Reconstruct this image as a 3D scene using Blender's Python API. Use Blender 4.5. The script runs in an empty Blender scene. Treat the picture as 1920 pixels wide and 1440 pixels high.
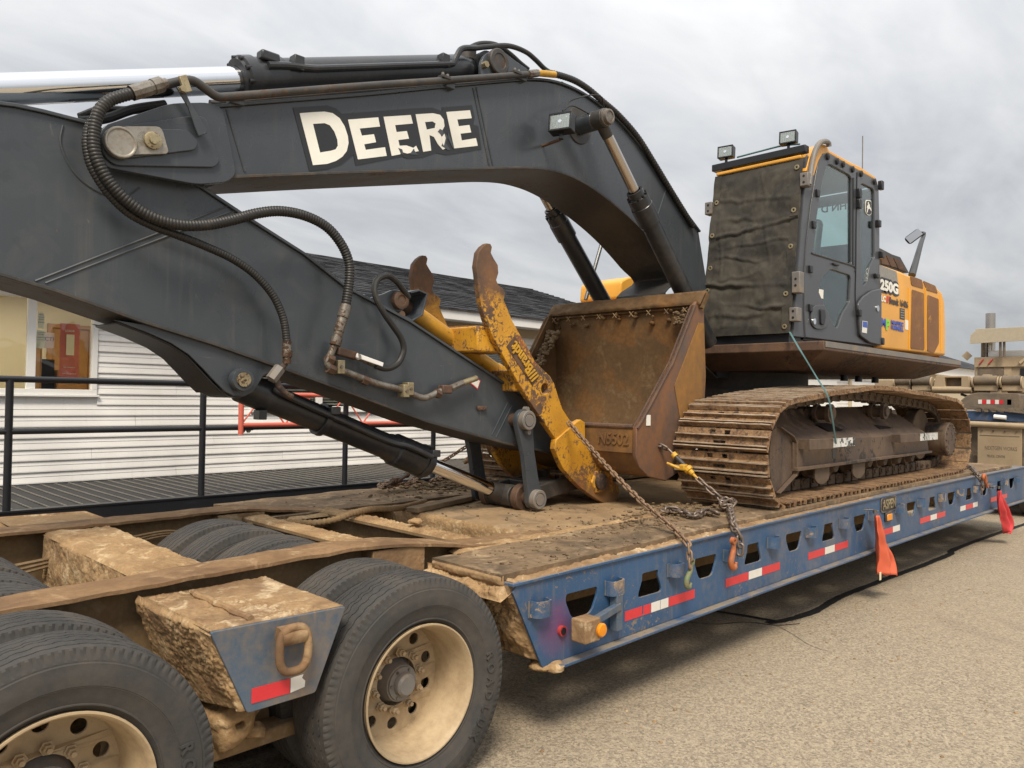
import bpy, bmesh, math, random
from mathutils import Vector, Matrix, noise
random.seed(7)
R = math.radians
sc = bpy.context.scene
col = sc.collection

# ------------------------------------------------------------------ camera
F_PX = 1460.0; CAM_H = 1.78
YAW, PITCH, ROLL = R(44.956), R(0.992), R(0.922)
fw = Vector((math.cos(YAW)*math.cos(PITCH), math.sin(YAW)*math.cos(PITCH), math.sin(PITCH)))
rt0 = Vector((math.sin(YAW), -math.cos(YAW), 0)); up0 = rt0.cross(fw)
rt = math.cos(ROLL)*rt0 + math.sin(ROLL)*up0
up = -math.sin(ROLL)*rt0 + math.cos(ROLL)*up0
CAM = Vector((0, 0, CAM_H))
cd = bpy.data.cameras.new('camera'); cam = bpy.data.objects.new('camera', cd); col.objects.link(cam)
m = Matrix((rt, up, -fw)).transposed().to_4x4(); m.translation = CAM
cam.matrix_world = m
cd.sensor_fit = 'HORIZONTAL'; cd.sensor_width = 36.0; cd.lens = F_PX/1920*36.0
cd.clip_start = 0.05; cd.clip_end = 3000
sc.camera = cam

# ------------------------------------------------------------------ world: overcast sky
SUN_EL, SUN_AZ = R(52), R(222)          # azimuth measured from +X towards +Y
w = bpy.data.worlds.new('World'); sc.world = w; w.use_nodes = True
nt = w.node_tree; nt.nodes.clear()
def N(t, **k):
    n = nt.nodes.new(t)
    for a, b in k.items(): setattr(n, a, b)
    return n
out = N('ShaderNodeOutputWorld'); bg = N('ShaderNodeBackground'); bg.inputs['Strength'].default_value = 0.1
nt.links.new(bg.outputs[0], out.inputs[0])
sky = N('ShaderNodeTexSky', sky_type='NISHITA', sun_disc=False)
sky.sun_elevation = SUN_EL; sky.sun_rotation = R(90) - SUN_AZ
tc = N('ShaderNodeTexCoord'); sep = N('ShaderNodeSeparateXYZ'); nt.links.new(tc.outputs['Generated'], sep.inputs[0])
def MA(op, a, b=None, clamp=False):
    n = N('ShaderNodeMath', operation=op, use_clamp=clamp)
    for i, v in enumerate((a, b)):
        if v is None: continue
        if isinstance(v, (int, float)): n.inputs[i].default_value = v
        else: nt.links.new(v, n.inputs[i])
    return n.outputs[0]
zc = MA('MAXIMUM', sep.outputs[2], 0.0); zd = MA('ADD', zc, 0.22)
cx = MA('DIVIDE', sep.outputs[0], zd); cy = MA('DIVIDE', sep.outputs[1], zd)
cmb = N('ShaderNodeCombineXYZ'); nt.links.new(cx, cmb.inputs[0]); nt.links.new(cy, cmb.inputs[1])
def cloud(scale, det, dist, off):
    n = N('ShaderNodeTexNoise'); n.inputs['Scale'].default_value = scale; n.inputs['Detail'].default_value = det
    n.inputs['Roughness'].default_value = 0.55; n.inputs['Distortion'].default_value = dist
    mp = N('ShaderNodeMapping'); mp.inputs['Location'].default_value = off
    mp.inputs['Rotation'].default_value = (0, 0, 0.5); mp.inputs['Scale'].default_value = (1, 2.0, 1)
    nt.links.new(cmb.outputs[0], mp.inputs[0]); nt.links.new(mp.outputs[0], n.inputs['Vector']); return n.outputs['Fac']
c1 = cloud(1.0, 5, 0.5, (3.1, 0.4, 0)); c2 = cloud(2.8, 6, 0.6, (1.0, 7.0, 2))
cs = MA('ADD', MA('MULTIPLY', c1, 0.7), MA('MULTIPLY', c2, 0.3))
rampn = N('ShaderNodeValToRGB'); nt.links.new(cs, rampn.inputs[0])
e = rampn.color_ramp.elements
e[0].position = 0.35; e[0].color = (0.54, 0.56, 0.59, 1)
e[1].position = 0.63; e[1].color = (0.84, 0.84, 0.84, 1)
grad = MA('ADD', MA('MULTIPLY', zc, 1.45), 0.60)       # overcast sky: zenith brighter than horizon
grad10 = MA('MULTIPLY', grad, 8.4)
vs = N('ShaderNodeVectorMath', operation='SCALE'); nt.links.new(rampn.outputs[0], vs.inputs[0]); nt.links.new(grad10, vs.inputs['Scale'])
mx = N('ShaderNodeMix', data_type='RGBA'); mx.inputs[0].default_value = 0.93
nt.links.new(sky.outputs[0], mx.inputs[6]); nt.links.new(vs.outputs[0], mx.inputs[7])
nt.links.new(mx.outputs[2], bg.inputs[0])

sd = bpy.data.lights.new('sun', 'SUN'); sd.energy = 2.9; sd.angle = R(18); sd.color = (1.0, 0.89, 0.73)
so = bpy.data.objects.new('sun', sd); col.objects.link(so)
sdir = Vector((math.cos(SUN_EL)*math.cos(SUN_AZ), math.cos(SUN_EL)*math.sin(SUN_AZ), math.sin(SUN_EL)))
so.rotation_euler = sdir.to_track_quat('Z', 'Y').to_euler(); so.location = (0, -5, 20)

sc.view_settings.view_transform = 'Standard'; sc.view_settings.look = 'None'
sc.view_settings.exposure = 0.30; sc.view_settings.gamma = 1.0; sc.view_settings.use_curve_mapping = False

# ------------------------------------------------------------------ photogrammetry: a measured image point on a known plane
def ray(x, y): return fw + rt*((x-960)/F_PX) - up*((y-720)/F_PX)
def atY(x, y, Y): d = ray(x, y); return CAM + d*(Y/d.y)
def atX(x, y, X): d = ray(x, y); return CAM + d*(X/d.x)
def atZ(x, y, Z): d = ray(x, y); return CAM + d*((Z-CAM_H)/d.z)
def XZ(Y, pts): return [(p.x, p.z) for p in (atY(x, y, Y) for x, y in pts)]
def zoomed(ox, oy, s, pts): return [(ox+x/s, oy+y/s) for x, y in pts]

# ------------------------------------------------------------------ materials
class NB:
    """small node-tree builder"""
    def __init__(s, name):
        s.m = bpy.data.materials.new(name); s.m.use_nodes = True; s.t = s.m.node_tree
        s.b = s.t.nodes['Principled BSDF']; s.geo = s.t.nodes.new('ShaderNodeNewGeometry'); s.tc = s.t.nodes.new('ShaderNodeTexCoord')
    def lk(s, a, b): s.t.links.new(a, b)
    def setin(s, sock, v):
        if hasattr(v, 'is_output'): s.lk(v, sock)
        else: sock.default_value = v
    def noise(s, scale, det=4, rough=.55, dist=0, vec=None, stretch=None):
        n = s.t.nodes.new('ShaderNodeTexNoise')
        n.inputs['Scale'].default_value = scale; n.inputs['Detail'].default_value = det
        n.inputs['Roughness'].default_value = rough; n.inputs['Distortion'].default_value = dist
        v = vec or s.geo.outputs['Position']
        if stretch:
            mp = s.t.nodes.new('ShaderNodeMapping'); mp.inputs['Scale'].default_value = stretch; s.lk(v, mp.inputs[0]); v = mp.outputs[0]
        s.lk(v, n.inputs['Vector']); return n.outputs['Fac']
    def voro(s, scale, feature='F1', out='Distance', vec=None):
        n = s.t.nodes.new('ShaderNodeTexVoronoi'); n.feature = feature; n.inputs['Scale'].default_value = scale
        s.lk(vec or s.geo.outputs['Position'], n.inputs['Vector']); return n.outputs[out]
    def ramp(s, v, lo, hi):
        n = s.t.nodes.new('ShaderNodeMapRange'); n.inputs[1].default_value = lo; n.inputs[2].default_value = hi
        s.lk(v, n.inputs[0]); return n.outputs[0]
    def math(s, op, a, b):
        n = s.t.nodes.new('ShaderNodeMath'); n.operation = op; s.setin(n.inputs[0], a); s.setin(n.inputs[1], b); return n.outputs[0]
    def mix(s, f, a, b, mode='MIX'):
        n = s.t.nodes.new('ShaderNodeMix'); n.data_type = 'RGBA'; n.blend_type = mode
        s.setin(n.inputs[0], f); s.setin(n.inputs[6], c4(a)); s.setin(n.inputs[7], c4(b)); return n.outputs[2]
    def nz(s):
        n = s.t.nodes.new('ShaderNodeSeparateXYZ'); s.lk(s.geo.outputs['Normal'], n.inputs[0]); return n.outputs[2]
    def bump(s, h, strength, dist):
        n = s.t.nodes.new('ShaderNodeBump'); n.inputs['Strength'].default_value = strength; n.inputs['Distance'].default_value = dist
        s.lk(h, n.inputs['Height']); s.lk(n.outputs[0], s.b.inputs['Normal'])
    def set(s, color=None, rough=None, metal=None, spec=None):
        if color is not None: s.setin(s.b.inputs['Base Color'], c4(color))
        if rough is not None: s.setin(s.b.inputs['Roughness'], rough)
        if metal is not None: s.setin(s.b.inputs['Metallic'], metal)
        if spec is not None: s.b.inputs['Specular IOR Level'].default_value = spec
        return s.m
def c4(c): return c if hasattr(c, 'is_output') else (tuple(c)+(1,))[:4] if not isinstance(c, (int, float)) else (c, c, c, 1)

def paint(name, base, dirt=(.3, .22, .13), amt=.3, rough=.4, scale=2.0, chips=None, chipamt=.3, streak=False, top=0.0, bump=.15, metal=0, chipscale=14):
    b = NB(name)
    n1 = b.noise(scale, 6, .62, .4, stretch=(1, 1, .35) if streak else None)
    n2 = b.noise(scale*9, 4, .6)
    c = b.mix(b.ramp(b.noise(scale*.6, 3), .3, .7), tuple(x*.85 for x in base), tuple(min(1, x*1.15) for x in base))
    f = b.ramp(b.math('ADD', b.math('MULTIPLY', n1, .7), b.math('MULTIPLY', n2, .3)), .62-.35*amt, .80-.2*amt)
    f = b.math('MULTIPLY', f, min(1, amt*1.6))
    if streak:
        sk_ = b.math('MULTIPLY', b.ramp(b.noise(26, 4, .6, .3, stretch=(1, 1, .05)), .52, .72), b.ramp(b.noise(3.1, 4, .6), .40, .66))
        f = b.math('MAXIMUM', f, b.math('MULTIPLY', sk_, min(.85, amt*1.5)))
    fine = b.ramp(b.noise(scale*30, 3, .7), .56, .72); f = b.math('MAXIMUM', f, b.math('MULTIPLY', fine, amt*.8))
    if top:
        t = b.ramp(b.nz(), .55, .95); t = b.math('MULTIPLY', t, b.ramp(b.noise(scale*3, 5), .2, .62)); t = b.math('MULTIPLY', t, top)
        f = b.math('MAXIMUM', f, t)
    c = b.mix(f, c, dirt)
    r = b.math('ADD', rough, b.math('MULTIPLY', f, .35))
    if chips:
        n3 = b.noise(chipscale, 8, .7, 1.2); n4 = b.noise(1.6, 3)
        v = b.math('ADD', b.math('MULTIPLY', n3, .6), b.math('MULTIPLY', n4, .4))
        cf = b.ramp(v, .62-.22*chipamt, .64-.22*chipamt)
        c = b.mix(cf, c, b.mix(b.ramp(b.noise(30, 3), .3, .7), tuple(x*.7 for x in chips), tuple(x*1.3 for x in chips)))
        r = b.math('MAXIMUM', r, b.math('MULTIPLY', cf, .8))
    b.bump(n2, bump, .004)
    return b.set(c, r, metal)

def earth(name, a, bcol, scale=6, rough=.95, bump=.8, dist=.02, light=None, dark=None):
    b = NB(name)
    n1 = b.noise(scale, 8, .65, .3); n2 = b.noise(scale*7, 6, .7); n3 = b.noise(scale*.75, 5, .6, .5)
    c = b.mix(b.ramp(n1, .34, .64), a, bcol)
    if light: c = b.mix(b.math('MULTIPLY', b.ramp(b.noise(scale*1.4, 7, .7, .8), .53, .63), .85), c, light)
    if dark: c = b.mix(b.math('MULTIPLY', b.ramp(n3, .52, .62), .8), c, dark)
    c = b.mix(b.math('MULTIPLY', b.ramp(n2, .35, .75), .35), c, tuple(x*.6 for x in a))
    vo = b.voro(scale*9); c = b.mix(b.math('MULTIPLY', b.ramp(vo, .35, .75), .35), c, tuple(x*.55 for x in a))
    b.bump(b.math('ADD', b.math('ADD', n1, b.math('MULTIPLY', n2, .6)), b.math('MULTIPLY', vo, -.35)), bump, dist)
    return b.set(c, rough, 0, .2)

def plain(name, colr, rough=.5, metal=0, var=.15, scale=8, spec=.5):
    b = NB(name)
    c = b.mix(b.noise(scale, 4), tuple(x*(1-var) for x in colr), tuple(min(1, x*(1+var)) for x in colr))
    return b.set(c, rough, metal, spec)

M = {}
M['grey'] = paint('grey_boom_paint', (.056, .062, .069), (.15, .135, .11), .25, .30, 1.3, bump=.05)
M['grey_worn'] = paint('worn_grey_arm_paint', (.056, .064, .070), (.13, .128, .120), .45, .36, 1.8, chips=(.085, .055, .038), chipamt=.12, bump=.1)
def mk_grey(name, base, worn):
    b = NB(name)
    big = b.noise(.9, 4, .6, .5); mid = b.noise(4.5, 6, .65, .6); fine = b.noise(55, 4, .7)
    c = b.mix(b.ramp(big, .3, .7), tuple(x*.90 for x in base), tuple(x*1.10 for x in base))
    dust = b.math('MULTIPLY', b.ramp(mid, .50, .75), .10+.34*worn); c = b.mix(dust, c, (.135, .128, .115))
    run = b.math('MULTIPLY', b.ramp(b.noise(20, 4, .6, .3, stretch=(1, 1, .05)), .54, .72), b.ramp(b.noise(1.7, 3), .45, .65)); c = b.mix(b.math('MULTIPLY', run, .35), c, (.15, .135, .115))
    patch = b.math('MULTIPLY', b.ramp(b.noise(2.6, 3, .5, 1.5), .62, .65), .55*worn); c = b.mix(patch, c, tuple(x*.62 for x in base))
    scr = None
    for k, st in enumerate(((1.0, 1.0, .06), (.06, 1.0, 1.0), (.25, 1, .12))):
        mp = b.t.nodes.new('ShaderNodeMapping'); mp.inputs['Rotation'].default_value = (0, .5+.9*k, 0); mp.inputs['Scale'].default_value = st; b.lk(b.geo.outputs['Position'], mp.inputs[0])
        n = b.ramp(b.noise(42+9*k, 3, .6, .4, vec=mp.outputs[0]), .70, .74); n = b.math('MULTIPLY', n, b.ramp(b.noise(1.3+k, 2), .46, .6)); scr = n if scr is None else b.math('MAXIMUM', scr, n)
    c = b.mix(b.math('MULTIPLY', scr, .55), c, (.20, .19, .175))
    chip = b.math('MULTIPLY', b.ramp(b.noise(24, 7, .72, 1.0), .69-.03*worn, .71-.03*worn), b.ramp(b.noise(1.9, 3), .44, .58)); c = b.mix(chip, c, (.14, .075, .042))
    r = b.math('ADD', b.math('MULTIPLY', big, .22), b.math('ADD', .17, b.math('MULTIPLY', dust, .5)))
    b.bump(b.math('ADD', b.math('MULTIPLY', b.noise(2.2, 3), 1.0), b.math('MULTIPLY', fine, .03)), .10, .03)
    return b.set(c, r)
M['grey'] = mk_grey('grey_boom_paint_worn', (.051, .059, .070), .1); M['grey_worn'] = mk_grey('grey_arm_paint_worn', (.052, .061, .071), .5)
M['cabgrey'] = paint('cab_grey_paint', (.064, .068, .076), (.16, .13, .10), .12, .30, 1.5, bump=.03)
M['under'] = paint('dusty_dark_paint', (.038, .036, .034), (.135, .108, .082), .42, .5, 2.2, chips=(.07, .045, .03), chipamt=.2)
M['black'] = paint('black_paint', (.012, .013, .016), (.08, .07, .06), .15, .38, 2)
M['cylblack'] = paint('cylinder_black_paint', (.022, .024, .028), (.11, .095, .08), .32, .30, 2.5)
M['rubber'] = paint('hose_rubber', (.017, .0165, .016), (.12, .10, .08), .25, .50, 5)
M['chrome'] = plain('chrome_rod', (.80, .81, .83), .10, 1.0, .03)
M['chrome_d'] = plain('dull_chrome_rod', (.52, .47, .42), .24, 1.0, .12, 4)
M['steel'] = paint('bare_steel', (.25, .235, .21), (.10, .065, .04), .6, .40, 14, metal=.6, chips=(.09, .05, .03), chipamt=.28, chipscale=30)
M['pinsteel'] = paint('greasy_pin_steel', (.34, .32, .28), (.16, .12, .08), .5, .42, 10, metal=.4)
M['zinc'] = paint('zinc_plate', (.40, .34, .21), (.15, .10, .06), .5, .40, 14, metal=.6, chips=(.10, .06, .035), chipamt=.2, chipscale=30)
M['rusty'] = paint('rusted_steel', (.082, .047, .031), (.19, .105, .055), .5, .62, 7, bump=.5, chips=(.045, .032, .026), chipamt=.35, chipscale=16)
M['trk'] = paint('track_shoe_steel', (.155, .098, .060), (.30, .215, .125), .62, .66, 6, chips=(.34, .30, .25), chipamt=.12, bump=.6)
def mk_shoe():
    b = NB('track_shoe_worn')
    spz = b.t.nodes.new('ShaderNodeSeparateXYZ'); b.lk(b.tc.outputs['Object'], spz.inputs[0]); z = spz.outputs[2]
    n1 = b.noise(7, 7, .68, .5); n2 = b.noise(48, 5, .7); n3 = b.noise(2.1, 3)
    c = b.mix(b.ramp(n1, .36, .64), (.135, .066, .032), (.28, .165, .078))
    c = b.mix(b.math('MULTIPLY', b.ramp(n2, .46, .70), .7), c, (.40, .27, .145))
    c = b.mix(b.math('MULTIPLY', b.ramp(b.noise(18, 6, .7, .6), .50, .62), .85), c, (.062, .040, .028))
    wf = b.math('MULTIPLY', b.ramp(z, .030, .039), b.ramp(n1, .25, .6)); c = b.mix(b.math('MULTIPLY', wf, .85), c, (.42, .345, .26))
    b.bump(b.math('ADD', n1, b.math('MULTIPLY', n2, .6)), .7, .010)
    return b.set(c, .68)
M['trk'] = mk_shoe()
M['trkdark'] = paint('track_frame_steel', (.066, .045, .035), (.17, .112, .068), .6, .58, 3.2, bump=.4, streak=True, chips=(.035, .028, .024), chipamt=.3, chipscale=7, top=.5)
M['trkchain'] = paint('track_link_steel', (.085, .058, .038), (.17, .12, .075), .5, .7, 8, bump=.5)
M['thumb'] = paint('chipped_yellow_paint', (.66, .33, .030), (.26, .15, .06), .25, .45, 3, chips=(.075, .045, .03), chipamt=.42, chipscale=20)
def mk_thumb():
    b = NB('chipped_yellow_plate')
    spz = b.t.nodes.new('ShaderNodeSeparateXYZ'); b.lk(b.geo.outputs['Position'], spz.inputs[0]); z = spz.outputs[2]
    n3 = b.noise(22, 8, .72, 1.4); n4 = b.noise(2.2, 4, .6); n5 = b.noise(7, 6, .7, .8)
    v = b.math('ADD', b.math('MULTIPLY', n3, .55), b.math('MULTIPLY', n4, .45))
    chips = b.ramp(v, .525, .545)
    scr = b.ramp(b.noise(60, 5, .7, 2.0, stretch=(1, 1, .35)), .60, .63)
    wear = b.ramp(b.math('ADD', z, b.math('MULTIPLY', n5, .55)), 2.72, 2.86)
    low = b.math('MULTIPLY', b.ramp(b.math('ADD', b.math('MULTIPLY', z, -1.0), b.math('MULTIPLY', n5, .8)), -.80, -.66), .85)
    f = b.math('MAXIMUM', b.math('MAXIMUM', chips, wear), b.math('MAXIMUM', low, b.math('MULTIPLY', scr, .8)))
    rust = b.mix(b.ramp(b.noise(6, 6, .65), .35, .65), (.085, .055, .040), (.19, .095, .045))
    rust = b.mix(b.math('MULTIPLY', b.ramp(b.noise(3.5, 4), .55, .7), .8), rust, (.36, .11, .03))
    yel = b.mix(b.ramp(b.noise(4, 5), .35, .7), (.64, .32, .022), (.44, .205, .022))
    b.bump(b.math('ADD', f, b.noise(90, 3)), .3, .003)
    return b.set(b.mix(f, yel, rust), b.math('ADD', .42, b.math('MULTIPLY', f, .3)))
M['thumb'] = mk_thumb()
M['thumb_rust'] = paint('rust_worn_plate', (.17, .095, .055), (.30, .12, .04), .5, .6, 5, chips=(.55, .28, .03), chipamt=.26, chipscale=16)
M['yellow'] = paint('orange_yellow_paint', (.74, .36, .045), (.45, .26, .10), .16, .36, 1.5, bump=.03)
M['ygrille'] = paint('rusted_yellow_screen', (.19, .085, .032), (.46, .24, .06), .35, .65, 3, chips=(.55, .28, .05), chipamt=.08, chipscale=8)
M['bucket_in'] = earth('bucket_inside_dirt', (.165, .094, .042), (.110, .067, .034), 3, .80, .3, .006, light=(.20, .135, .07), dark=(.20, .095, .032))
M['bucket_out'] = paint('bucket_shell', (.125, .070, .038), (.30, .145, .030), .62, .5, 2.0, streak=True, chips=(.50, .25, .03), chipamt=.16, chipscale=7)
M['bucket_side'] = paint('bucket_worn_side', (.100, .074, .062), (.24, .10, .035), .75, .42, 2.4, streak=True, chips=(.36, .17, .03), chipamt=.26, chipscale=5)
M['mud'] = earth('dried_tan_mud', (.46, .305, .158), (.33, .205, .102), 5, .96, .8, .015, light=(.64, .48, .29), dark=(.235, .138, .07))
M['mudcoat'] = earth('thin_mud_coat', (.285, .190, .100), (.215, .138, .070), 5, .92, .35, .006, light=(.29, .21, .13))
M['railmud'] = earth('muddy_rusty_rail', (.30, .185, .098), (.20, .118, .062), 4, .92, .6, .008, light=(.42, .29, .165), dark=(.14, .082, .048))
M['mudflat'] = earth('mud_on_plate', (.40, .265, .14), (.25, .148, .077), 4, .94, .7, .010, light=(.66, .52, .34), dark=(.17, .098, .055))
M['clod'] = earth('earth_clods', (.25, .175, .10), (.17, .115, .068), 12, .96, 1.0, .02, light=(.36, .27, .17))
M['mat'] = earth('dirty_deck_mat', (.185, .128, .078), (.26, .18, .108), 3.0, .9, .7, .010, light=(.44, .32, .195), dark=(.080, .060, .043))
M['deck'] = earth('dirty_deck_plate', (.38, .26, .145), (.27, .18, .098), 3, .92, .4, .006, light=(.36, .265, .165), dark=(.15, .11, .075))
M['wood'] = earth('dirty_board', (.26, .185, .11), (.17, .12, .075), 9, .9, .5, .005)
M['blue'] = paint('blue_trailer_paint', (.030, .084, .180), (.24, .19, .13), .42, .48, 2.2, streak=True, chips=(.20, .155, .12), chipamt=.16, chipscale=22, top=.95, bump=.12)
def overspray(mat):
    t = mat.node_tree; b = t.nodes['Principled BSDF']; src = b.inputs['Base Color'].links[0].from_socket
    g = t.nodes.new('ShaderNodeNewGeometry'); d = t.nodes.new('ShaderNodeVectorMath'); d.operation = 'DISTANCE'; d.inputs[1].default_value = (3.05, 2.68, .60)
    t.links.new(g.outputs['Position'], d.inputs[0]); n = t.nodes.new('ShaderNodeTexNoise'); n.inputs['Scale'].default_value = 9; t.links.new(g.outputs['Position'], n.inputs['Vector'])
    a = t.nodes.new('ShaderNodeMath'); a.operation = 'MULTIPLY_ADD'; a.inputs[1].default_value = .16; t.links.new(n.outputs['Fac'], a.inputs[0]); t.links.new(d.outputs['Value'], a.inputs[2])
    r = t.nodes.new('ShaderNodeMapRange'); r.inputs[1].default_value = .26; r.inputs[2].default_value = .10; r.inputs[3].default_value = 0; r.inputs[4].default_value = .45; t.links.new(a.outputs[0], r.inputs[0])
    m = t.nodes.new('ShaderNodeMix'); m.data_type = 'RGBA'; m.inputs[7].default_value = (.30, .035, .11, 1); t.links.new(r.outputs[0], m.inputs[0]); t.links.new(src, m.inputs[6]); t.links.new(m.outputs[2], b.inputs['Base Color'])
overspray(M['blue'])
M['blueworn'] = paint('faded_blue_plate', (.062, .098, .145), (.25, .175, .10), .55, .5, 3, streak=True, chips=(.17, .11, .065), chipamt=.2)
M['blueloop'] = paint('scraped_blue_loop', (.035, .085, .17), (.26, .19, .12), .45, .5, 9, chips=(.27, .20, .14), chipamt=.40, chipscale=9)
M['tyre'] = paint('dusty_tyre_rubber', (.040, .039, .038), (.098, .083, .068), .55, .72, 3.0, bump=.3)
M['rim'] = paint('tan_dusty_wheel', (.44, .335, .205), (.25, .17, .10), .5, .60, 4, bump=.4)
M['hub'] = paint('grey_hub', (.165, .155, .145), (.30, .22, .14), .45, .5, 7)
M['white'] = paint('white_decal', (.78, .77, .70), (.5, .45, .36), .12, .45, 3, bump=.02)
M['whitep'] = plain('white_paint', (.80, .79, .77), .5, 0, .03)
M['decalblack'] = plain('black_decal', (.020, .021, .024), .42, 0, .1)
M['canvas'] = None
M['redtape'] = plain('red_reflective_tape', (.62, .035, .045), .28, 0, .12, 25)
M['whitetape'] = plain('white_reflective_tape', (.72, .69, .63), .30, 0, .08, 25)
M['stepwhite'] = paint('flaked_white_paint', (.66, .66, .63), (.03, .03, .03), .5, .5, 9, chips=(.03, .03, .032), chipamt=.42, chipscale=13)
M['ycyl'] = paint('scuffed_yellow_cylinder', (.66, .34, .03), (.28, .16, .05), .4, .38, 4, chips=(.05, .035, .028), chipamt=.22, chipscale=14)
M['amber'] = plain('amber_lens', (.75, .26, .01), .15, 0, .1, 60)
M['redlens'] = plain('red_lens', (.42, .05, .05), .2, 0, .1)
M['orangeflag'] = plain('orange_flag_cloth', (.66, .135, .065), .8, 0, .18, 14)
M['redflag'] = plain('red_flag_cloth', (.60, .05, .055), .8, 0, .18, 14)
M['strap'] = plain('green_strap', (.075, .16, .165), .7, 0, .15, 30)
M['chain'] = paint('rusty_chain_steel', (.23, .15, .095), (.34, .22, .13), .5, .5, 20, metal=.35)
M['chainb'] = paint('worn_chain_steel', (.20, .165, .14), (.20, .125, .08), .5, .42, 20, metal=.6)
M['greenhook'] = paint('green_hook', (.115, .17, .075), (.24, .185, .11), .6, .55, 20)
M['orangehook'] = paint('orange_hook', (.46, .125, .035), (.20, .11, .06), .55, .5, 20)
M['binder'] = paint('yellow_binder', (.62, .34, .02), (.20, .115, .05), .5, .45, 14)
M['siding'] = paint('white_vinyl_siding', (.80, .785, .755), (.52, .47, .39), .16, .5, 1.6, streak=True, bump=.05)
M['trim'] = plain('white_trim', (.82, .81, .78), .5, 0, .04, 3)
M['roomwall'] = plain('cream_room_wall', (.66, .58, .42), .8, 0, .06, 2)
M['oak'] = plain('oak_door', (.30, .145, .05), .5, 0, .25, 5)
M['redposter'] = plain('red_poster', (.50, .12, .09), .5, 0, .1)
M['paper'] = plain('notice_paper', (.75, .66, .45), .7, 0, .08, 9)
M['ink'] = plain('ink', (.05, .05, .06), .6)
M['blueink'] = plain('blue_ink', (.05, .10, .42), .5)
M['greenink'] = plain('green_ink', (.22, .62, .06), .5)
M['rail'] = paint('black_pipe', (.012, .013, .017), (.06, .055, .05), .15, .40, 3)
M['redpipe'] = plain('faded_red_pipe', (.66, .145, .10), .5, 0, .1, 3)
M['graphite'] = plain('dark_walkway', (.016, .016, .018), .6, 0, .25, 6)
M['gapmetal'] = plain('worn_walkway_edge', (.30, .28, .25), .5, .3, .3, 20)
M['beige'] = plain('beige_wall', (.52, .44, .31), .8, 0, .05, 2)
M['truck'] = paint('dusty_tan_truck', (.36, .275, .175), (.24, .17, .10), .4, .62, 2.5, bump=.2)
M['truckd'] = paint('dirty_dark_truck', (.12, .095, .07), (.26, .19, .115), .5, .7, 4, bump=.3)
M['dplate'] = plain('diamond_plate', (.50, .43, .31), .40, .35, .15, 14)
M['screen'] = plain('lamp_reflector', (.55, .54, .50), .25, .9, .1, 30)
M['tar'] = plain('crack_seal_tar', (.013, .013, .014), .55, 0, .3, 12)
M['bluepaint2'] = paint('blue_frame_paint', (.03, .07, .15), (.2, .15, .1), .3, .5, 3)

def mk_canvas():
    b = NB('dusty_black_canvas')
    n = b.noise(2.6, 7, .62, .6); n2 = b.noise(170, 2)
    c = b.mix(b.ramp(n, .36, .74), (.034, .032, .029), (.095, .084, .066))
    c = b.mix(b.math('MULTIPLY', b.ramp(b.noise(9, 6, .7), .5, .75), .5), c, (.12, .105, .078))
    b.bump(b.math('ADD', b.noise(9, 6, .6, .6), b.math('MULTIPLY', n2, .08)), .25, .012)
    return b.set(c, .85, 0, .25)
M['canvas'] = mk_canvas()
def mk_asphalt():
    b = NB('worn_asphalt')
    def vc(scale):
        n = b.voro(scale, out='Color'); q = b.t.nodes.new('ShaderNodeSeparateColor'); b.lk(n, q.inputs[0]); return q
    a1, a2, a3 = vc(72), vc(140), vc(260)
    c = b.mix(b.ramp(a1.outputs[0], .05, .95), (.095, .076, .054), (.50, .41, .29))
    c = b.mix(.42, c, b.mix(a2.outputs[1], (.12, .097, .070), (.52, .425, .30)))
    c = b.mix(.25, c, b.mix(a3.outputs[2], (.09, .073, .056), (.51, .43, .335)))
    big = b.noise(.45, 5, .6, .4)
    c = b.mix(b.math('MULTIPLY', b.ramp(big, .35, .7), .35), c, (.38, .31, .215))
    c = b.mix(b.math('MULTIPLY', b.ramp(b.noise(.8, 6, .65, .8), .56, .72), .40), c, (.16, .13, .10))
    spot = b.math('MULTIPLY', b.ramp(b.noise(5.5, 5, .6, .6), .68, .74), .6); c = b.mix(spot, c, (.085, .07, .055))
    wear = b.math('MULTIPLY', b.ramp(b.noise(2.2, 4, .6, .5, stretch=(.12, 1.6, 1)), .58, .72), .30); c = b.mix(wear, c, (.15, .125, .10))
    b.bump(b.math('ADD', b.math('ADD', a1.outputs[1], b.math('MULTIPLY', a2.outputs[0], .5)), b.noise(30, 4)), .45, .006)
    return b.set(c, .9, 0, .25)
M['asphalt'] = mk_asphalt()
def mk_shingle():
    b = NB('dark_shingles')
    mp = b.t.nodes.new('ShaderNodeMapping'); mp.inputs['Scale'].default_value = (3.2, 1, 7.0); b.lk(b.geo.outputs['Position'], mp.inputs[0])
    v = b.voro(1.0, out='Color', vec=mp.outputs[0]); s = b.t.nodes.new('ShaderNodeSeparateColor'); b.lk(v, s.inputs[0])
    c = b.mix(s.outputs[0], (.020, .021, .025), (.062, .064, .070))
    c = b.mix(b.math('MULTIPLY', b.noise(60, 3), .4), c, (.06, .06, .065))
    b.bump(b.noise(45, 4), .5, .01)
    return b.set(c, .9, 0, .2)
M['shingle'] = mk_shingle()
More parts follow.
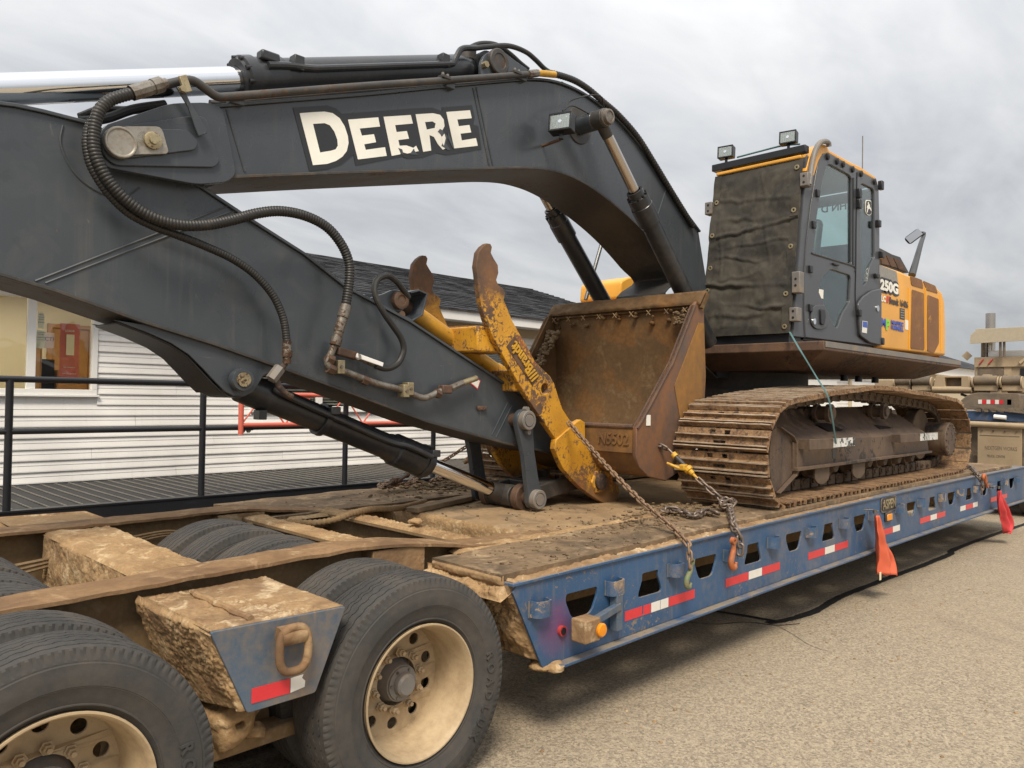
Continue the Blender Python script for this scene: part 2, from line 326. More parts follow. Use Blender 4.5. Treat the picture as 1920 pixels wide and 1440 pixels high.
def mk_glass(name, tint, rough=.02, alpha=.35):
    m_ = bpy.data.materials.new(name); m_.use_nodes = True; t = m_.node_tree; t.nodes.clear()
    o = t.nodes.new('ShaderNodeOutputMaterial'); mixn = t.nodes.new('ShaderNodeMixShader')
    tr = t.nodes.new('ShaderNodeBsdfTransparent'); tr.inputs[0].default_value = tint+(1,)
    gl = t.nodes.new('ShaderNodeBsdfGlossy'); gl.inputs['Roughness'].default_value = rough
    fr = t.nodes.new('ShaderNodeLayerWeight'); pw = t.nodes.new('ShaderNodeMath'); pw.operation = 'POWER'; pw.inputs[1].default_value = 4.0
    t.links.new(fr.outputs['Facing'], pw.inputs[0])
    ad = t.nodes.new('ShaderNodeMath'); ad.operation = 'ADD'; ad.inputs[1].default_value = alpha; ad.use_clamp = True
    t.links.new(pw.outputs[0], ad.inputs[0])
    t.links.new(ad.outputs[0], mixn.inputs[0]); t.links.new(tr.outputs[0], mixn.inputs[1]); t.links.new(gl.outputs[0], mixn.inputs[2])
    t.links.new(mixn.outputs[0], o.inputs[0]); return m_
M['glass'] = mk_glass('window_glass', (.93, .95, .94), .02, .06)
M['cabglass'] = mk_glass('cab_glass', (.80, .90, .89), .02, .04)
def emit(name, c, s):
    m_ = bpy.data.materials.new(name); m_.use_nodes = True; b = m_.node_tree.nodes['Principled BSDF']
    b.inputs['Base Color'].default_value = c+(1,); b.inputs['Emission Color'].default_value = c+(1,); b.inputs['Emission Strength'].default_value = s
    return m_
M['roomlamp'] = emit('room_lamp', (1.0, .90, .72), 3.2)
M['mirror'] = plain('mirror_glass', (.6, .6, .6), .03, 1.0, .02)

# ------------------------------------------------------------------ mesh helpers
class MB:
    def __init__(s): s.v = []; s.f = []
    def add(s, vs, fs):
        o = len(s.v); s.v += [tuple(p) for p in vs]; s.f += [tuple(i+o for i in f) for f in fs]; return s
    def box(s, a, b, mat=None):
        (x0, y0, z0), (x1, y1, z1) = a, b
        x0, x1 = sorted((x0, x1)); y0, y1 = sorted((y0, y1)); z0, z1 = sorted((z0, z1))
        vs = [Vector(p) for p in ((x0,y0,z0),(x1,y0,z0),(x1,y1,z0),(x0,y1,z0),(x0,y0,z1),(x1,y0,z1),(x1,y1,z1),(x0,y1,z1))]
        if mat: vs = [mat @ p for p in vs]
        return s.add(vs, [(0,3,2,1),(4,5,6,7),(0,1,5,4),(1,2,6,5),(2,3,7,6),(3,0,4,7)])
    def cbox(s, c, size, mat=None):
        c = Vector(c); h = Vector(size)/2; return s.box(c-h, c+h, mat)
    def bar(s, p, q, wdt, hgt, upv=(0, 0, 1)):
        p, q = Vector(p), Vector(q); d = (q-p).normalized(); u = Vector(upv); r_ = d.cross(u)
        if r_.length < 1e-4: r_ = Vector((1, 0, 0))
        r_.normalize(); u = r_.cross(d); r_ = r_*wdt/2; u = u*hgt/2
        vs = [p-r_-u, p+r_-u, p+r_+u, p-r_+u, q-r_-u, q+r_-u, q+r_+u, q-r_+u]
        return s.add(vs, [(0,1,2,3),(7,6,5,4),(0,4,5,1),(1,5,6,2),(2,6,7,3),(3,7,4,0)])
    def prism(s, pts, y0, y1):
        """polygon in XZ pulled along Y (convex or simple)"""
        n = len(pts); area = sum(pts[i][0]*pts[(i+1)%n][1]-pts[(i+1)%n][0]*pts[i][1] for i in range(n))
        if area < 0: pts = pts[::-1]
        y0, y1 = min(y0, y1), max(y0, y1)
        vs = [(x, y0, z) for x, z in pts]+[(x, y1, z) for x, z in pts]
        fs = [tuple(range(n)), tuple(range(2*n-1, n-1, -1))]+[(i, i+n, (i+1)%n+n, (i+1)%n) for i in range(n)]
        return s.add(vs, fs)
    def tube(s, pts, r, n=10, closed=False, caps=True):
        pts = [Vector(p) for p in pts]; m_ = len(pts)
        rf = r if callable(r) else (lambda i, t: r)
        T = []
        for i in range(m_):
            a = pts[(i-1) % m_] if (closed or i > 0) else pts[i]; b = pts[(i+1) % m_] if (closed or i < m_-1) else pts[i]
            T.append((b-a).normalized())
        u = T[0].cross(Vector((0, 0, 1)))
        if u.length < .05: u = T[0].cross(Vector((1, 0, 0)))
        u.normalize(); o = len(s.v)
        for i in range(m_):
            u = (u - T[i]*u.dot(T[i])).normalized(); v = T[i].cross(u); rr = rf(i, i/(m_-1) if m_ > 1 else 0)
            for k in range(n):
                a = 2*math.pi*k/n; s.v.append(tuple(pts[i]+(u*math.cos(a)+v*math.sin(a))*rr))
        for i in range(m_ if closed else m_-1):
            j = (i+1) % m_
            for k in range(n): s.f.append((o+i*n+k, o+i*n+(k+1)%n, o+j*n+(k+1)%n, o+j*n+k))
        if caps and not closed:
            s.f.append(tuple(o+k for k in range(n-1, -1, -1))); s.f.append(tuple(o+(m_-1)*n+k for k in range(n)))
        return s
    def cyl(s, p, q, r, n=20, r2=None):
        p, q = Vector(p), Vector(q)
        return s.tube([p, q], (lambda i, t: r if i == 0 or r2 is None else r2), n)
    def lathe(s, o, ax, prof, n=32, closedprof=False):
        """prof: list of (distance along axis, radius)"""
        o, ax = Vector(o), Vector(ax).normalized(); u = ax.cross(Vector((0, 0, 1)))
        if u.length < .05: u = ax.cross(Vector((1, 0, 0)))
        u.normalize(); v = ax.cross(u); b = len(s.v); k = len(prof)
        for i in range(n):
            a = 2*math.pi*i/n; d = u*math.cos(a)+v*math.sin(a)
            for t, r_ in prof: s.v.append(tuple(o+ax*t+d*r_))
        for i in range(n):
            j = (i+1) % n
            for p in range(k if closedprof else k-1):
                q = (p+1) % k; s.f.append((b+i*k+p, b+j*k+p, b+j*k+q, b+i*k+q))
        return s
    def build(s, name, mat, parent=None, smooth=True, bevel=0, ang=35, seg=2):
        me = bpy.data.meshes.new(name); me.from_pydata(s.v, [], s.f); me.validate()
        bm = bmesh.new(); bm.from_mesh(me); bmesh.ops.recalc_face_normals(bm, faces=bm.faces); bm.to_mesh(me); bm.free()
        return finish(name, me, mat, parent, smooth, bevel, ang, seg)
def finish(name, me, mat, parent=None, smooth=True, bevel=0, ang=35, seg=2):
    me.materials.clear(); me.materials.append(M[mat] if isinstance(mat, str) else mat)
    if smooth:
        me.polygons.foreach_set('use_smooth', [True]*len(me.polygons)); me.set_sharp_from_angle(angle=R(ang))
    o = bpy.data.objects.new(name, me); col.objects.link(o); setpar(o, parent)
    if bevel:
        md = o.modifiers.new('bevel', 'BEVEL'); md.width = bevel; md.segments = seg; md.limit_method = 'ANGLE'; md.angle_limit = R(40)
    return o
ROOTLOC = {}
def setpar(o, parent):
    if parent is None: return
    o.parent = parent
    if parent.name in ROOTLOC: o.matrix_parent_inverse = Matrix.Translation(-ROOTLOC[parent.name])
def thing(name, label, cat, loc=(0, 0, 0), group=None):
    o = bpy.data.objects.new(name, None); col.objects.link(o); o.location = loc; o.empty_display_size = .1
    ROOTLOC[o.name] = Vector(loc); return tag(o, label, cat, group)
def tag(o, label, cat, group=None):
    o['label'] = label; o['category'] = cat
    if group: o['group'] = group
    return o
def struct(o): o['kind'] = 'structure'; return o
def stuff(o): o['kind'] = 'stuff'; return o
def inst(src, name, parent, mat4=None):
    o = bpy.data.objects.new(name, src.data); col.objects.link(o); setpar(o, parent)
    for md in src.modifiers:
        if md.type == 'BEVEL':
            n = o.modifiers.new('bevel', 'BEVEL'); n.width = md.width; n.segments = md.segments; n.limit_method = 'ANGLE'; n.angle_limit = md.angle_limit
    if mat4 is not None: o.matrix_basis = mat4
    return o

def curve_mesh(loops, thick, bevel=0, res=2):
    cu = bpy.data.curves.new('c', 'CURVE'); cu.dimensions = '2D'; cu.fill_mode = 'BOTH'
    cu.extrude = max(thick/2-bevel, 0); cu.bevel_depth = bevel; cu.bevel_resolution = res
    if bevel: cu.offset = -bevel
    for lp in loops:
        sp = cu.splines.new('POLY'); sp.points.add(len(lp)-1); sp.use_cyclic_u = True
        for p, (x, y) in zip(sp.points, lp): p.co = (x, y, 0, 1)
    ob = bpy.data.objects.new('c', cu); me = bpy.data.meshes.new_from_object(ob)
    bpy.data.objects.remove(ob); bpy.data.curves.remove(cu); return me
def plate(name, loops, y0, y1, mat, parent=None, bevel=0.004, ang=35):
    """loops: outline (and holes) in X,Z; thickness from y0 to y1"""
    if isinstance(loops[0][0], (int, float)): loops = [loops]
    me = curve_mesh(loops, abs(y1-y0), bevel); ym = (y0+y1)/2
    for v in me.vertices: x, y, z = v.co; v.co = (x, ym-z, y)
    me.update(); return finish(name, me, mat, parent, True, 0, ang)
def plateX(name, loops, x0, x1, mat, parent=None, bevel=0.004):
    """loops in Y,Z; thickness along X, facing -X"""
    if isinstance(loops[0][0], (int, float)): loops = [loops]
    me = curve_mesh(loops, abs(x1-x0), bevel); xm = (x0+x1)/2
    for v in me.vertices: y, z, t = v.co; v.co = (xm+t, y, z)
    me.update(); return finish(name, me, mat, parent)
def text(name, body, size, mat, mw, parent=None, extrude=.001, bold=0.0, sx=1.0, shear=0, align='LEFT'):
    """text mesh; mw maps text plane (x right, y up, z towards reader) to the world"""
    cu = bpy.data.curves.new('t', 'FONT'); cu.body = body; cu.size = size; cu.extrude = extrude; cu.offset = bold; cu.shear = shear
    cu.align_x = align; cu.resolution_u = 3
    ob = bpy.data.objects.new('t', cu); me = bpy.data.meshes.new_from_object(ob); bpy.data.objects.remove(ob); bpy.data.curves.remove(cu)
    for v in me.vertices: v.co.x *= sx
    me.transform(mw); return finish(name, me, mat, parent, False)
def face_negY(x, y, z, rot=0):     # text plane facing the -Y side
    return Matrix.Translation((x, y, z)) @ Matrix(((1,0,0,0),(0,0,-1,0),(0,1,0,0),(0,0,0,1))) @ Matrix.Rotation(rot, 4, 'Z')
def face_negX(x, y, z):            # facing -X; reading direction is -Y
    return Matrix.Translation((x, y, z)) @ Matrix(((0,0,-1,0),(-1,0,0,0),(0,1,0,0),(0,0,0,1)))
def smooth_path(pts, sub=6):
    P = [Vector(p) for p in pts]; P = [P[0]*2-P[1]]+P+[P[-1]*2-P[-2]]; o = []
    for i in range(1, len(P)-2):
        a, b, c, d = P[i-1:i+3]
        for k in range(sub):
            t = k/sub; o.append(.5*((2*b)+(c-a)*t+(2*a-5*b+4*c-d)*t*t+(3*b-a-3*c+d)*t**3))
    o.append(P[-2]); return o
def resample(pts, step):
    L = [0]
    for a, b in zip(pts, pts[1:]): L.append(L[-1]+(b-a).length)
    n = max(2, int(L[-1]/step)); o = []; j = 0
    for i in range(n+1):
        t = L[-1]*i/n
        while j < len(L)-2 and L[j+1] < t: j += 1
        o.append(pts[j].lerp(pts[j+1], (t-L[j])/max(1e-9, L[j+1]-L[j])))
    return o
def ripple_hose(pts, r, pitch=.02, amp=.12, n=10):
    p = resample(smooth_path(pts, 8), pitch/4); mb = MB()
    return mb.tube(p, lambda i, t: r*(1+amp*(1, .2, -1, .2)[i % 4]), n)
def rounded(pts, r, n=3):
    """round the corners of a closed polygon"""
    o = []; k = len(pts)
    for i in range(k):
        a, b, c = Vector(pts[i-1]), Vector(pts[i]), Vector(pts[(i+1) % k])
        d1, d2 = (a-b), (c-b); q = min(r, d1.length*.45, d2.length*.45); p0 = b+d1.normalized()*q; p1 = b+d2.normalized()*q
        for j in range(n+1):
            t = j/n; o.append(tuple(p0.lerp(b, t).lerp(b.lerp(p1, t), t)))
    return o
def circle(cx_, cz_, r, n=24): return [(cx_+r*math.cos(2*math.pi*i/n), cz_+r*math.sin(2*math.pi*i/n)) for i in range(n)]
def fbm(p, sc_=1, oc=4):
    v = 0; a = 1; q = Vector(p)*sc_
    for _ in range(oc): v += a*noise.noise(q); q = q*2.1; a *= .5
    return v
def lumpy_grid(c00, c10, c11, c01, nu, nv, amp, scale, seed=0, normal=None, edge=True, clump=1.0):
    """bilinear patch with fbm and clod relief along its normal; its rim sinks below the surface it lies on"""
    c = [Vector(p) for p in (c00, c10, c11, c01)]
    nrm = (Vector(normal) if normal else (c[1]-c[0]).cross(c[3]-c[0])).normalized()
    lu = ((c[1]-c[0]).length+(c[2]-c[3]).length)/2; lv = ((c[3]-c[0]).length+(c[2]-c[1]).length)/2
    mb = MB(); vs = []; off = Vector((seed*7.3, seed*3.1, 0))
    for j in range(nv+1):
        for i in range(nu+1):
            u, v = i/nu, j/nv; p = c[0].lerp(c[1], u).lerp(c[3].lerp(c[2], u), v); q = p+off
            h = fbm(q, scale, 4)
            d0 = noise.voronoi(q*34)[0][0]; d1 = noise.voronoi(q*75)[0][0]
            g = max(.15, min(1, .55+1.5*noise.noise(q*scale*.8)))
            cl = clump*g*(.011*(.42-d0)+.007*(.42-d1))
            e = min(min(u, 1-u)*lu, min(v, 1-v)*lv); k = min(1, e/max(.02, amp*.9)) if edge else 1
            k = k*k*(3-2*k); dep = (amp*(h*.8+.40)+cl+.003)*k-.012*(1-k)
            vs.append(p+nrm*dep)
    fs = [(j*(nu+1)+i, j*(nu+1)+i+1, (j+1)*(nu+1)+i+1, (j+1)*(nu+1)+i) for j in range(nv) for i in range(nu)]
    return mb.add(vs, fs)
def lump(mb, c, r, seed=0, flat=.6):
    bm = bmesh.new(); bmesh.ops.create_icosphere(bm, subdivisions=2, radius=1)
    for v in bm.verts:
        k = 1+.45*fbm(v.co+Vector((seed*1.7, seed*.9, seed)), 1.6, 3); v.co = Vector((v.co.x*k, v.co.y*k, v.co.z*k*flat))
    bm.verts.index_update()
    mb.add([Vector(c)+v.co*r for v in bm.verts], [[q.index for q in f.verts] for f in bm.faces]); bm.free()

# ================================================================== SETTING: ground
mb = MB(); mb.add([(-250, -250, 0), (400, -250, 0), (400, 400, 0), (-250, 400, 0)], [(0, 1, 2, 3)])
ground = struct(mb.build('asphalt_ground', 'asphalt', smooth=False))
def tar_line(px, wd, name):
    P = smooth_path([atZ(x, y, .004) for x, y in px], 8); P = resample(P, .05); vs = []; fs = []
    for i, p in enumerate(P):
        d = (P[min(i+1, len(P)-1)]-P[max(i-1, 0)]).normalized(); s_ = Vector((-d.y, d.x, 0))
        w1 = wd*(.5+.14*noise.noise(p*2.3)+.10*noise.noise(p*17)); w2 = wd*(.5+.14*noise.noise(p*2.1+Vector((9, 3, 1)))+.10*noise.noise(p*19))
        vs += [p+s_*w1, p-s_*w2]
    for i in range(len(P)-1): fs.append((2*i, 2*i+2, 2*i+3, 2*i+1))
    MB().add(vs, fs).build(name, 'tar', ground, smooth=False)
tar_line([(1250, 1118), (1323, 1141), (1390, 1153), (1453, 1164)], .055, 'crack_seal')
tar_line([(1440, 1168), (1470, 1163), (1500, 1155), (1533, 1143), (1580, 1117), (1667, 1083), (1773, 1043), (1920, 983), (2300, 860)], .075, 'crack_seal')
tar_line([(1290, 1166), (1340, 1170), (1400, 1166), (1455, 1172), (1500, 1169)], .012, 'hairline_crack')
tar_line([(1455, 1172), (1480, 1185), (1520, 1210), (1560, 1222)], .004, 'hairline_crack')

# ================================================================== office building behind
WY = 9.30; WZ0, WZ1 = .80, 3.16; BX0, BX1 = -7.0, 13.5
office = thing('office_building', 'long white sided office with dark shingle roof behind the walkway', 'building', (3, WY, 0))
WIN = [(1.50, 2.78, 1.79, 2.74), (4.70, 6.55, 1.62, 2.60), (8.6, 9.8, 1.7, 2.6)]
pitch = .118; i = 0; z = WZ0
while z < WZ1-.01:
    z1 = min(z+pitch, WZ1); cuts = [(BX0, BX1)]
    for (a, b, c, d) in WIN:
        if z1 > c-.06 and z < d+.06:
            cuts = [s for (p, q) in cuts for s in ((p, min(q, a-.06)), (max(p, b+.06), q)) if s[1]-s[0] > .02] if True else cuts
    for (p, q) in cuts:
        # long boards are lapped at staggered joints
        xs = [p]+[x for x in (-3.6+((i*1.37) % 3.66)+3.66*k for k in range(6)) if p+.3 < x < q-.3]+[q]
        for a, b in zip(xs, xs[1:]):
            mbb = MB(); e_ = .0015
            pr = [(0, 0), (.022, 0), (.022, .012), (.010, (z1-z)*.55), (.014, (z1-z)*.58), (.004, z1-z), (0, z1-z)]
            wob = random.uniform(-.0025, .0025); vs = [(x, WY-y+(wob if x < b-.01 else -wob)*(y > 0), z+h) for x in (a+e_, b-e_) for y, h in pr]; n = len(pr)
            fs = [tuple(range(n)), tuple(range(2*n-1, n-1, -1))]+[(k, (k+1) % n, (k+1) % n+n, k+n) for k in range(n)]
            mbb.add(vs, fs).build('siding_board', 'siding', office, smooth=False)
    z = z1; i += 1
mb = MB()
ws = sorted(WIN); x = BX0     # wall core with window openings
for (a, b, c, d) in ws:
    mb.box((x, WY+.002, 0), (a-.05, WY+.10, WZ1)); mb.box((a-.05, WY+.002, 0), (b+.05, WY+.10, c-.05)); mb.box((a-.05, WY+.002, d+.05), (b+.05, WY+.10, WZ1)); x = b+.05
mb.box((x, WY+.002, 0), (BX1, WY+.10, WZ1))
mb.box((BX1-.1, WY+.1, 0), (BX1, WY+8, WZ1)); mb.box((BX0, WY+.1, 0), (BX0+.1, WY+8, WZ1)); mb.box((BX0, WY+8, 0), (BX1, WY+8.1, WZ1))
mb.build('wall', 'siding', office, smooth=False)
for k, (a, b, c, d) in enumerate(WIN):
    fr = MB(); t = .055
    fr.box((a-t, WY-.035, c-t), (b+t, WY+.06, c)); fr.box((a-t, WY-.035, d), (b+t, WY+.06, d+t))
    fr.box((a-t, WY-.035, c), (a, WY+.06, d)); fr.box((b, WY-.035, c), (b+t, WY+.06, d))
    fr.box((a-t-.02, WY-.05, c-t-.025), (b+t+.02, WY+.02, c-t))
    wn = fr.build('window', 'trim', office, bevel=.004)
    xm = 2.20 if k == 0 else (a+b)/2
    MB().box((xm-.04, WY-.02, c+.002), (xm+.04, WY+.05, d-.002)).build('mullion', 'trim', wn, bevel=.003)
    for p, q in ((a, xm-.04), (xm+.04, b)):
        MB().box((p+.002, WY+.018, c+.002), (q-.002, WY+.024, d-.002)).build('pane', 'glass', wn, smooth=False)
        if k:
            bl = MB()
            for j in range(26):
                zz = c+.02+j*(d-c-.03)/26; bl.box((p+.02, WY+.05, zz), (q-.02, WY+.053, zz+.022))
            bl.build('blind', 'gapmetal', wn, smooth=False)
# room behind the first window
rm = MB(); a, b = .3, 4.2; y0, y1 = WY+.10, WY+2.6
rm.box((a, y1, .8), (b, y1+.05, 3.0)); rm.box((a-.05, y0, .8), (a, y1, 3.0)); rm.box((b, y0, .8), (b+.05, y1, 3.0)); rm.box((a, y0, .75), (b, y1, .8)); rm.box((a, y0, 3.0), (b, y1, 3.05))
rm.build('room_wall', 'roomwall', office, smooth=False)
# dark room behind the blinds
rm = MB(); rm.box((4.4, WY+1.0, .8), (6.9, WY+1.05, 3.0)); rm.box((8.3, WY+1.0, .8), (10.1, WY+1.05, 3.0)); rm.build('room_wall', 'graphite', office, smooth=False)
# eave, fascia, roof
ez = 2.96; ridge_y = 13.3; rz = None
mb = MB(); mb.box((BX0-.3, WY-.42, ez-.02), (BX1+.3, WY-.40, ez+.13)); mb.build('fascia', 'trim', office)
mb = MB(); mb.box((BX0-.3, WY-.40, ez-.01), (BX1+.3, WY+.0, ez+.005)); mb.build('soffit', 'trim', office)
mb = MB(); mb.box((BX0, WY-.03, ez-.16), (BX1, WY-.023, ez-.012)); mb.build('eave_band', 'beige', office)  # beige band along the wall just below the soffit
rzA = atY(590, 478, ridge_y).z; rzB = atY(1090, 556, ridge_y).z; rz = (rzA+rzB)/2
mb = MB(); ncs = 26
for k in range(ncs):
    t0, t1 = k/ncs, (k+1)/ncs+.012
    p0 = (WY-.45+(ridge_y-WY+.45)*t0, ez+.13+(rz-ez-.13)*t0); p1 = (WY-.45+(ridge_y-WY+.45)*t1, ez+.13+(rz-ez-.13)*t1)
    x = BX0-.35; j = 0
    while x < BX1+.35:
        wdt = .30*(.75+.5*random.random()); h = .012+.016*random.random(); x1 = min(x+wdt, BX1+.35)
        mb.add([(x, p0[0]-.01*random.random(), p0[1]+h), (x1-.012, p0[0], p0[1]+h), (x1-.012, p1[0], p1[1]), (x, p1[0], p1[1]), (x, p0[0], p0[1]-.01), (x1-.012, p0[0], p0[1]-.01)],
               [(0, 1, 2, 3), (4, 5, 1, 0), (4, 0, 3), (5, 2, 1)]); x = x1
rf = mb.build('roof_shingles', 'shingle', office, smooth=False); stuff(rf)
mb = MB(); mb.add([(BX0-.35, WY-.44, ez+.12), (BX1+.35, WY-.44, ez+.12), (BX1+.35, ridge_y, rz-.012), (BX0-.35, ridge_y, rz-.012), (BX1+.35, 2*ridge_y-WY+.44, ez+.12), (BX0-.35, 2*ridge_y-WY+.44, ez+.12)], [(0, 1, 2, 3), (3, 2, 4, 5)])
mb.build('roof_deck', 'shingle', office, smooth=False)
# things in the room
lamp = thing('ceiling_lamp', 'lit ceiling lamp panel inside the office room', 'lamp', (2.2, WY+1.3, 2.98))
MB().box((1.2, WY+.7, 2.965), (3.4, WY+1.9, 2.99)).build('diffuser', 'roomlamp', lamp, smooth=False)
MB().box((1.15, WY+.65, 2.975), (3.45, WY+1.95, 2.998)).build('lamp_frame', 'trim', lamp, smooth=False)
ry = WY+2.58
door = thing('room_door', 'oak brown door in its frame inside the lit office room', 'door', (3.1, ry, .8))
MB().box((3.05, ry-.02, .82), (3.5, ry, 2.62)).build('door_leaf', 'oak', door, bevel=.004)
MB().box((2.99, ry-.05, .82), (3.045, ry, 2.68)).box((3.505, ry-.05, .82), (3.56, ry, 2.68)).box((3.045, ry-.05, 2.625), (3.505, ry, 2.68)).build('door_frame', 'oak', door, bevel=.004)
def sheet(name, label, cat, x0, x1, z0, z1, y, mat, lines=(), parent=None):
    t = thing(name, label, cat, ((x0+x1)/2, y, z0), 'paper notices in the office window' if cat == 'notice' else None)
    MB().box((x0, y-.004, z0), (x1, y, z1)).build('sheet', mat, t, smooth=False)
    for body, size, zz, mt in lines: text('lettering', body, size, mt, face_negY((x0+x1)/2, y-.006, zz), t, align='CENTER')
    return t
gy = WY+.30
sheet('wall_poster', 'tall red poster with pale notice on a stand in the office window', 'poster', 2.545, 2.74, 1.86, 2.52, gy, 'redposter', [('LOOK', .035, 2.43, 'white'), ('ing without a', .022, 2.03, 'white'), ('horn this ground?', .020, 1.96, 'white')])
sheet('paper_notice', 'pale paper notice pinned over the red poster', 'notice', 2.605, 2.685, 2.17, 2.40, gy-.012, 'paper')
sheet('paper_notice', 'small upper paper sign taped on window beside mullion', 'notice', 2.265, 2.325, 2.43, 2.60, WY+.05, 'paper', [('ALL', .026, 2.57, 'ink'), ('VISITORS', .014, 2.545, 'ink'), ('ALSO', .02, 2.52, 'ink'), ('SIGN IN', .016, 2.49, 'ink')])
sheet('paper_notice', 'lower paper sign taped on window beside mullion', 'notice', 2.255, 2.335, 2.22, 2.41, WY+.05, 'paper', [('ALL CONTRACT', .013, 2.385, 'ink'), ('TO BE', .02, 2.36, 'ink'), ('COMPLETED', .015, 2.33, 'ink'), ('AT MAIN OFFICE', .011, 2.305, 'ink')])
sheet('banner_sign', 'blue and white banner hung high inside the office', 'sign', 2.40, 2.54, 2.25, 2.42, gy+.2, 'whitep', [('UCTI', .06, 2.33, 'blueink')])
cab_ = thing('office_shelf', 'dark wooden shelf with binders inside the office window', 'shelf', (2.5, gy+.1, 1.2))
MB().box((2.36, gy+.02, 1.2), (2.38, gy+.4, 2.3)).box((2.53, gy+.02, 1.2), (2.545, gy+.4, 2.0)).build('side_panel', 'oak', cab_)
for zz in (1.62, 1.78, 1.92): MB().box((2.38, gy+.02, zz), (2.53, gy+.4, zz+.015)).build('shelf_board', 'graphite', cab_)
MB().box((2.385, gy+.1, 1.63), (2.525, gy+.35, 2.12)).build('binder_row', 'graphite', cab_, bevel=.004)
ph = thing('wall_phone', 'white wall phone beside a green sign inside the office', 'phone', (1.93, gy+.9, 2.0))
MB().box((1.97, gy+.90, 2.0), (2.07, gy+.97, 2.16)).build('phone_body', 'whitep', ph, bevel=.008)
MB().box((1.955, gy+.87, 2.01), (1.985, gy+.90, 2.15)).build('handset', 'trim', ph, bevel=.008)
MB().box((1.80, gy+.92, 1.97), (1.95, gy+.94, 2.2)).build('green_card', 'greenhook', ph)
sheet('pin_board', 'wood framed pin board with papers on the office wall', 'board', 1.92, 2.22, 2.25, 2.62, ry-.01, 'paper')

# ================================================================== walkway with railing
WKZ = .79; WKY0, WKY1 = 7.40, 9.27
walk = thing('walkway', 'raised dark metal grating walkway along the white office', 'walkway', (3, 8.3, 0))
def plank_mesh():
    p = MB(); p.box((-.062, 0, -.05), (.062, WKY1-WKY0-.02, -.004))
    return p
src = plank_mesh().build('plank', 'graphite', walk, bevel=.004, seg=1)
edge = MB().box((-.062, .002, -.004), (-.057, WKY1-WKY0-.024, .006)).build('plank_lip', 'gapmetal', src, smooth=False)
src.matrix_basis = Matrix.Translation((-3.0, WKY0+.01, WKZ)); k = 1; x = -3.0
while x < 12.8:
    x += .131; o = inst(src, 'plank', walk, Matrix.Translation((x, WKY0+.01, WKZ))); inst(edge, 'plank_lip', o)
MB().box((-3.2, WKY0-.055, WKZ-.22), (13.0, WKY0, WKZ-.01)).build('edge_beam', 'rail', walk, bevel=.004)
MB().box((-3.2, WKY0-.065, WKZ-.012), (13.0, WKY0+.03, WKZ+.004)).build('edge_flange', 'rail', walk, bevel=.002)
MB().box((-3.2, WKY0+.9, 0), (13.0, WKY0+.95, WKZ-.06)).build('under_shade_panel', 'graphite', walk)  # black sheet standing in for the shade below the walkway
for k in range(11):
    xx = -3.0+k*1.6; MB().box((xx-.05, WKY0+.02, 0), (xx+.05, WKY0+.12, WKZ-.055)).build('support_leg', 'rail', walk)
rail = thing('pipe_handrail', 'black pipe handrail along the outer edge of the walkway', 'railing', (3, WKY0, WKZ))
RY = WKY0-.02
for xx in (0.0, 1.60, 3.20, 4.80, 6.05, 7.6, 9.2, 10.8):
    MB().cyl((xx, RY, WKZ-.005), (xx, RY, WKZ+1.07), .030, 16).build('post', 'rail', rail)
MB().cyl((-2.5, RY, WKZ+1.075), (12, RY, WKZ+1.075), .027, 14).build('top_rail', 'rail', rail)
MB().cyl((-2.5, RY, WKZ+.645), (12, RY, WKZ+.645), .024, 14).build('mid_rail', 'rail', rail)
gate = thing('truss_gate', 'faded red pipe truss gate clamped to the black handrail', 'gate', (4.8, RY-.07, WKZ+.6))
gy0 = RY-.075; gx0 = atY(452, 780, gy0).x; gx1 = atY(805, 800, gy0).x
gb = atY(460, 797, gy0).z; gt = atY(460, 739, gy0).z; gl = atY(452, 815, gy0).z
MB().cyl((gx0, gy0, gl), (gx0, gy0, gt+.03), .026, 12).build('end_post', 'redpipe', gate)
MB().cyl((gx1, gy0, gl), (gx1, gy0, gt+.03), .026, 12).build('end_post', 'redpipe', gate)
MB().cyl((gx0, gy0, gb), (gx1, gy0, gb), .022, 12).build('lower_chord', 'redpipe', gate)
MB().cyl((gx0, gy0, gt), (gx1, gy0, gt), .022, 12).build('upper_chord', 'redpipe', gate)
nb = 10
for k in range(nb):
    xa = gx0+(gx1-gx0)*k/nb; xb = gx0+(gx1-gx0)*(k+1)/nb; za, zb = (gb, gt) if k % 2 == 0 else (gt, gb)
    MB().cyl((xa, gy0, za), (xb, gy0, zb), .009, 8).build('web_bar', 'redpipe', gate)
cxp = atY(467, 807, gy0).x
for dx in (-.03, .03):
    MB().lathe((cxp+dx, RY, WKZ+.645), (1, 0, 0), [(-.008, .034), (.008, .034), (.008, .05), (-.008, .05)], 20, True).build('clamp_ring', 'steel', gate)
MB().cbox((cxp, RY-.05, WKZ+.645), (.10, .05, .05)).build('clamp_body', 'rail', gate, bevel=.006)

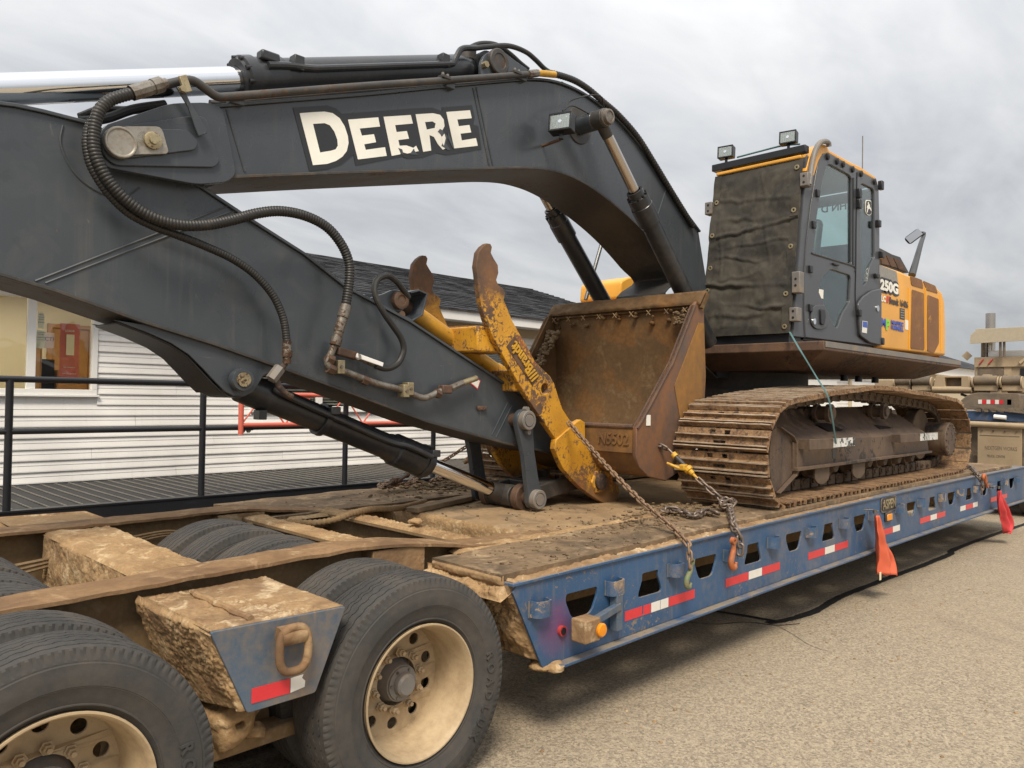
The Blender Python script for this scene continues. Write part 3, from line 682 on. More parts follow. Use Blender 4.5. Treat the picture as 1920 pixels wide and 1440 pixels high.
# ================================================================== buildings beyond
bB = thing('far_building', 'white sided building with overhead doors seen under the excavator body', 'building', (24, 11, 0))
MB().box((15.5, 10.5, 0), (34, 18, 3.0)).build('wall', 'trim', bB, smooth=False)
for k in range(30): MB().box((15.45, 10.47, .05+k*.1), (33.9, 10.5, .05+k*.1+.085)).build('siding_board', 'siding', bB, smooth=False)
for xx in (17.4, 22.0, 26.6):
    d_ = MB().box((xx, 10.42, 0), (xx+3.4, 10.465, 2.5)).build('overhead_door', 'whitep', bB, smooth=False)
    for j in range(5): MB().box((xx+.04, 10.40, .03+j*.5), (xx+3.36, 10.418, .47+j*.5)).build('door_panel', 'trim', d_, bevel=.006)
    MB().box((xx-.14, 10.40, 0), (xx-.01, 10.465, 2.6)).build('door_trim', 'beige', bB)
mb = MB(); mb.add([(15.1, 10.1, 2.98), (34.4, 10.1, 2.98), (34.4, 18.4, 2.98), (15.1, 18.4, 2.98), (18, 14.2, 4.3), (31.5, 14.2, 4.3)], [(0, 1, 5, 4), (1, 2, 5), (2, 3, 4, 5), (3, 0, 4), (3, 2, 1, 0)])
mb.build('roof', 'shingle', bB, smooth=False)
bC = thing('beige_house', 'beige building with dark hip roof far behind the truck', 'building', (44, 14, 0))
p0 = atY(1735, 712, 14.0); p1 = atY(1835, 712, 14.0)
MB().box((40, 12.6, 0), (52, 20, 3.6)).build('wall', 'beige', bC, smooth=False)
MB().box((39.6, 12.2, 3.25), (52.4, 12.55, 3.7)).build('fascia', 'trim', bC, smooth=False)
mb = MB(); mb.add([(39.4, 12.0, 3.7), (52.6, 12.0, 3.7), (52.6, 20.6, 3.7), (39.4, 20.6, 3.7), (43.5, 16.3, 5.4), (48.5, 16.3, 5.4)], [(0, 1, 5, 4), (1, 2, 5), (2, 3, 4, 5), (3, 0, 4), (3, 2, 1, 0)])
mb.build('roof', 'shingle', bC, smooth=False)

# ================================================================== LOWBOY TRAILER
def zd(x): return .925-.0011*(x-9.5)**2
TX1 = 13.15
tr = thing('lowboy_trailer', 'muddy blue lowboy trailer with wooden deck mats carrying the excavator', 'trailer', (6, 4.3, 0))
YF = 2.68; TC = 4.35; YFAR = 2*TC-YF
holesX = [3.24, 3.87, 4.49, 5.12, 5.76, 6.39, 7.05, 8.37, 9.02, 9.68, 10.36, 11.03, 11.70, 12.36]
wide = [1, 0, 1, 0, 1, 0, 1, 1, 0, 1, 0, 1, 0, 1]
loops = [[(2.70+.235*(1-t), zd(2.70)-.02-.44*(1-t)) for t in (0, .5, .94)]+[(2.735, zd(2.72)-.018)]+[(2.9+k*.5, zd(2.9+k*.5)-.016) for k in range(21)]+[(TX1, zd(TX1)-.016)]
         +[(TX1, zd(TX1)-.46)]+[(12.9-k*.5, zd(12.9-k*.5)-.46) for k in range(20)]]
for hx, wd in zip(holesX, wide):
    z_ = zd(hx); a, b = (.128, .080) if wd else (.082, .130)
    loops.append(rounded([(hx-a, z_-.128), (hx+a, z_-.128), (hx+a+(.004 if wd else .0), z_-.165), (hx+b, z_-.265), (hx-b, z_-.265), (hx-a-(.004 if wd else .0), z_-.165)], .040, 5))
beam = plate('side_beam', loops, YF, YF+.014, 'blue', tr, .002)
def strip_along(name, ya, yb, ztop, zbot, mat, par, x0=2.70, x1=TX1, n=24, bev=.003):
    p = MB(); vs = []; fs = []
    for k in range(n+1):
        x = x0+(x1-x0)*k/n; vs += [(x, ya, zd(x)+zbot), (x, yb, zd(x)+zbot), (x, yb, zd(x)+ztop), (x, ya, zd(x)+ztop)]
    for k in range(n):
        o = 4*k; fs += [(o+i_, o+(i_+1) % 4, o+4+(i_+1) % 4, o+4+i_) for i_ in range(4)]
    fs += [(3, 2, 1, 0), (4*n, 4*n+1, 4*n+2, 4*n+3)]
    return p.add(vs, fs).build(name, mat, par, bevel=bev)
strip_along('top_flange', YF-.014, YF+.16, 0, -.016, 'blue', tr)
strip_along('bottom_flange', YF-.055, YF+.14, -.462, -.478, 'blue', tr, x0=2.99)
strip_along('side_beam', YFAR-.014, YFAR, -.0, -.46, 'blue', tr)
# mud along the top flange
mbm = MB()
for k in range(60):
    x0_ = 2.72+k*.1; 
    if fbm((x0_, 0, 3), 1.4, 3) > -.25-.1*(x0_ < 4.2): mbm.v and None
for a_, b_ in ((2.71, 3.6), (3.6, 4.5), (4.5, 5.4)):
    g = lumpy_grid((a_, YF-.012, zd(a_)+.001), (b_, YF-.012, zd(b_)+.001), (b_, YF+.075, zd(b_)+.001), (a_, YF+.075, zd(a_)+.001), 90, 12, .018 if a_ < 3 else .012, 9, 3+a_, clump=1.2)
    g.build('mud_crust', 'mudflat', tr, ang=180)
g = lumpy_grid((5.4, YF-.01, zd(5.4)+.0), (7.4, YF-.01, zd(7.4)+.0), (7.4, YF+.06, zd(7.4)), (5.4, YF+.06, zd(5.4)), 150, 8, .006, 9, 3)
g.build('mud_crust', 'mudflat', tr, ang=180)
# tie-down straps on the beam
def strap_mesh():
    path = [(-.062, 0), (-.060, -.030), (-.048, -.052), (-.02, -.060), (.02, -.060), (.048, -.052), (.060, -.030), (.062, 0)]
    vs = []; fs = []; n = len(path)
    for (x, y) in path:
        d = Vector((x, y)).normalized()*.010
        for zz in (-.040, .040): vs += [(x, y, zz), (x-d.x, y-d.y, zz)]
    for i_ in range(n-1):
        a = 4*i_; b = a+4
        fs += [(a, b, b+2, a+2), (a+1, a+3, b+3, b+1), (a+2, b+2, b+3, a+3), (a, a+1, b+1, b)]
    return MB().add(vs, fs)
brX = [2.89, 3.50, 4.11, 4.77, 5.39, 6.02, 6.66, 7.30, 7.97, 8.60, 9.26, 9.92, 10.57, 11.23, 11.89, 12.55]
s0 = None
for x in brX:
    Mx = Matrix.Translation((x, YF-.001, zd(x)-.150)) @ Matrix.Rotation(random.uniform(-.05, .05), 4, 'Y')
    if s0 is None: s0 = strap_mesh().build('tie_down_loop', 'blueloop', tr, ang=60); s0.matrix_basis = s0.matrix_basis @ Mx; s0.matrix_basis = Mx
    else: inst(s0, 'tie_down_loop', tr, Mx)
for x in brX:
    for s_ in (-1, 1): MB().cyl((x+s_*.066, YF-.004, zd(x)-.19), (x+s_*.066, YF-.004, zd(x)-.11), .006, 6).build('weld_bead', 'blueworn', tr)
tapes = [(3.62, 4.36, 'RrWWR'), (4.74, 5.53, 'RWR'), (6.01, 6.79, 'RWR'), (7.57, 8.05, 'RW'), (8.63, 9.46, 'RWR'), (10.01, 10.72, 'WRW'), (11.29, 12.11, 'RWR')]
for a, b, pat in tapes:
    wts = {'RrWWR': [.23, .12, .13, .12, .40], 'RWR': [.40, .25, .35], 'RW': [.6, .4], 'WRW': [.3, .42, .28]}[pat]; x = a
    for ch, wt in zip(pat, wts):
        xe = x+(b-a)*wt; z0_, z1_ = zd(x)-.372, zd(xe)-.372
        g_ = .003 if ch != 'r' else .01
        MB().add([(x+g_, YF-.0022, z0_), (xe-.003, YF-.0022, z1_), (xe-.003, YF-.0022, z1_+.056), (x+g_, YF-.0022, z0_+.056), (x+g_, YF-.0004, z0_), (xe-.003, YF-.0004, z1_), (xe-.003, YF-.0004, z1_+.056), (x+g_, YF-.0004, z0_+.056)],
                 [(0, 1, 2, 3), (0, 4, 5, 1), (1, 5, 6, 2), (2, 6, 7, 3), (3, 7, 4, 0)]).build('reflective_tape', 'whitetape' if ch == 'W' else 'redtape', tr, smooth=False)
        x = xe
# maker plate with raised letters, amber lamps
ax_ = atY(1665, 944, YF).x; az = atY(1665, 944, YF).z
pl = plate('maker_plate', rounded([(ax_-.20, az-.07), (ax_, az-.085), (ax_+.20, az-.07), (ax_+.20, az+.065), (ax_, az+.085), (ax_-.20, az+.065)], .03), YF-.010, YF-.002, 'steel', tr, .002)
plate('plate_field', rounded([(ax_-.18, az-.056), (ax_, az-.070), (ax_+.18, az-.056), (ax_+.18, az+.052), (ax_, az+.070), (ax_-.18, az+.052)], .025), YF-.0125, YF-.0105, 'black', pl, .0005)
text('lettering', 'ASPEN', .125, 'zinc', face_negY(ax_, YF-.014, az-.042), pl, .002, .002, .92, align='CENTER')
ax2, az2 = atY(1663, 969, YF).x, atY(1663, 969, YF).z
lm = MB().cbox((ax2, YF-.012, az2), (.15, .022, .085)).build('side_lamp', 'under', tr, bevel=.01)
MB().cbox((ax2, YF-.026, az2), (.12, .012, .062)).build('lens', 'amber', lm, bevel=.006)
# lamp on its arm at the rear of the beam
bx = MB(); bx.cbox((3.16, 2.585, .585), (.125, .10, .12))
lb = bx.build('lamp_box', 'mudflat', tr, bevel=.008)
MB().lathe((3.225-.005, 2.535, .58), (0, -1, 0), [(0, .036), (.012, .036), (.018, .030), (.020, 0)], 24).build('lens', 'amber', lb)
MB().bar((3.22, 2.60, .60), (3.50, 2.63, .635), .035, .040).build('lamp_arm', 'blueworn', tr, bevel=.004)
MB().box((3.47, 2.62, .50), (3.525, 2.672, .70)).build('arm_bracket', 'blueworn', tr, bevel=.004)
MB().cyl((3.07, YF-.02, .575), (3.07, YF+.01, .575), .027, 16).build('grommet', 'redlens', tr)
MB().cyl((3.07, YF-.024, .575), (3.07, YF-.021, .575), .019, 16).build('plug', 'black', tr)
# rear end of the deck: slanting mud covered end plate
lumpy_grid((2.945, YF+.002, zd(2.9)-.448), (2.70, YF+.002, zd(2.7)+.002), (2.68, 3.32, zd(2.7)-.0), (2.945, 3.32, zd(2.9)-.448), 110, 130, .050, 5, 5, normal=(-.87, 0, -.25), clump=2.2).build('end_plate_mud', 'mud', tr, ang=180)
MB().add([(2.955, YF+.015, zd(2.9)-.45), (2.715, YF+.015, zd(2.7)-.02), (2.715, 3.32, zd(2.7)-.02), (2.955, 3.32, zd(2.9)-.45)], [(0, 1, 2, 3)]).build('end_plate', 'mudcoat', tr)
lumpy_grid((2.64, YF+.016, zd(2.7)-.075), (2.80, YF+.016, zd(2.7)-.004), (2.80, 3.34, zd(2.7)-.004), (2.62, 3.34, zd(2.7)-.075), 50, 130, .034, 6, 8, normal=(-.5, 0, .8), clump=2.0).build('mud_crust', 'mud', tr, ang=180)
lumpy_grid((2.69, YF+.05, zd(2.7)-.03), (2.69, 3.28, zd(2.7)-.03), (2.685, 3.28, zd(2.7)+.03), (2.685, YF+.05, zd(2.7)+.03), 60, 10, .012, 9, 9, normal=(-1, 0, 0)).build('mud_crust', 'mudflat', tr, ang=180)
lump_ = MB(); lump(lump_, (3.02, YF-.01, zd(3)-.475), .06, 3, .4); lump(lump_, (2.98, YF+.05, zd(3)-.475), .07, 4, .4); lump_.build('mud_lumps', 'mud', tr, ang=180)
# deck mats (boards with frayed edge) and deck plate
def mat_board(x0, x1, ya, yb, seed):
    nx = max(4, int((x1-x0)/.05)); ny = 12; p = MB(); vs = []; fs = []
    for j in range(ny+1):
        for i_ in range(nx+1):
            x = x0+(x1-x0)*i_/nx; y = ya+(yb-ya)*j/ny
            if j in (0, ny): y += .012*noise.noise((x*6, seed, j))
            vs.append((x, y, zd(x)+.034+.006*fbm((x, y, seed), 3, 4)))
    top = len(vs)
    for j in (0, ny):
        for i_ in range(nx+1): q = vs[j*(nx+1)+i_]; vs.append((q[0], q[1], zd(q[0])+.004))
    for i_ in (0, nx):
        pass
    fs = [(j*(nx+1)+i_, j*(nx+1)+i_+1, (j+1)*(nx+1)+i_+1, (j+1)*(nx+1)+i_) for j in range(ny) for i_ in range(nx)]
    for i_ in range(nx):
        fs.append((top+i_, top+i_+1, i_+1, i_)); fs.append((ny*(nx+1)+i_, ny*(nx+1)+i_+1, top+nx+1+i_+1, top+nx+1+i_))
    for i_ in (0, nx):
        fs.append((i_, ny*(nx+1)+i_, top+nx+1+i_, top+i_))
    return p.add(vs, fs).build('deck_mat', 'mat', tr, ang=50)
for a, b in ((2.69, 5.10), (5.105, 7.52), (7.525, 9.94), (9.945, 12.6)):
    mat_board(a, b, YF+.055, 3.27, a); mat_board(a, b, 5.07, YFAR-.05, a+20)
MB().box((2.70, YF+.02, .80), (12.9, 3.30, zd(2.7)-.012)).build('outrigger_deck', 'mudcoat', tr)
MB().box((2.70, 5.05, .80), (12.9, YFAR-.02, zd(2.7)-.012)).build('outrigger_deck', 'mudcoat', tr)
g = lumpy_grid((3.66, 3.27, .895), (12.9, 3.27, .915), (12.9, 5.09, .915), (3.66, 5.09, .895), 220, 50, .010, 3.5, 2); g.build('deck_plate', 'deck', tr, ang=180)
MB().box((3.67, 3.29, .84), (12.9, 5.07, .888)).build('deck_base', 'mudcoat', tr)
g = lumpy_grid((2.9, 3.262, zd(3)+.012), (7.0, 3.262, zd(7)+.012), (7.0, 3.40, .905), (2.9, 3.40, .915), 120, 6, .016, 7, 12); g.build('mud_crust', 'mud', tr, ang=180)
g = lumpy_grid((2.8, 4.93, .91), (6.0, 4.93, .905), (6.0, 5.08, zd(6)+.01), (2.8, 5.08, zd(3)+.01), 90, 6, .012, 7, 14); g.build('mud_crust', 'mud', tr, ang=180)
MB().box((2.97, 3.30, .47), (12.9, 3.33, .838)).build('light_block_beam', 'mudcoat', tr)  # added web that stops light showing through the side beam holes
MB().box((3.72, 5.04, .47), (12.9, 5.07, .838)).build('light_block_beam', 'mudcoat', tr)
# front of deck
MB().box((12.9, YF+.02, .47), (13.15, YFAR-.02, zd(13)-.012)).build('deck_nose', 'blue', tr)
# chassis rails over the wheels
prof = [(-3.0, .965), (.7, .970), (1.3, .985), (1.8, 1.002), (2.2, 1.012), (2.5, .998), (2.75, .970), (3.0, .928), (3.2, .912), (3.7, .905)]
def pz(x, pr):
    for (a, b), (c, d) in zip(pr, pr[1:]):
        if a <= x <= c: t = (x-a)/(c-a); t = t*t*(3-2*t) if False else t; return b+(d-b)*t
    return pr[-1][1]
def rail_beam(ya, yb, pr, name='chassis_rail'):
    n = 110; vs = []; fs = []; p = MB()
    for k in range(n+1):
        x = -3+6.9*k/n; z = pz(x, pr)
        for y, dz in ((ya, -.016), (ya, 0), (ya+(yb-ya)*.33, .004), (ya+(yb-ya)*.66, .004), (yb, 0), (yb, -.016)):
            vs.append((x, y+.004*noise.noise((x*9, y*5, 1)), z+dz+.006*fbm((x, y, 4), 6, 4)))
    for k in range(n):
        for j in range(5): fs.append((k*6+j, (k+1)*6+j, (k+1)*6+j+1, k*6+j+1))
        fs.append((k*6+5, (k+1)*6+5, (k+1)*6, k*6))
    fl = p.add(vs, fs).build(name, 'railmud', tr, ang=60)
    wv = []; wf = []
    ym = (ya+yb)/2
    for k in range(41):
        x = -3+6.9*k/40; z = pz(x, pr)-.014; wv += [(x, ym-.008, z), (x, ym+.008, z), (x, ym+.008, .36), (x, ym-.008, .36)]
    for k in range(40):
        o = 4*k; wf += [(o+i_, o+(i_+1) % 4, o+4+(i_+1) % 4, o+4+i_) for i_ in range(4)]
    MB().add(wv, wf).build('rail_web', 'mudcoat', fl, smooth=False)
    MB().box((-3, ya+.02, .335), (3.9, yb-.02, .358)).build('rail_bottom_flange', 'mudcoat', fl)
    for x in (-.5, .35, 2.35):      # stiffeners / boxed plates
        MB().box((x, ya+.01, .42), (x+.34, ym-.009, pz(x, pr)-.03)).build('stiffener', 'mudflat', fl, bevel=.006)
        MB().box((x, ym+.009, .42), (x+.34, yb-.01, pz(x, pr)-.03)).build('stiffener', 'mudflat', fl, bevel=.006)
    return fl
rail_beam(3.325, 3.565, prof); rail_beam(5.13, 5.37, [(-3, .965), (1.6, .968), (2.3, .976), (2.6, .974), (2.95, .930), (3.3, .90), (3.9, .90)])
# cross members between the rails
def crossbeam(x0, x1, ztop, zbot, ya=3.545, yb=5.15, mudl=True, seed=1, amp=.03):
    b = MB().box((x0+.01, ya, zbot), (x1-.01, yb, ztop-.012)).build('crossmember', 'mudcoat', tr)
    lumpy_grid((x0, ya, ztop-.006), (x1, ya, ztop-.006), (x1, yb, ztop-.006), (x0, yb, ztop-.006), 50, 190, amp*.5, 6, seed, clump=1.1).build('mud_crust', 'mud', b, ang=180)
    if mudl: lumpy_grid((x0+.008, ya, zbot), (x0+.008, ya, ztop-.002), (x0+.008, yb, ztop-.002), (x0+.008, yb, zbot), 50, 170, amp*.7, 6, seed+3, normal=(-1, 0, 0), clump=1.6).build('mud_crust', 'mud', b, ang=180)
    return b
crossbeam(1.30, 1.66, .952, .45, seed=2)
def ibeam(x0, x1, ztop, zbot, seed, ya=3.545, yb=5.15):
    b = MB().box((x0, ya, ztop-.03), (x1, yb, ztop-.012)).box(((x0+x1)/2-.008, ya, zbot), ((x0+x1)/2+.008, yb, ztop-.0305)).build('crossmember', 'mudcoat', tr)
    lumpy_grid((x0, ya, ztop-.006), (x1, ya, ztop-.006), (x1, yb, ztop-.006), (x0, yb, ztop-.006), 26, 190, .012, 6, seed, clump=1.6).build('mud_crust', 'mud', b, ang=180)
ibeam(2.52, 2.69, .925, .50, 5); ibeam(3.08, 3.25, .925, .50, 9)
crossbeam(-.75, -.40, .952, .45, seed=12)
MB().box((3.66, 3.545, .55), (3.68, 5.15, .888)).build('deck_end_plate', 'mudcoat', tr)
lumpy_grid((3.655, 3.5, .70), (3.655, 3.5, .905), (3.655, 5.1, .905), (3.655, 5.1, .70), 8, 60, .012, 8, 21, normal=(-1, 0, 0)).build('mud_crust', 'mud', tr, ang=180)
# outriggers between the axles (near, far, and rear one)
def outrigger(x0, near=True, full=True):
    s_ = lambda y: y if near else 2*TC-y
    fx = [(x0, .932), (x0+.56, .925), (x0+.428, .612), (x0+.146, .608)]
    yo, yi = s_(2.70), s_(3.36)
    fc = plate('outrigger', rounded(fx, .012), min(yo, s_(2.716)), max(yo, s_(2.716)), 'blueworn', tr, .003)
    body = MB(); vs = [(x, s_(2.716), z) for x, z in fx]+[(x, yi, z) for x, z in fx]
    body.add(vs, [(0, 4, 7, 3), (1, 2, 6, 5), (2, 3, 7, 6), (0, 1, 5, 4), (4, 5, 6, 7)]).build('outrigger_box', 'mudcoat', fc)
    A = [Vector(v) for v in vs]
    yn = s_(2.705)
    lumpy_grid((x0, yn, .930), (x0+.56, yn, .922), (x0+.56, yi, .925), (x0, yi, .932), 130, 150, .012, 6, 31+x0, clump=1.2).build('mud_crust', 'mudflat', fc, ang=180)
    lumpy_grid((x0+.146, yn, .606), (x0, yn, .935), (x0-.03, yi, .94), (x0+.12, yi, .50), 100, 170, .014, 5, 35+x0, normal=(-.93, 0, -.36), clump=1.25).build('mud_crust', 'mud', fc, ang=180)
    if near and full:
        rib = MB()
        for k in range(24):
            t = k/23; rib.v and None
        p = [Vector((x0+.17+.004*math.sin(k*1.7), 2.735+k*.044, .940)) for k in range(13)]
        rib.tube(resample(smooth_path(p), .02), lambda i_, t: .014*(1+.5*noise.noise((i_*.5, 2, 1))), 8); rib.build('weld_ridge', 'mudflat', fc)
        # lifting ring
        cx_, cz_ = x0+.305, .80
        lugp = MB().lathe((cx_-.055, 2.668, .868), (1, 0, 0), [(0, .0), (0, .034), (.10, .034), (.10, 0)], 18); lugp.box((cx_-.052, 2.670, .853), (cx_+.042, 2.70, .902)); lugp.build('ring_lug', 'railmud', fc)
        rp = []
        for k in range(40):
            a = 2*math.pi*k/40; rx, rz_ = .060, .082
            px_, pz_ = rx*math.copysign(abs(math.cos(a))**.7, math.cos(a)), rz_*math.copysign(abs(math.sin(a))**.75, math.sin(a))
            rp.append(Vector((cx_+px_, 2.655, .818+pz_)))
        MB().tube(rp, .0165, 12, closed=True).build('lifting_ring', 'railmud', fc, ang=180)
        MB().box((x0+.16, 2.6975, .640), (x0+.315, 2.6995, .695)).build('reflective_tape', 'redtape', fc, smooth=False)
        tt = [(x0+.318, .640), (x0+.318, .695), (x0+.372, .697), (x0+.366, .685), (x0+.380, .671), (x0+.378, .648)]
        plate('reflective_tape', tt, 2.6975, 2.6995, 'whitetape', fc, 0)
    return fc
outrigger(1.215); outrigger(1.215, False); outrigger(-.80, True, False); outrigger(-.80, False)
# ---- wheels
RT = .505; ZC = .475
def tyre_mesh():
    n = 304; vs = []; fs = []; mb_ = MB()
    # profile across the tyre: (offset y, radius); y=0 is the tyre centre, -.135 the outer side
    half = [(.0, .505, 0), (.009, .505, 1), (.0105, .494, 1), (.0135, .494, 1), (.015, .505, 1), (.049, .504, 2), (.0505, .493, 2), (.0535, .493, 2), (.055, .5035, 2), (.088, .501, 3), (.0895, .490, 3), (.0930, .490, 3), (.0945, .500, 3), (.1175, .4960, 4), (.1225, .490, 5), (.128, .468, 6), (.1315, .458, 0), (.1315, .452, 0), (.1335, .450, 0), (.1350, .4475, 0), (.1350, .444, 0), (.139, .425, 0), (.1405, .405, 0), (.139, .380, 0), (.1370, .378, 0), (.1370, .375, 0), (.1350, .372, 0), (.130, .345, 0), (.122, .322, 0), (.1240, .320, 0), (.1240, .316, 0), (.118, .3125, 0), (.108, .302, 0), (.095, .290, 0)]
    prof_ = [(-y, r, g) for y, r, g in reversed(half)]+[(y, r, g) for y, r, g in half[1:]]
    k = len(prof_)
    for i_ in range(n):
        a = 2*math.pi*i_/n; zig = .0050*(1 if (i_//3) % 2 else -1); zig2 = .0050*(1 if ((i_+1)//3) % 2 else -1)
        for (y, r, g) in prof_:
            yy = y; rr = r
            if g in (1,): yy += zig
            if g in (2, 3): yy += zig2*(.8 if g == 2 else .5)
            if g == 5 and i_ % 3 == 0: rr -= .006; yy *= .965
            if g == 6 and i_ % 3 == 0: yy *= .965
            x, z = rr*math.cos(a), rr*math.sin(a)
            if z < -.475: z = -.475+.0008*(i_ % 2)
            vs.append((x, yy, z))
    for i_ in range(n):
        j = (i_+1) % n
        for p in range(k-1): fs.append((i_*k+p, j*k+p, j*k+p+1, i_*k+p+1))
    return mb_.add(vs, fs)
def rim_mesh():
    me = curve_mesh([circle(0, 0, .255, 60), circle(0, 0, .108, 36)]+[circle(.200*math.cos(2*math.pi*(k+.5)/10), .200*math.sin(2*math.pi*(k+.5)/10), .0270, 18) for k in range(10)], .012, .002)
    bm = bmesh.new(); bm.from_mesh(me); bpy.data.meshes.remove(me)
    p = MB(); p.v = [(v.co.x, .100-v.co.z, v.co.y) for v in bm.verts]; p.f = []
    bm.verts.index_update()
    for f in bm.faces: p.f.append(tuple(v.index for v in f.verts))
    bm.free()
    # the disc is domed: hub area nearer the outside than the hand holes ring (dish)
    p.v = [(x, y-.028*max(0, min(1, (.165-math.hypot(x, z))/.02)), z) for x, y, z in p.v]
    p.lathe((0, 0, 0), (0, 1, 0), [(-.122, .2985), (-.128, .2975), (-.128, .291), (-.118, .283), (-.100, .2765), (-.070, .274), (-.045, .268), (-.020, .258), (.09, .250), (.108, .250), (.106, .262), (-.03, .272), (-.09, .29), (-.118, .2985)], 72)
    return p
ty0 = rm0 = None
WH = []
def wheel(x, y, flip=False, rim=True):
    global ty0, rm0
    Mx = Matrix.Translation((x, y, ZC)) @ (Matrix.Rotation(math.pi, 4, 'Z') if flip else Matrix()) @ Matrix.Rotation(random.uniform(0, 6.28) if not (rim == 'main') else 0, 4, 'Y') @ Matrix()
    Mt = Matrix.Translation((x, y, ZC)) @ (Matrix.Rotation(math.pi, 4, 'Z') if flip else Matrix())
    if rm0 is None:
        wh = rim_mesh().build('wheel', 'rim', tr, ang=40); rm0 = wh; wh.matrix_basis = Mt
        ty0 = tyre_mesh().build('tyre', 'tyre', wh, ang=24)
    else:
        wh = inst(rm0, 'wheel', tr, Mt); inst(ty0, 'tyre', wh)
    return wh
nut0 = None
for x in (2.18, .745, -.69):
    wh = wheel(x, 2.825, rim='main')
    hb = MB().lathe((0, .018, 0), (0, 1, 0), [(-.036, 0), (-.036, .040), (-.026, .050), (.0, .053), (.002, .074), (.012, .076), (.012, .082), (.060, .090), (.085, .106), (.10, .106)], 32)
    hub = hb.build('hub', 'hub', wh, ang=30)
    hub_n = MB()
    for k in range(6):
        a = 2*math.pi*k/6; hub_n.lathe((.065*math.cos(a), .018, .065*math.sin(a)), (0, 1, 0), [(-.006, 0), (-.006, .006), (.004, .006)], 6)
    hub_n.build('cap_bolt', 'steel', hub)
    for k in range(10):
        a = 2*math.pi*k/10+.2
        Mn = Matrix.Translation((.1290*math.cos(a), .068, .1290*math.sin(a)))
        if nut0 is None:
            nut0 = MB().lathe((0, 0, 0), (0, -1, 0), [(0, .024), (.005, .024), (.005, .0175), (.022, .017), (.026, .011), (.038, .010), (.040, 0)], 6).build('lug_nut', 'rim', wh, ang=30); nut0.matrix_basis = Mn
        else: inst(nut0, 'lug_nut', wh, Mn)
    for k, ch in enumerate('ROADLUX'):
        a = R(12-k*9.0)
        Mx = Matrix.Translation((.398*math.cos(a), -.1406, .398*math.sin(a))) @ Matrix.Rotation(-(a-math.pi/2), 4, 'Y') @ face_negY(0, 0, -.02)
        text('sidewall_lettering', ch, .060, 'tyre', Mx, wh, .005, .0015, 1.0, align='CENTER')
    wheel(x, 3.165)
    for y in (3.735, 4.03, 4.43, 4.765): wheel(x, y)
    MB().cyl((x, 2.95, ZC), (x, 5.75, ZC), .065, 20).build('axle', 'mudcoat', tr)
    MB().box((x-.09, 3.33, .36), (x+.09, 3.56, .62)).build('spring_seat', 'mudcoat', tr, bevel=.02)
# muddy hanger below the outrigger, suspension beam
hg = MB(); hc = atY(425, 1350, 3.02)
hg.lathe((hc.x, 2.95, hc.z), (0, 1, 0), [(.0, .02), (-.035, .022), (-.035, .05), (-.01, .07), (0, .085), (.25, .085), (.3, .06)], 28)
hg.v = [tuple(Vector(v)+Vector((1, .5, 1))*.022*fbm(v, 14, 3)) for v in hg.v]
hg.build('suspension_hanger', 'mud', tr, ang=180)
MB().bar((-.4, 3.2, .40), (2.7, 3.2, .40), .12, .16).build('suspension_beam', 'mudcoat', tr, bevel=.02)
MB().bar((hc.x-.5, 3.05, hc.z-.12), (hc.x+.6, 3.05, hc.z-.10), .12, .06).build('torque_rod', 'mudcoat', tr, bevel=.01)
lh = MB()
for k in range(14): lump(lh, (hc.x+random.uniform(-.05, .12), 2.98+random.uniform(0, .2), hc.z+random.uniform(-.13, .1)), random.uniform(.03, .06), k+60)
lh.build('mud_lumps', 'mud', tr, ang=180)
# conduit, loose cables
cp = [(2.25, 5.10, .80), (2.40, 5.06, .86), (2.66, 4.92, .895), (2.84, 4.72, .90), (2.93, 4.60, .93), (3.08, 4.62, .955), (3.29, 4.70, .955), (3.62, 4.80, .925), (4.04, 5.02, .915)]
ripple_hose(cp, .022, .035, .14, 10).build('cable_conduit', 'mudcoat', tr)
for k in range(3):
    MB().tube(resample(smooth_path([(1.75, 5.1, .83+.02*k), (2.0, 5.08, .86+.015*k), (2.3, 5.06, .80+.02*k), (2.66, 4.93, .885+.01*k)]), .03), .008, 6).build('cable', 'mudcoat', tr)
    MB().tube(resample(smooth_path([(.3, 5.0, .70+.03*k), (.7, 4.9, .74+.02*k), (1.0, 5.05, .72+.03*k), (1.31, 5.0, .78+.02*k)]), .03), .010, 6).build('cable', 'mudcoat', tr)
ripple_hose([(.45, 4.55, .80), (.62, 4.62, .77), (.8, 4.7, .68), (1.0, 4.72, .58)], .03, .05, .2, 10).build('cable_conduit', 'mudcoat', tr)

# ---- loose things on the trailer
bd = MB(); bd.box((-.62, -.055, 0), (.62, .055, .038)); o = bd.build('loose_board', 'wood', bevel=.006)
o.location = (4.22, 4.83, .912); o.rotation_euler = (0, -.012, .285); tag(o, 'dirty wooden board lying on the deck by the far rail', 'board')
st = MB(); lump(st, (3.17, 4.03, .962), .045, 5, .5); lump(st, (3.21, 4.06, .962), .03, 8, .5); tag(st.build('clay_lump', 'mud', ang=180), 'pale lump of dried clay on a muddy crossmember', 'clay lump')
deb = MB(); rnd = random.Random(3)
for k in range(900):
    zone = rnd.random()
    if zone < .45: x, y = rnd.gauss(4.75, .55), rnd.gauss(3.2, .18)
    elif zone < .7: x, y = rnd.gauss(4.6, .5), rnd.gauss(5.45, .2)
    elif zone < .85: x, y = rnd.uniform(3.7, 5.4), rnd.uniform(3.3, 5.0)
    else: x, y = rnd.uniform(2.75, 4.6), rnd.uniform(2.75, 3.25)
    if y < YF+.05 or y > YFAR-.1 or x < 2.75: continue
    zb = zd(x)+.034 if (YF+.05 < y < 3.27 or y > 5.07) else .905
    if x < 3.68 and zb < .91: continue
    lump(deb, (x, y, zb+.002), min(.022, abs(rnd.gauss(.004, .006))+.0025), k, .5)
stuff(deb.build('scattered_earth', 'clod', ang=180))
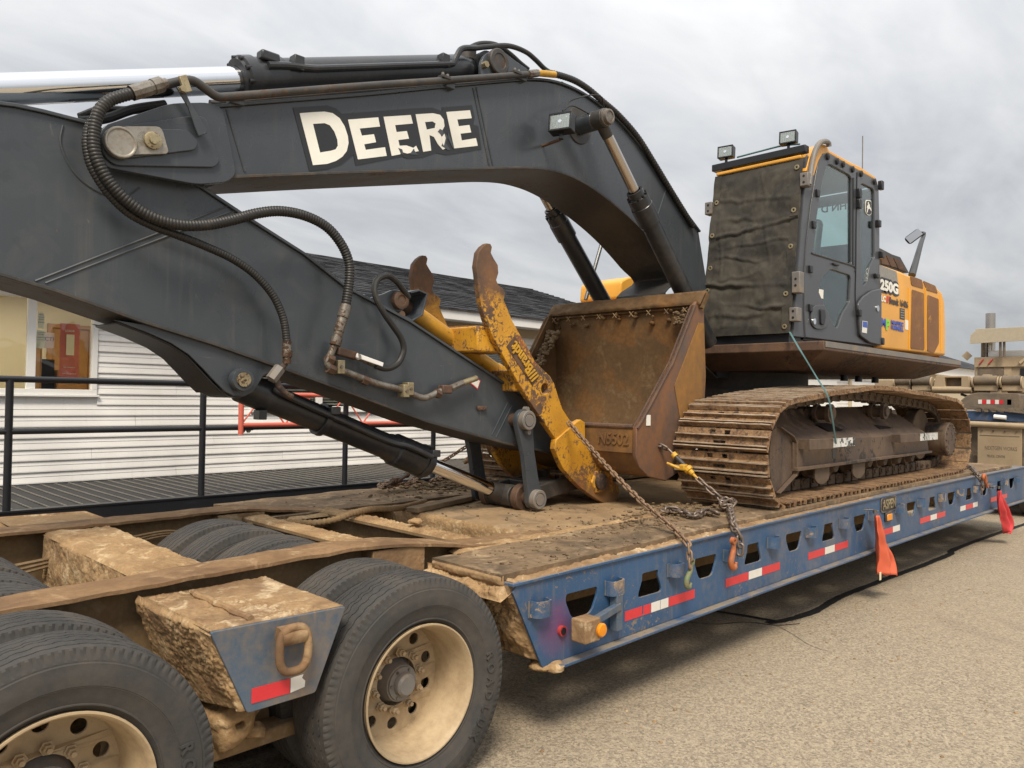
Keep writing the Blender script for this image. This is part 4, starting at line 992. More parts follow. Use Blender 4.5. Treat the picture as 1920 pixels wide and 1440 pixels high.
hp = MB()
for k in range(420):
    if k < 200: lump(hp, (rnd.gauss(5.05, .18), rnd.gauss(3.24, .12), .955+rnd.random()*.012), rnd.uniform(.006, .022), k, .5)
    else: lump(hp, (rnd.gauss(4.9, .3), rnd.gauss(5.5, .2), .95+rnd.random()*.03), rnd.uniform(.008, .03), k, .45)
stuff(hp.build('earth_heap', 'clod', ang=180))

# ================================================================== EXCAVATOR
YC = 4.46
ex = thing('excavator', 'yellow and dark grey tracked excavator chained to the blue lowboy trailer', 'excavator', (8, YC, .96))
Z1 = lambda pts: zoomed(0, 60, 3, pts)
Z2 = lambda pts: zoomed(400, 60, 3, pts)
Z3 = lambda pts: zoomed(960, 100, 3, pts)
Z4 = lambda pts: zoomed(1260, 220, 3, pts)
Z5 = lambda pts: zoomed(0, 500, 3, pts)
Z6 = lambda pts: zoomed(400, 480, 3, pts)
Z7 = lambda pts: zoomed(760, 480, 3, pts)
YB, YB2 = 4.20, 4.72
def plate_pair(name, loops, ya, yb, t, mat, par, bevel=.003):
    return plate(name, loops, ya, ya+t, mat, par, bevel), plate(name, loops, yb-t, yb, mat, par, bevel)
# ---- boom
btop = XZ(YB, [(392, 204), (500, 195), (640, 184), (720, 177), (867, 162), (983, 152), (1022, 153), (1050, 159), (1075, 169), (1100, 183), (1125, 201), (1160, 231), (1200, 278), (1230, 320), (1263, 372), (1310, 436)])
bbot = XZ(YB, [(425, 330), (580, 324), (700, 320), (917, 314), (980, 313), (1020, 316), (1050, 323), (1080, 335), (1112, 354), (1147, 381), (1182, 411), (1215, 445), (1250, 488), (1275, 522)])
foot = [(7.15, 2.50), (7.55, 2.30), (7.62, 2.15), (7.50, 2.02), (7.25, 2.02)]
outline = btop+foot+bbot[::-1]
boom = plate('boom', outline, YB, YB+.016, 'grey', ex, .003)
plate('web_plate', outline, YB2-.016, YB2, 'grey', boom, .003)
def ribbon(pts, ya, yb, t, name, mat, par):
    vs = []; fs = []; n = len(pts)
    for i_, (x, z) in enumerate(pts):
        a = Vector(pts[max(i_-1, 0)]); b = Vector(pts[min(i_+1, n-1)]); d = (b-a).normalized(); nn = Vector((-d.y, d.x))*t
        vs += [(x, ya, z), (x, yb, z), (x+nn.x, yb, z+nn.y), (x+nn.x, ya, z+nn.y)]
    for i_ in range(n-1):
        o_ = 4*i_; fs += [(o_+k, o_+(k+1) % 4, o_+4+(k+1) % 4, o_+4+k) for k in range(4)]
    fs += [(3, 2, 1, 0), (4*n-4, 4*n-3, 4*n-2, 4*n-1)]
    return MB().add(vs, fs).build(name, mat, par, bevel=.003, ang=25)
def curve2(pts, sub=5): return [(p.x, p.y) for p in smooth_path([(x, z, 0) for x, z in pts], sub)]
ribbon(curve2(btop), YB-.022, YB2+.022, .018, 'top_plate', 'grey', boom)
ribbon(curve2(bbot+[(6.2, 2.72), (6.75, 2.25), (7.2, 2.02)]), YB-.022, YB2+.022, -.018, 'bottom_plate', 'under', boom)
# weld seams on the web
for a, b in (((425, 205), (459, 322)), ((887, 165), (917, 310)), ((893, 164), (924, 310))):
    p, q = atY(*a, YB-.001), atY(*b, YB-.001); MB().tube([p, q], .007, 6).build('weld_seam', 'grey', boom)
p, q = atY(1250, 350, YB-.001), atY(1232, 408, YB-.001); MB().tube([p, q], .005, 6).build('weld_seam', 'grey', boom)
# boom nose (fork plates round the arm)
YN = 4.165
nose = XZ(YN, Z1([(575, 545), (600, 520), (960, 400), (1165, 395), (1250, 420), (1290, 600), (1330, 800), (1280, 845), (1110, 858), (600, 762), (565, 700), (552, 620)]))
for a in (YN, YB2-.005): plate('nose_plate', rounded(nose, .05), a, a+.04, 'grey', boom, .004)
np2 = XZ(YN, Z1([(560, 600), (600, 545), (1060, 475), (1150, 475), (1230, 735), (1200, 765), (640, 755), (575, 700)]))
plate('nose_doubler', rounded(np2, .05), YN-.018, YN-.001, 'grey', boom, .005)
np3 = XZ(YN, Z1([(565, 590), (610, 545), (1040, 555), (1100, 620), (1090, 670), (700, 720), (600, 700)]))
plate('nose_boss', rounded(np3, .05), YN-.034, YN-.0185, 'grey', boom, .005)
pk = XZ(YN, Z1([(595, 620), (620, 560), (680, 542), (890, 542), (930, 680), (920, 696), (680, 702), (620, 690)]))
plate('pin_keeper', rounded(pk, .03), YN-.046, YN-.0345, 'pinsteel', boom, .003)
pc = atY(*Z1([(678, 622)])[0], YN-.05)
MB().lathe((pc.x, pc.y+.02, pc.z), (0, -1, 0), [(0, .078), (.03, .078), (.034, .074), (.034, .068), (.028, .062), (.030, 0)], 36).build('arm_pin', 'pinsteel', boom)
pb = atY(*Z1([(858, 612)])[0], YN-.05)
bo = MB().lathe((pb.x, pb.y+.01, pb.z), (0, -1, 0), [(0, .044), (.022, .044), (.024, .040), (.024, .022), (.036, .020), (.036, 0)], 24).build('keeper_bolt', 'zinc', boom)
MB().lathe((pb.x-.035, pb.y+.01, pb.z+.0), (0, -1, 0), [(0, .042), (.006, .04), (.006, 0)], 24).build('bolt_hole', 'black', bo)
# ---- DEERE decal
dec = Z2([(447, 425), (640, 413), (690, 430), (722, 460), (1130, 430), (1230, 425), (1287, 446), (1285, 424), (1455, 411), (1470, 480), (1462, 520), (1490, 530), (1508, 660), (1310, 692), (1252, 680), (1172, 706), (1090, 712), (1060, 700), (800, 751), (788, 690), (720, 745), (640, 772), (540, 783)])
plate('decal_field', XZ(YB-.002, dec), YB-.0035, YB-.0015, 'decalblack', boom, 0)
D_o = [(485, 457), (560, 451), (625, 448), (670, 456), (710, 485), (738, 530), (756, 585), (760, 625), (750, 670), (725, 702), (690, 725), (640, 742), (560, 749)]
D_i = [(560, 517), (625, 513), (655, 525), (680, 560), (697, 605), (700, 640), (688, 660), (660, 668), (600, 678)]
E1 = [(757, 493), (927, 480), (937, 532), (823, 543), (835, 583), (903, 575), (915, 620), (848, 632), (857, 663), (965, 648), (975, 697), (813, 717)]
E2 = [(957, 477), (1110, 467), (1122, 515), (1022, 524), (1030, 563), (1088, 557), (1100, 600), (1040, 608), (1047, 640), (1085, 638), (1125, 652), (1140, 640), (1155, 670), (1090, 684), (1062, 676), (1050, 688), (1003, 697)]
R_o = [(1137, 463), (1235, 457), (1275, 466), (1295, 492), (1300, 530), (1285, 558), (1270, 566), (1290, 600), (1312, 652), (1290, 662), (1262, 630), (1240, 590), (1215, 580), (1225, 667), (1180, 674)]
R_i = [(1190, 507), (1232, 503), (1250, 515), (1245, 540), (1200, 549)]
E3 = [(1310, 450), (1443, 440), (1453, 485), (1372, 492), (1380, 530), (1440, 523), (1450, 565), (1390, 572), (1397, 610), (1477, 597), (1487, 640), (1355, 655)]
for lp in ([D_o, D_i], [E1], [E2], [R_o, R_i], [E3]):
    plate('decal_letter', [XZ(YB-.004, Z2(l)) for l in lp], YB-.0055, YB-.0037, 'white', boom, 0)
for lp in ([(1262, 560), (1275, 545), (1292, 555), (1300, 585), (1288, 590), (1278, 575)], [(1283, 640), (1300, 600), (1312, 575), (1318, 590), (1308, 625), (1332, 662), (1318, 664), (1300, 650)], [(1318, 560), (1330, 590), (1350, 630), (1352, 662), (1340, 640), (1322, 600)], [(1040, 652), (1062, 660), (1070, 690), (1055, 688), (1048, 668)], [(1105, 688), (1128, 655), (1132, 668), (1150, 690), (1120, 690)]):
    plate('decal_tear', XZ(YB-.006, Z2(lp)), YB-.0072, YB-.0058, 'grey', boom, 0)
plate('decal_scrap', XZ(YB-.007, Z2([(1285, 590), (1300, 572), (1306, 598), (1296, 640), (1288, 625)])), YB-.0090, YB-.0075, 'white', boom, 0)
# ---- arm
YA, YA2 = 4.262, 4.658
atop = XZ(YA, [(-330, 290), (-120, 215), (-20, 196), (28, 202), (80, 213), (167, 235), (280, 300), (377, 355), (477, 421), (567, 478), (647, 541), (767, 605), (850, 660), (933, 714), (985, 748), (1020, 776), (1046, 805)])
abot = XZ(YA, [(-330, 440), (-120, 478), (0, 511), (107, 543), (267, 600), (400, 642), (533, 689), (667, 738), (800, 788), (947, 829), (990, 838), (1030, 846)])
ao = atop+[XZ(YA, [(1052, 825)])[0]]+abot[::-1]
arm = plate('arm', ao, YA, YA+.016, 'grey_worn', ex, .003)
plate('web_plate', ao, YA2-.016, YA2, 'grey_worn', arm, .003)
ribbon(atop, YA-.018, YA2+.018, .018, 'top_plate', 'grey_worn', arm)
ribbon(abot, YA-.018, YA2+.018, -.018, 'bottom_plate', 'under', arm)
# arm web weld seams and fairing ridge
for a, b in (((66, 527), (430, 385)), ((85, 531), (445, 392))):
    p, q = atY(*a, YA-.001), atY(*b, YA-.001); MB().tube([p, q], .006, 6).build('weld_seam', 'grey_worn', arm)
p = [atY(x, y, YA-.002) for x, y in [(118, 235), (113, 265), (125, 300), (150, 335), (190, 362), (230, 370), (262, 352)]]
MB().tube(resample(smooth_path(p), .03), .006, 6).build('weld_seam', 'grey_worn', arm)
for a, b in (((960, 760), (930, 820)), ((952, 755), (922, 815))):
    p, q = atY(*a, YA-.001), atY(*b, YA-.001); MB().tube([p, q], .004, 6).build('weld_seam', 'grey_worn', arm)
lt = XZ(YA, Z6([(1440, 715), (1480, 688), (1502, 700), (1485, 752)]))
plate('warning_label', lt, YA-.004, YA-.002, 'redtape', arm, 0)
plate('warning_label', [(x+(sum(p[0] for p in lt)/4-x)*.22, z+(sum(p[1] for p in lt)/4-z)*.22) for x, z in lt], YA-.006, YA-.0045, 'white', arm, 0)
lc = atY(*Z6([(1503, 855)])[0], YA)
MB().cbox((lc.x, YA-.012, lc.z), (.085, .022, .032)).build('grease_block', 'rusty', arm, bevel=.004)
# bucket cylinder bracket under the arm
br = XZ(4.28, Z5([(640, 300), (830, 372), (960, 430), (1060, 495), (1140, 575), (1200, 640), (1260, 700), (1310, 727), (1370, 730), (1420, 705), (1450, 660), (1480, 610), (1560, 575), (1200, 440), (900, 340)]))
for a in (4.272, 4.628): plate('cylinder_bracket', br, a, a+.022, 'grey', arm, .003)
cb = XZ(4.28, Z5([(660, 320), (830, 385), (960, 445), (1055, 510), (1130, 590), (1190, 655), (1250, 712)]))
ribbon(cb, 4.29, 4.63, .012, 'bracket_plate', 'black', arm)
# rear (left) part: arm cylinder eye hidden beyond the frame
# ---- pins helper
def pin(px, py, Y, r, par, ring=True, depth=.05, mat='steel'):
    p = atY(px, py, Y)
    o_ = MB().lathe((p.x, Y+.05, p.z), (0, -1, 0), [(0, r*1.0), (.05, r*1.0), (.054, r*.96), (.054, 0)], 28).build('pin', mat, par)
    if ring: MB().lathe((p.x, Y+depth+.012, p.z), (0, -1, 0), [(0, r*1.55), (depth, r*1.55), (depth+.006, r*1.48), (depth+.006, r*1.05), (0, r*1.05)], 32).build('pin_boss', 'grey', par)
    return p
# ---- bucket cylinder
def on(px, py): p = atY(px, py, YC); return Vector((p.x, YC, p.z))
c0 = atY(458, 712, 4.22); pin(458, 712, 4.20, .042, arm, True, .05, 'zinc')
base = Vector((c0.x, YC, c0.z)); tipp = atY(1006, 936, 4.10); tip = Vector((tipp.x, YC, tipp.z))
ax = (tip-base).normalized(); L = (tip-base).length
cyl = MB().lathe(base, ax, [(.05, .065), (.10, .096), (.30, .098), (.305, .088), (L*.50, .088), (L*.505, .095), (L*.525, .102), (L*.53, .114), (L*.635, .116), (L*.64, .108), (L*.66, .108), (L*.662, .05)], 36)
cyl.cyl(base-Vector((0, .15, 0)), base+Vector((0, .15, 0)), .105, 24)
bc = cyl.build('bucket_cylinder', 'cylblack', ex, ang=30)
MB().lathe(base, ax, [(L*.64, .053), (L*.965, .053)], 32).build('cylinder_rod', 'chrome', bc)
re = MB().cyl(tip-Vector((0, .13, 0)), tip+Vector((0, .13, 0)), .088, 28); re.lathe(base, ax, [(L*.93, .058), (L*.955, .075), (L*.985, .08)], 24)
re.build('rod_eye', 'under', bc, bevel=.006)
cp_ = [base+ax*.28+Vector((0, -.10, .05)), base+ax*.36+Vector((0, -.118, .035)), base+ax*(L*.40)+Vector((0, -.112, .02)), base+ax*(L*.49)+Vector((0, -.118, .02)), base+ax*(L*.54)+Vector((0, -.140, .035)), base+ax*(L*.63)+Vector((0, -.142, .03))]
MB().tube(resample(smooth_path(cp_), .03), .020, 10).build('oil_tube', 'cylblack', bc)
for t in (.28, .64):
    q_ = base+ax*(L*t); MB().lathe(q_, ax, [(-.02, .09 if t < .5 else .11), (-.02, .108 if t < .5 else .124), (.02, .108 if t < .5 else .124), (.02, .09)], 30).build('clamp_band', 'cylblack', bc)
    MB().cbox(q_+Vector((.02, -.12, .06)), (.07, .05, .05)).build('port_block', 'cylblack', bc, bevel=.006)
q_ = base+ax*.25+Vector((-.02, -.02, -.12)); MB().cbox(q_, (.05, .08, .06)).build('tube_lug', 'cylblack', bc, bevel=.004)
for k in range(8):
    a = 2*math.pi*k/8; u_ = ax.cross(Vector((0, 1, 0))).normalized(); v_ = Vector((0, 1, 0)); c_ = base+ax*(L*.659)+u_*.088*math.cos(a)+v_*.088*math.sin(a)
    MB().cyl(c_, c_+ax*.014, .011, 8).build('gland_bolt', 'black', bc)
# ---- bucket linkage: two side links, one H link
LP0 = atY(986, 788, 4.12); LP1 = atY(1006, 936, 4.12)
def link_plate(ya, yb):
    a, b = Vector((LP0.x, LP0.z)), Vector((LP1.x, LP1.z)); d = (b-a).normalized(); n_ = Vector((-d.y, d.x)); pts = []
    for k in range(11): an = math.pi*k/10; pts.append(tuple(a-d*.085*math.sin(an)+n_*.085*math.cos(an)))
    pts += [tuple(a-n_*.075+d*.12), tuple(a-n_*.060+d*.25), tuple(b-n_*.065-d*.12)]
    for k in range(11): an = math.pi*k/10; pts.append(tuple(b+d*.08*math.sin(an)-n_*.08*math.cos(an)))
    pts += [tuple(b+n_*.065-d*.12), tuple(a+n_*.060+d*.25), tuple(a+n_*.075+d*.12)]
    return plate('side_link', pts, ya, yb, 'grey_worn', ex, .006)
sl = link_plate(4.13, 4.18); sl2 = link_plate(4.74, 4.79)
for (P_, nm) in ((LP0, 'x'), (LP1, 'y')):
    MB().lathe((P_.x, 4.14, P_.z), (0, -1, 0), [(0, .075), (.055, .075), (.060, .070), (.060, .052), (.05, .050), (.05, .047), (.062, .045), (.062, 0)], 32).build('link_pin', 'hub', sl)
    MB().cyl((P_.x, 4.15, P_.z), (P_.x, 4.78, P_.z), .05, 20).build('cross_pin', 'rusty', sl)
for dx, dz in ((.0, .085), (.02, -.09)):
    MB().cyl((LP0.x+dx, 4.10, LP0.z+dz), (LP0.x+dx, 4.14, LP0.z+dz), .020, 10).build('pin_bolt', 'hub', sl)
for y_ in (4.24, 4.60): MB().lathe((LP1.x, y_, LP1.z), (0, 1, 0), [(0, .05), (0, .105), (.07, .105), (.07, .05)], 28).build('spacer', 'rusty', sl, bevel=.006)
EP = atY(1118, 902, 4.10)            # lower bucket pin
hl = MB(); 
for y_ in (4.235, 4.645): hl.bar((LP1.x, y_+.02, LP1.z), (EP.x, y_+.02, EP.z), .05, .13)
hl.box((LP1.x+.22, 4.26, LP1.z-.02), (EP.x-.16, 4.66, LP1.z+.10)); hl.build('bucket_link', 'under', ex, bevel=.01)
# ---- thumb with two claws
TY, TY2 = 4.09, 4.83
claw = [(913, 456), (905, 462), (897, 473), (893, 500), (895, 513), (898, 545), (903, 573), (910, 598), (920, 622), (933, 648), (947, 673), (973, 720), (1000, 763), (1027, 802), (1045, 828), (1058, 841), (1075, 846), (1090, 838), (1096, 822), (1090, 808), (1070, 790), (1055, 767), (1046, 740), (1040, 720), (1033, 707), (1003, 677), (987, 647), (970, 618), (960, 600), (951, 577), (945, 562), (948, 549), (943, 540), (935, 535), (931, 525), (935, 512), (934, 497), (926, 484), (921, 474), (923, 463), (920, 457)]
clx = XZ(TY, claw); hole = circle(atY(1022, 729, TY).x, atY(1022, 729, TY).z, .042, 20)
th = plate('thumb', [clx, hole], TY, TY+.05, 'thumb', ex, .006)
plate('claw', [clx, hole], TY2, TY2+.05, 'thumb', th, .006)
tpin = atY(1078, 822, TY)
MB().lathe((tpin.x, TY+.02, tpin.z), (0, -1, 0), [(0, .115), (.028, .115), (.034, .108), (.034, .06), (.028, .056), (.028, 0)], 36).build('thumb_pin', 'thumb_rust', th)
MB().cyl((tpin.x, TY+.03, tpin.z), (tpin.x, TY2+.04, tpin.z), .07, 24).build('pin_tube', 'thumb_rust', th)
# boxed name panel with raised letters along the claw
q0 = atY(958, 642, TY-.002); q1 = atY(1004, 712, TY-.002); ang_ = math.atan2(q1.z-q0.z, q1.x-q0.x)
pd = Vector((math.cos(ang_), 0, math.sin(ang_))); pn = Vector((-pd.z, 0, pd.x)); pc_ = (q0+q1)/2; hl_ = (q1-q0).length/2
plate('name_panel', [tuple(((pc_+pd*a*hl_*1.05+pn*b*.058).x, (pc_+pd*a*hl_*1.05+pn*b*.058).z)) for a, b in ((-1, -1), (1, -1), (1, 1), (-1, 1))], TY-.004, TY-.0015, 'rusty', th, 0)
Mt = Matrix.Translation(pc_+pd*hl_*.98-Vector((0, .007, 0))) @ Matrix(((-pd.x, -pn.x, 0, 0), (0, 0, -1, 0), (-pd.z, -pn.z, 0, 0), (0, 0, 0, 1))) @ Matrix.Translation((0, -.040, 0))
text('raised_lettering', '///Brandt', .125, 'binder', Mt, th, .005, .003, .80)
# cross tube between the claws
ct0 = atY(905, 618, TY+.03)
MB().box((ct0.x-.03, TY+.05, ct0.z-.16), (ct0.x+.26, TY2, ct0.z+.03)).build('cross_box', 'thumb', th, bevel=.015)
plate('cross_wear_plate', [(ct0.x+.0, 0), (ct0.x+.2, 0), (ct0.x+.2, .01), (ct0.x, .01)], TY+.2, TY2-.2, 'thumb_rust', th, 0).location.z = ct0.z+.032
ct1 = atY(985, 690, TY+.03); MB().box((ct1.x-.10, TY+.05, ct1.z-.18), (ct1.x+.02, TY2, ct1.z-.02)).build('cross_box', 'thumb', th, bevel=.012)
# thumb cylinder on the arm
t0 = atY(757, 572, 4.46); t1 = atY(940, 703, 4.46)
tc0 = Vector((t0.x, 4.46, t0.z)); tc1 = Vector((t1.x, 4.46, t1.z)); tax = (tc1-tc0).normalized(); tl = (tc1-tc0).length
tcy = MB().lathe(tc0, tax, [(.10, 0), (.10, .060), (tl*.93, .060), (tl*.935, .070), (tl, .070), (tl, 0)], 28).build('thumb_cylinder', 'ycyl', ex)
MB().lathe(tc0, tax, [(0, .055), (.12, .055)], 20).build('cylinder_neck', 'rusty', tcy)
MB().lathe(tc0+tax*tl, tax, [(0, .045), (.25, .045)], 20).build('cylinder_rod', 'chrome_d', tcy)
bkp = XZ(4.3, Z6([(880, 235), (950, 215), (1005, 190), (1060, 195), (1090, 230), (1075, 290), (1040, 340), (1000, 325), (950, 285)]))
for y_ in (4.29, 4.60): plate('thumb_bracket', rounded(bkp, .02), y_, y_+.03, 'grey_worn', arm, .004)
lp_ = XZ(4.3, Z6([(1040, 330), (1110, 370), (1170, 335), (1198, 215), (1150, 188), (1100, 200)]))
ribbon(lp_, 4.28, 4.60, .014, 'guard_loop', 'grey', arm)
pp = atY(*Z6([(1045, 250)])[0], 4.28)
MB().lathe((pp.x, 4.29, pp.z), (0, -1, 0), [(0, .062), (.04, .062), (.044, .056), (.044, .036), (.036, .034), (.038, 0)], 24).build('bracket_pin', 'rusty', arm)
MB().cyl((pp.x+.01, 4.25, pp.z-.095), (pp.x+.01, 4.29, pp.z-.095), .022, 10).build('bracket_bolt', 'rusty', arm)
# ---- bucket
BY0, BY1 = 3.60, 5.32
side = [(5.87, 2.66), (5.80, 2.60), (5.47, 2.09), (5.05, 1.62), (4.985, 1.56), (4.985, 1.34), (5.03, 1.25), (5.15, 1.17), (5.40, 1.12), (5.70, 1.22), (5.88, 1.42), (5.98, 1.72), (6.00, 2.00), (5.97, 2.30), (5.95, 2.66)]
bk = plate('bucket', side, BY0, BY0+.035, 'bucket_side', ex, .006)
plate('side_plate', side, BY1-.035, BY1, 'bucket_in', bk, .006)
shell = [(5.90, 2.67), (5.925, 2.30), (5.95, 2.00), (5.93, 1.74), (5.84, 1.46), (5.68, 1.27), (5.40, 1.165), (5.16, 1.20), (5.05, 1.30), (5.015, 1.40), (5.02, 1.55)]
sh = curve2(shell, 5)
ribbon(sh, BY0+.036, BY1-.036, .014, 'shell_outside', 'bucket_out', bk)
ribbon([(x+.0, z) for x, z in sh], BY0+.036, BY1-.036, -.016, 'shell_inside', 'bucket_in', bk)
# visible worn rim along the near side edge
rimp = [(5.80, 2.60), (5.47, 2.09), (5.05, 1.62), (4.985, 1.56)]
ribbon(rimp, BY0-.012, BY0+.045, .016, 'side_cutter', 'rusty', bk)
rimp2 = [(5.80, 2.60), (5.47, 2.09), (5.05, 1.62)]
ribbon(rimp2, BY1-.045, BY1+.012, .016, 'side_cutter', 'bucket_in', bk)
# outer wear strip on the near side: yellow-brown skin
plate('side_skin', [(5.50, 1.90), (5.62, 1.55), (5.66, 1.24), (5.86, 1.43), (5.96, 1.72), (5.985, 2.0), (5.95, 2.45), (5.86, 2.45)], BY0-.006, BY0-.001, 'bucket_out', bk, .002)
# cutting edge with mud caked welds
ce = lumpy_grid((5.83, BY0-.03, 2.61), (5.83, BY1+.02, 2.61), (5.93, BY1+.02, 2.74), (5.93, BY0-.03, 2.74), 110, 12, .022, 7, 41, normal=(-.8, 0, .3)); ce.build('cutting_edge_mud', 'bucket_in', bk, ang=180)
MB().add([(5.86, BY0-.03, 2.58), (5.86, BY1+.02, 2.58), (5.96, BY1+.02, 2.72), (5.96, BY0-.03, 2.72), (5.90, BY0-.03, 2.57), (5.90, BY1+.02, 2.57), (5.99, BY1+.02, 2.70), (5.99, BY0-.03, 2.70)], [(0, 1, 2, 3), (7, 6, 5, 4), (3, 2, 6, 7), (0, 4, 5, 1), (0, 3, 7, 4), (1, 5, 6, 2)]).build('cutting_edge', 'bucket_in', bk)
for k in range(9):
    y_ = BY0+.10+(BY1-BY0-.2)*k/8; bs = MB()
    c_ = Vector((5.84, y_, 2.555))
    for j_ in range(3): lump(bs, c_+Vector((.02+.02*random.random(), random.uniform(-.022, .022), random.uniform(-.09, .02))), random.uniform(.012, .024), k*9+j_, .9)
    tl_ = bs.build('edge_bolt', 'bucket_in', bk, ang=180)
    xm = MB()
    for s_ in (-1, 1): xm.bar(c_+Vector((-.030, -.022*s_, .03)), c_+Vector((-.034, .022*s_, -.015)), .007, .004)
    xm.build('chalk_cross', 'deck', tl_, smooth=False)
cl = MB()
for k in range(150):
    t_ = random.random(); lump(cl, (5.76-.30*t_+.04*random.random(), BY1-.05-random.random()*(.16-.10*t_), 2.44-t_*.52), random.uniform(.012, .032), k+80, .8)
cl.build('caked_soil', 'clod', bk, ang=180)
cl = MB()
for k in range(40): lump(cl, (5.83, BY0+.05+random.random()*.18, 2.56-.12*random.random()), random.uniform(.01, .024), k+120, .8)
cl.build('caked_soil', 'clod', bk, ang=180)
MB().cyl((5.0, BY0+.04, 1.565), (5.0, BY1-.04, 1.565), .022, 10).build('hinge_bar', 'rusty', bk)
text('raised_lettering', 'N5502', .13, 'bucket_out', face_negX(4.984, 3.98, 1.42), bk, .004, .002, .85)
plate('hinge_plate', [(0, 0), (.01, 0), (.01, .2), (0, .2)], 3.64, 5.28, 'bucket_out', bk, 0).location = (4.990, 0, 1.36)
lbx = atY(1217, 788, BY0-.01); MB().cbox((lbx.x, BY0-.0035, lbx.z), (.055, .004, .085)).build('paper_tag', 'white', bk, smooth=False)
# bucket ears (hinge plates) with two pins
ear = XZ(4.08, Z7([(845, 1035), (838, 1085), (860, 1140), (885, 1195), (930, 1250), (985, 1305), (1060, 1360), (1150, 1412), (1180, 1395), (1203, 1330), (1195, 1290), (1165, 1262), (1180, 1180), (1250, 1190), (1180, 1120), (1060, 1090), (1010, 1050), (1008, 935), (985, 920), (960, 935)]))
for y_ in (4.075, 4.795):
    e_ = plate('bucket_ear', ear, y_, y_+.055, 'thumb', bk, .006)
    if y_ < 4.2:
        ep = Vector((EP.x, 0, EP.z))
        MB().lathe((EP.x, y_+.02, EP.z), (0, -1, 0), [(0, .105), (.030, .105), (.036, .098), (.036, .068), (.030, .064), (.034, 0)], 6).build('ear_boss', 'thumb_rust', e_, bevel=.01)
        MB().lathe((EP.x, y_-.012, EP.z), (0, -1, 0), [(0, .07), (.028, .07), (.032, .064), (.032, 0)], 28).build('ear_pin', 'rusty', e_)
        0 and plate('worn_heel', XZ(4.08, Z7([(905, 1225), (985, 1310), (1060, 1362), (1150, 1408), (1178, 1393), (1200, 1335), (1130, 1330), (1050, 1310), (960, 1240)])), y_-.0015, y_-.0005, 'thumb_rust', e_, 0)
ribbon(XZ(4.08, Z7([(1000, 935), (1010, 1060), (1080, 1130), (1180, 1200)])), 4.13, 4.795, .02, 'ear_web', 'bucket_out', bk)
# ---- arm cylinder on top of the boom
s0_ = atY(930, 118, YC-.19); A1 = Vector((s0_.x, YC, s0_.z)); A0p = atY(0, 168, YC); A0 = Vector((A0p.x, YC, A0p.z))
pE = atY(445, 150, YC); ax2_ = (Vector((pE.x, YC, pE.z))-A1).normalized(); LB = (Vector((pE.x, YC, pE.z))-A1).length
RODL = (atop[0][0]-.02-A1.x)/ax2_.x-LB
acyl = MB().lathe(A1, ax2_, [(.05, .05), (.12, .095), (.20, .115), (.24, .118), (LB-.30, .118), (LB-.295, .128), (LB-.10, .128), (LB-.095, .140), (LB-.03, .140), (LB-.02, .125), (LB, .122), (LB+.002, .08)], 40)
acyl.cyl(A1-Vector((0, .11, 0)), A1+Vector((0, .11, 0)), .115, 28)
ac = acyl.build('arm_cylinder', 'cylblack', ex, ang=30)
MB().lathe(A1, ax2_, [(LB-.1, .078), (LB+RODL-.12, .078)], 36).build('cylinder_rod', 'chrome', ac)
rodE = A1+ax2_*(LB+RODL)
ree = MB().cyl(rodE-Vector((0, .11, 0)), rodE+Vector((0, .11, 0)), .13, 28); ree.lathe(A1, ax2_, [(LB+RODL-.22, .08), (LB+RODL-.14, .105), (LB+RODL-.05, .11)], 28); ree.build('rod_eye', 'grey', ac, bevel=.006)
lug = [atop[1], (rodE.x+.16, rodE.z-.02), (rodE.x+.12, rodE.z+.12), (rodE.x, rodE.z+.16), (rodE.x-.12, rodE.z+.12), (rodE.x-.16, rodE.z-.02), (atop[0][0]-.02, atop[0][1]), abot[0]]
for y_ in (YA-.002, YA2-.028): plate('cylinder_lug', lug, y_, y_+.03, 'grey', arm, .004)
MB().cyl((rodE.x, YA-.04, rodE.z), (rodE.x, YA2+.04, rodE.z), .06, 24).build('rod_pin', 'steel', arm)
MB().add([(atop[0][0], YA+.017, atop[0][1]), (atop[0][0], YA2-.017, atop[0][1]), (abot[0][0], YA2-.017, abot[0][1]), (abot[0][0], YA+.017, abot[0][1])], [(0, 1, 2, 3)]).build('end_plate', 'grey', arm)
for k in range(10):
    a = 2*math.pi*k/10; u_ = ax2_.cross(Vector((0, 1, 0))).normalized(); c_ = A1+ax2_*(LB-.03)+u_*.128*math.cos(a)+Vector((0, 1, 0))*.128*math.sin(a)
    MB().cyl(c_-ax2_*.01, c_+ax2_*.022, .014, 8).build('gland_bolt', 'black', ac)
q_ = A1+ax2_*(LB-.16); MB().cbox(q_+Vector((0, -.085, .105)), (.12, .08, .06)).build('port_block', 'cylblack', ac, bevel=.012)
YT = YC-.13
tb = [atY(x, y, YT) for x, y in [(503, 122), (543, 123), (587, 128), (633, 127), (720, 124), (837, 120), (850, 118), (857, 104), (867, 91), (893, 90)]]
MB().tube(resample(smooth_path(tb), .02), .022, 10).build('oil_tube', 'cylblack', ac)
for q in ((835, 118), (560, 124)):
    p = atY(*q, YT); MB().cbox(p+Vector((0, .02, .02)), (.07, .07, .09)).build('tube_clamp', 'cylblack', ac, bevel=.006)
hp_ = [atY(x, y, YT) for x, y in [(893, 90), (913, 88), (953, 86), (985, 97), (1005, 113), (1020, 128), (1035, 138)]]
MB().tube(resample(smooth_path(hp_), .02), .020, 10).build('hose', 'rubber', ac)
hp_ = [atY(x, y, YT+.15) for x, y in [(875, 92), (900, 82), (930, 84), (955, 100), (975, 118), (990, 130)]]
MB().tube(resample(smooth_path(hp_), .02), .020, 10).build('hose', 'rubber', ac)
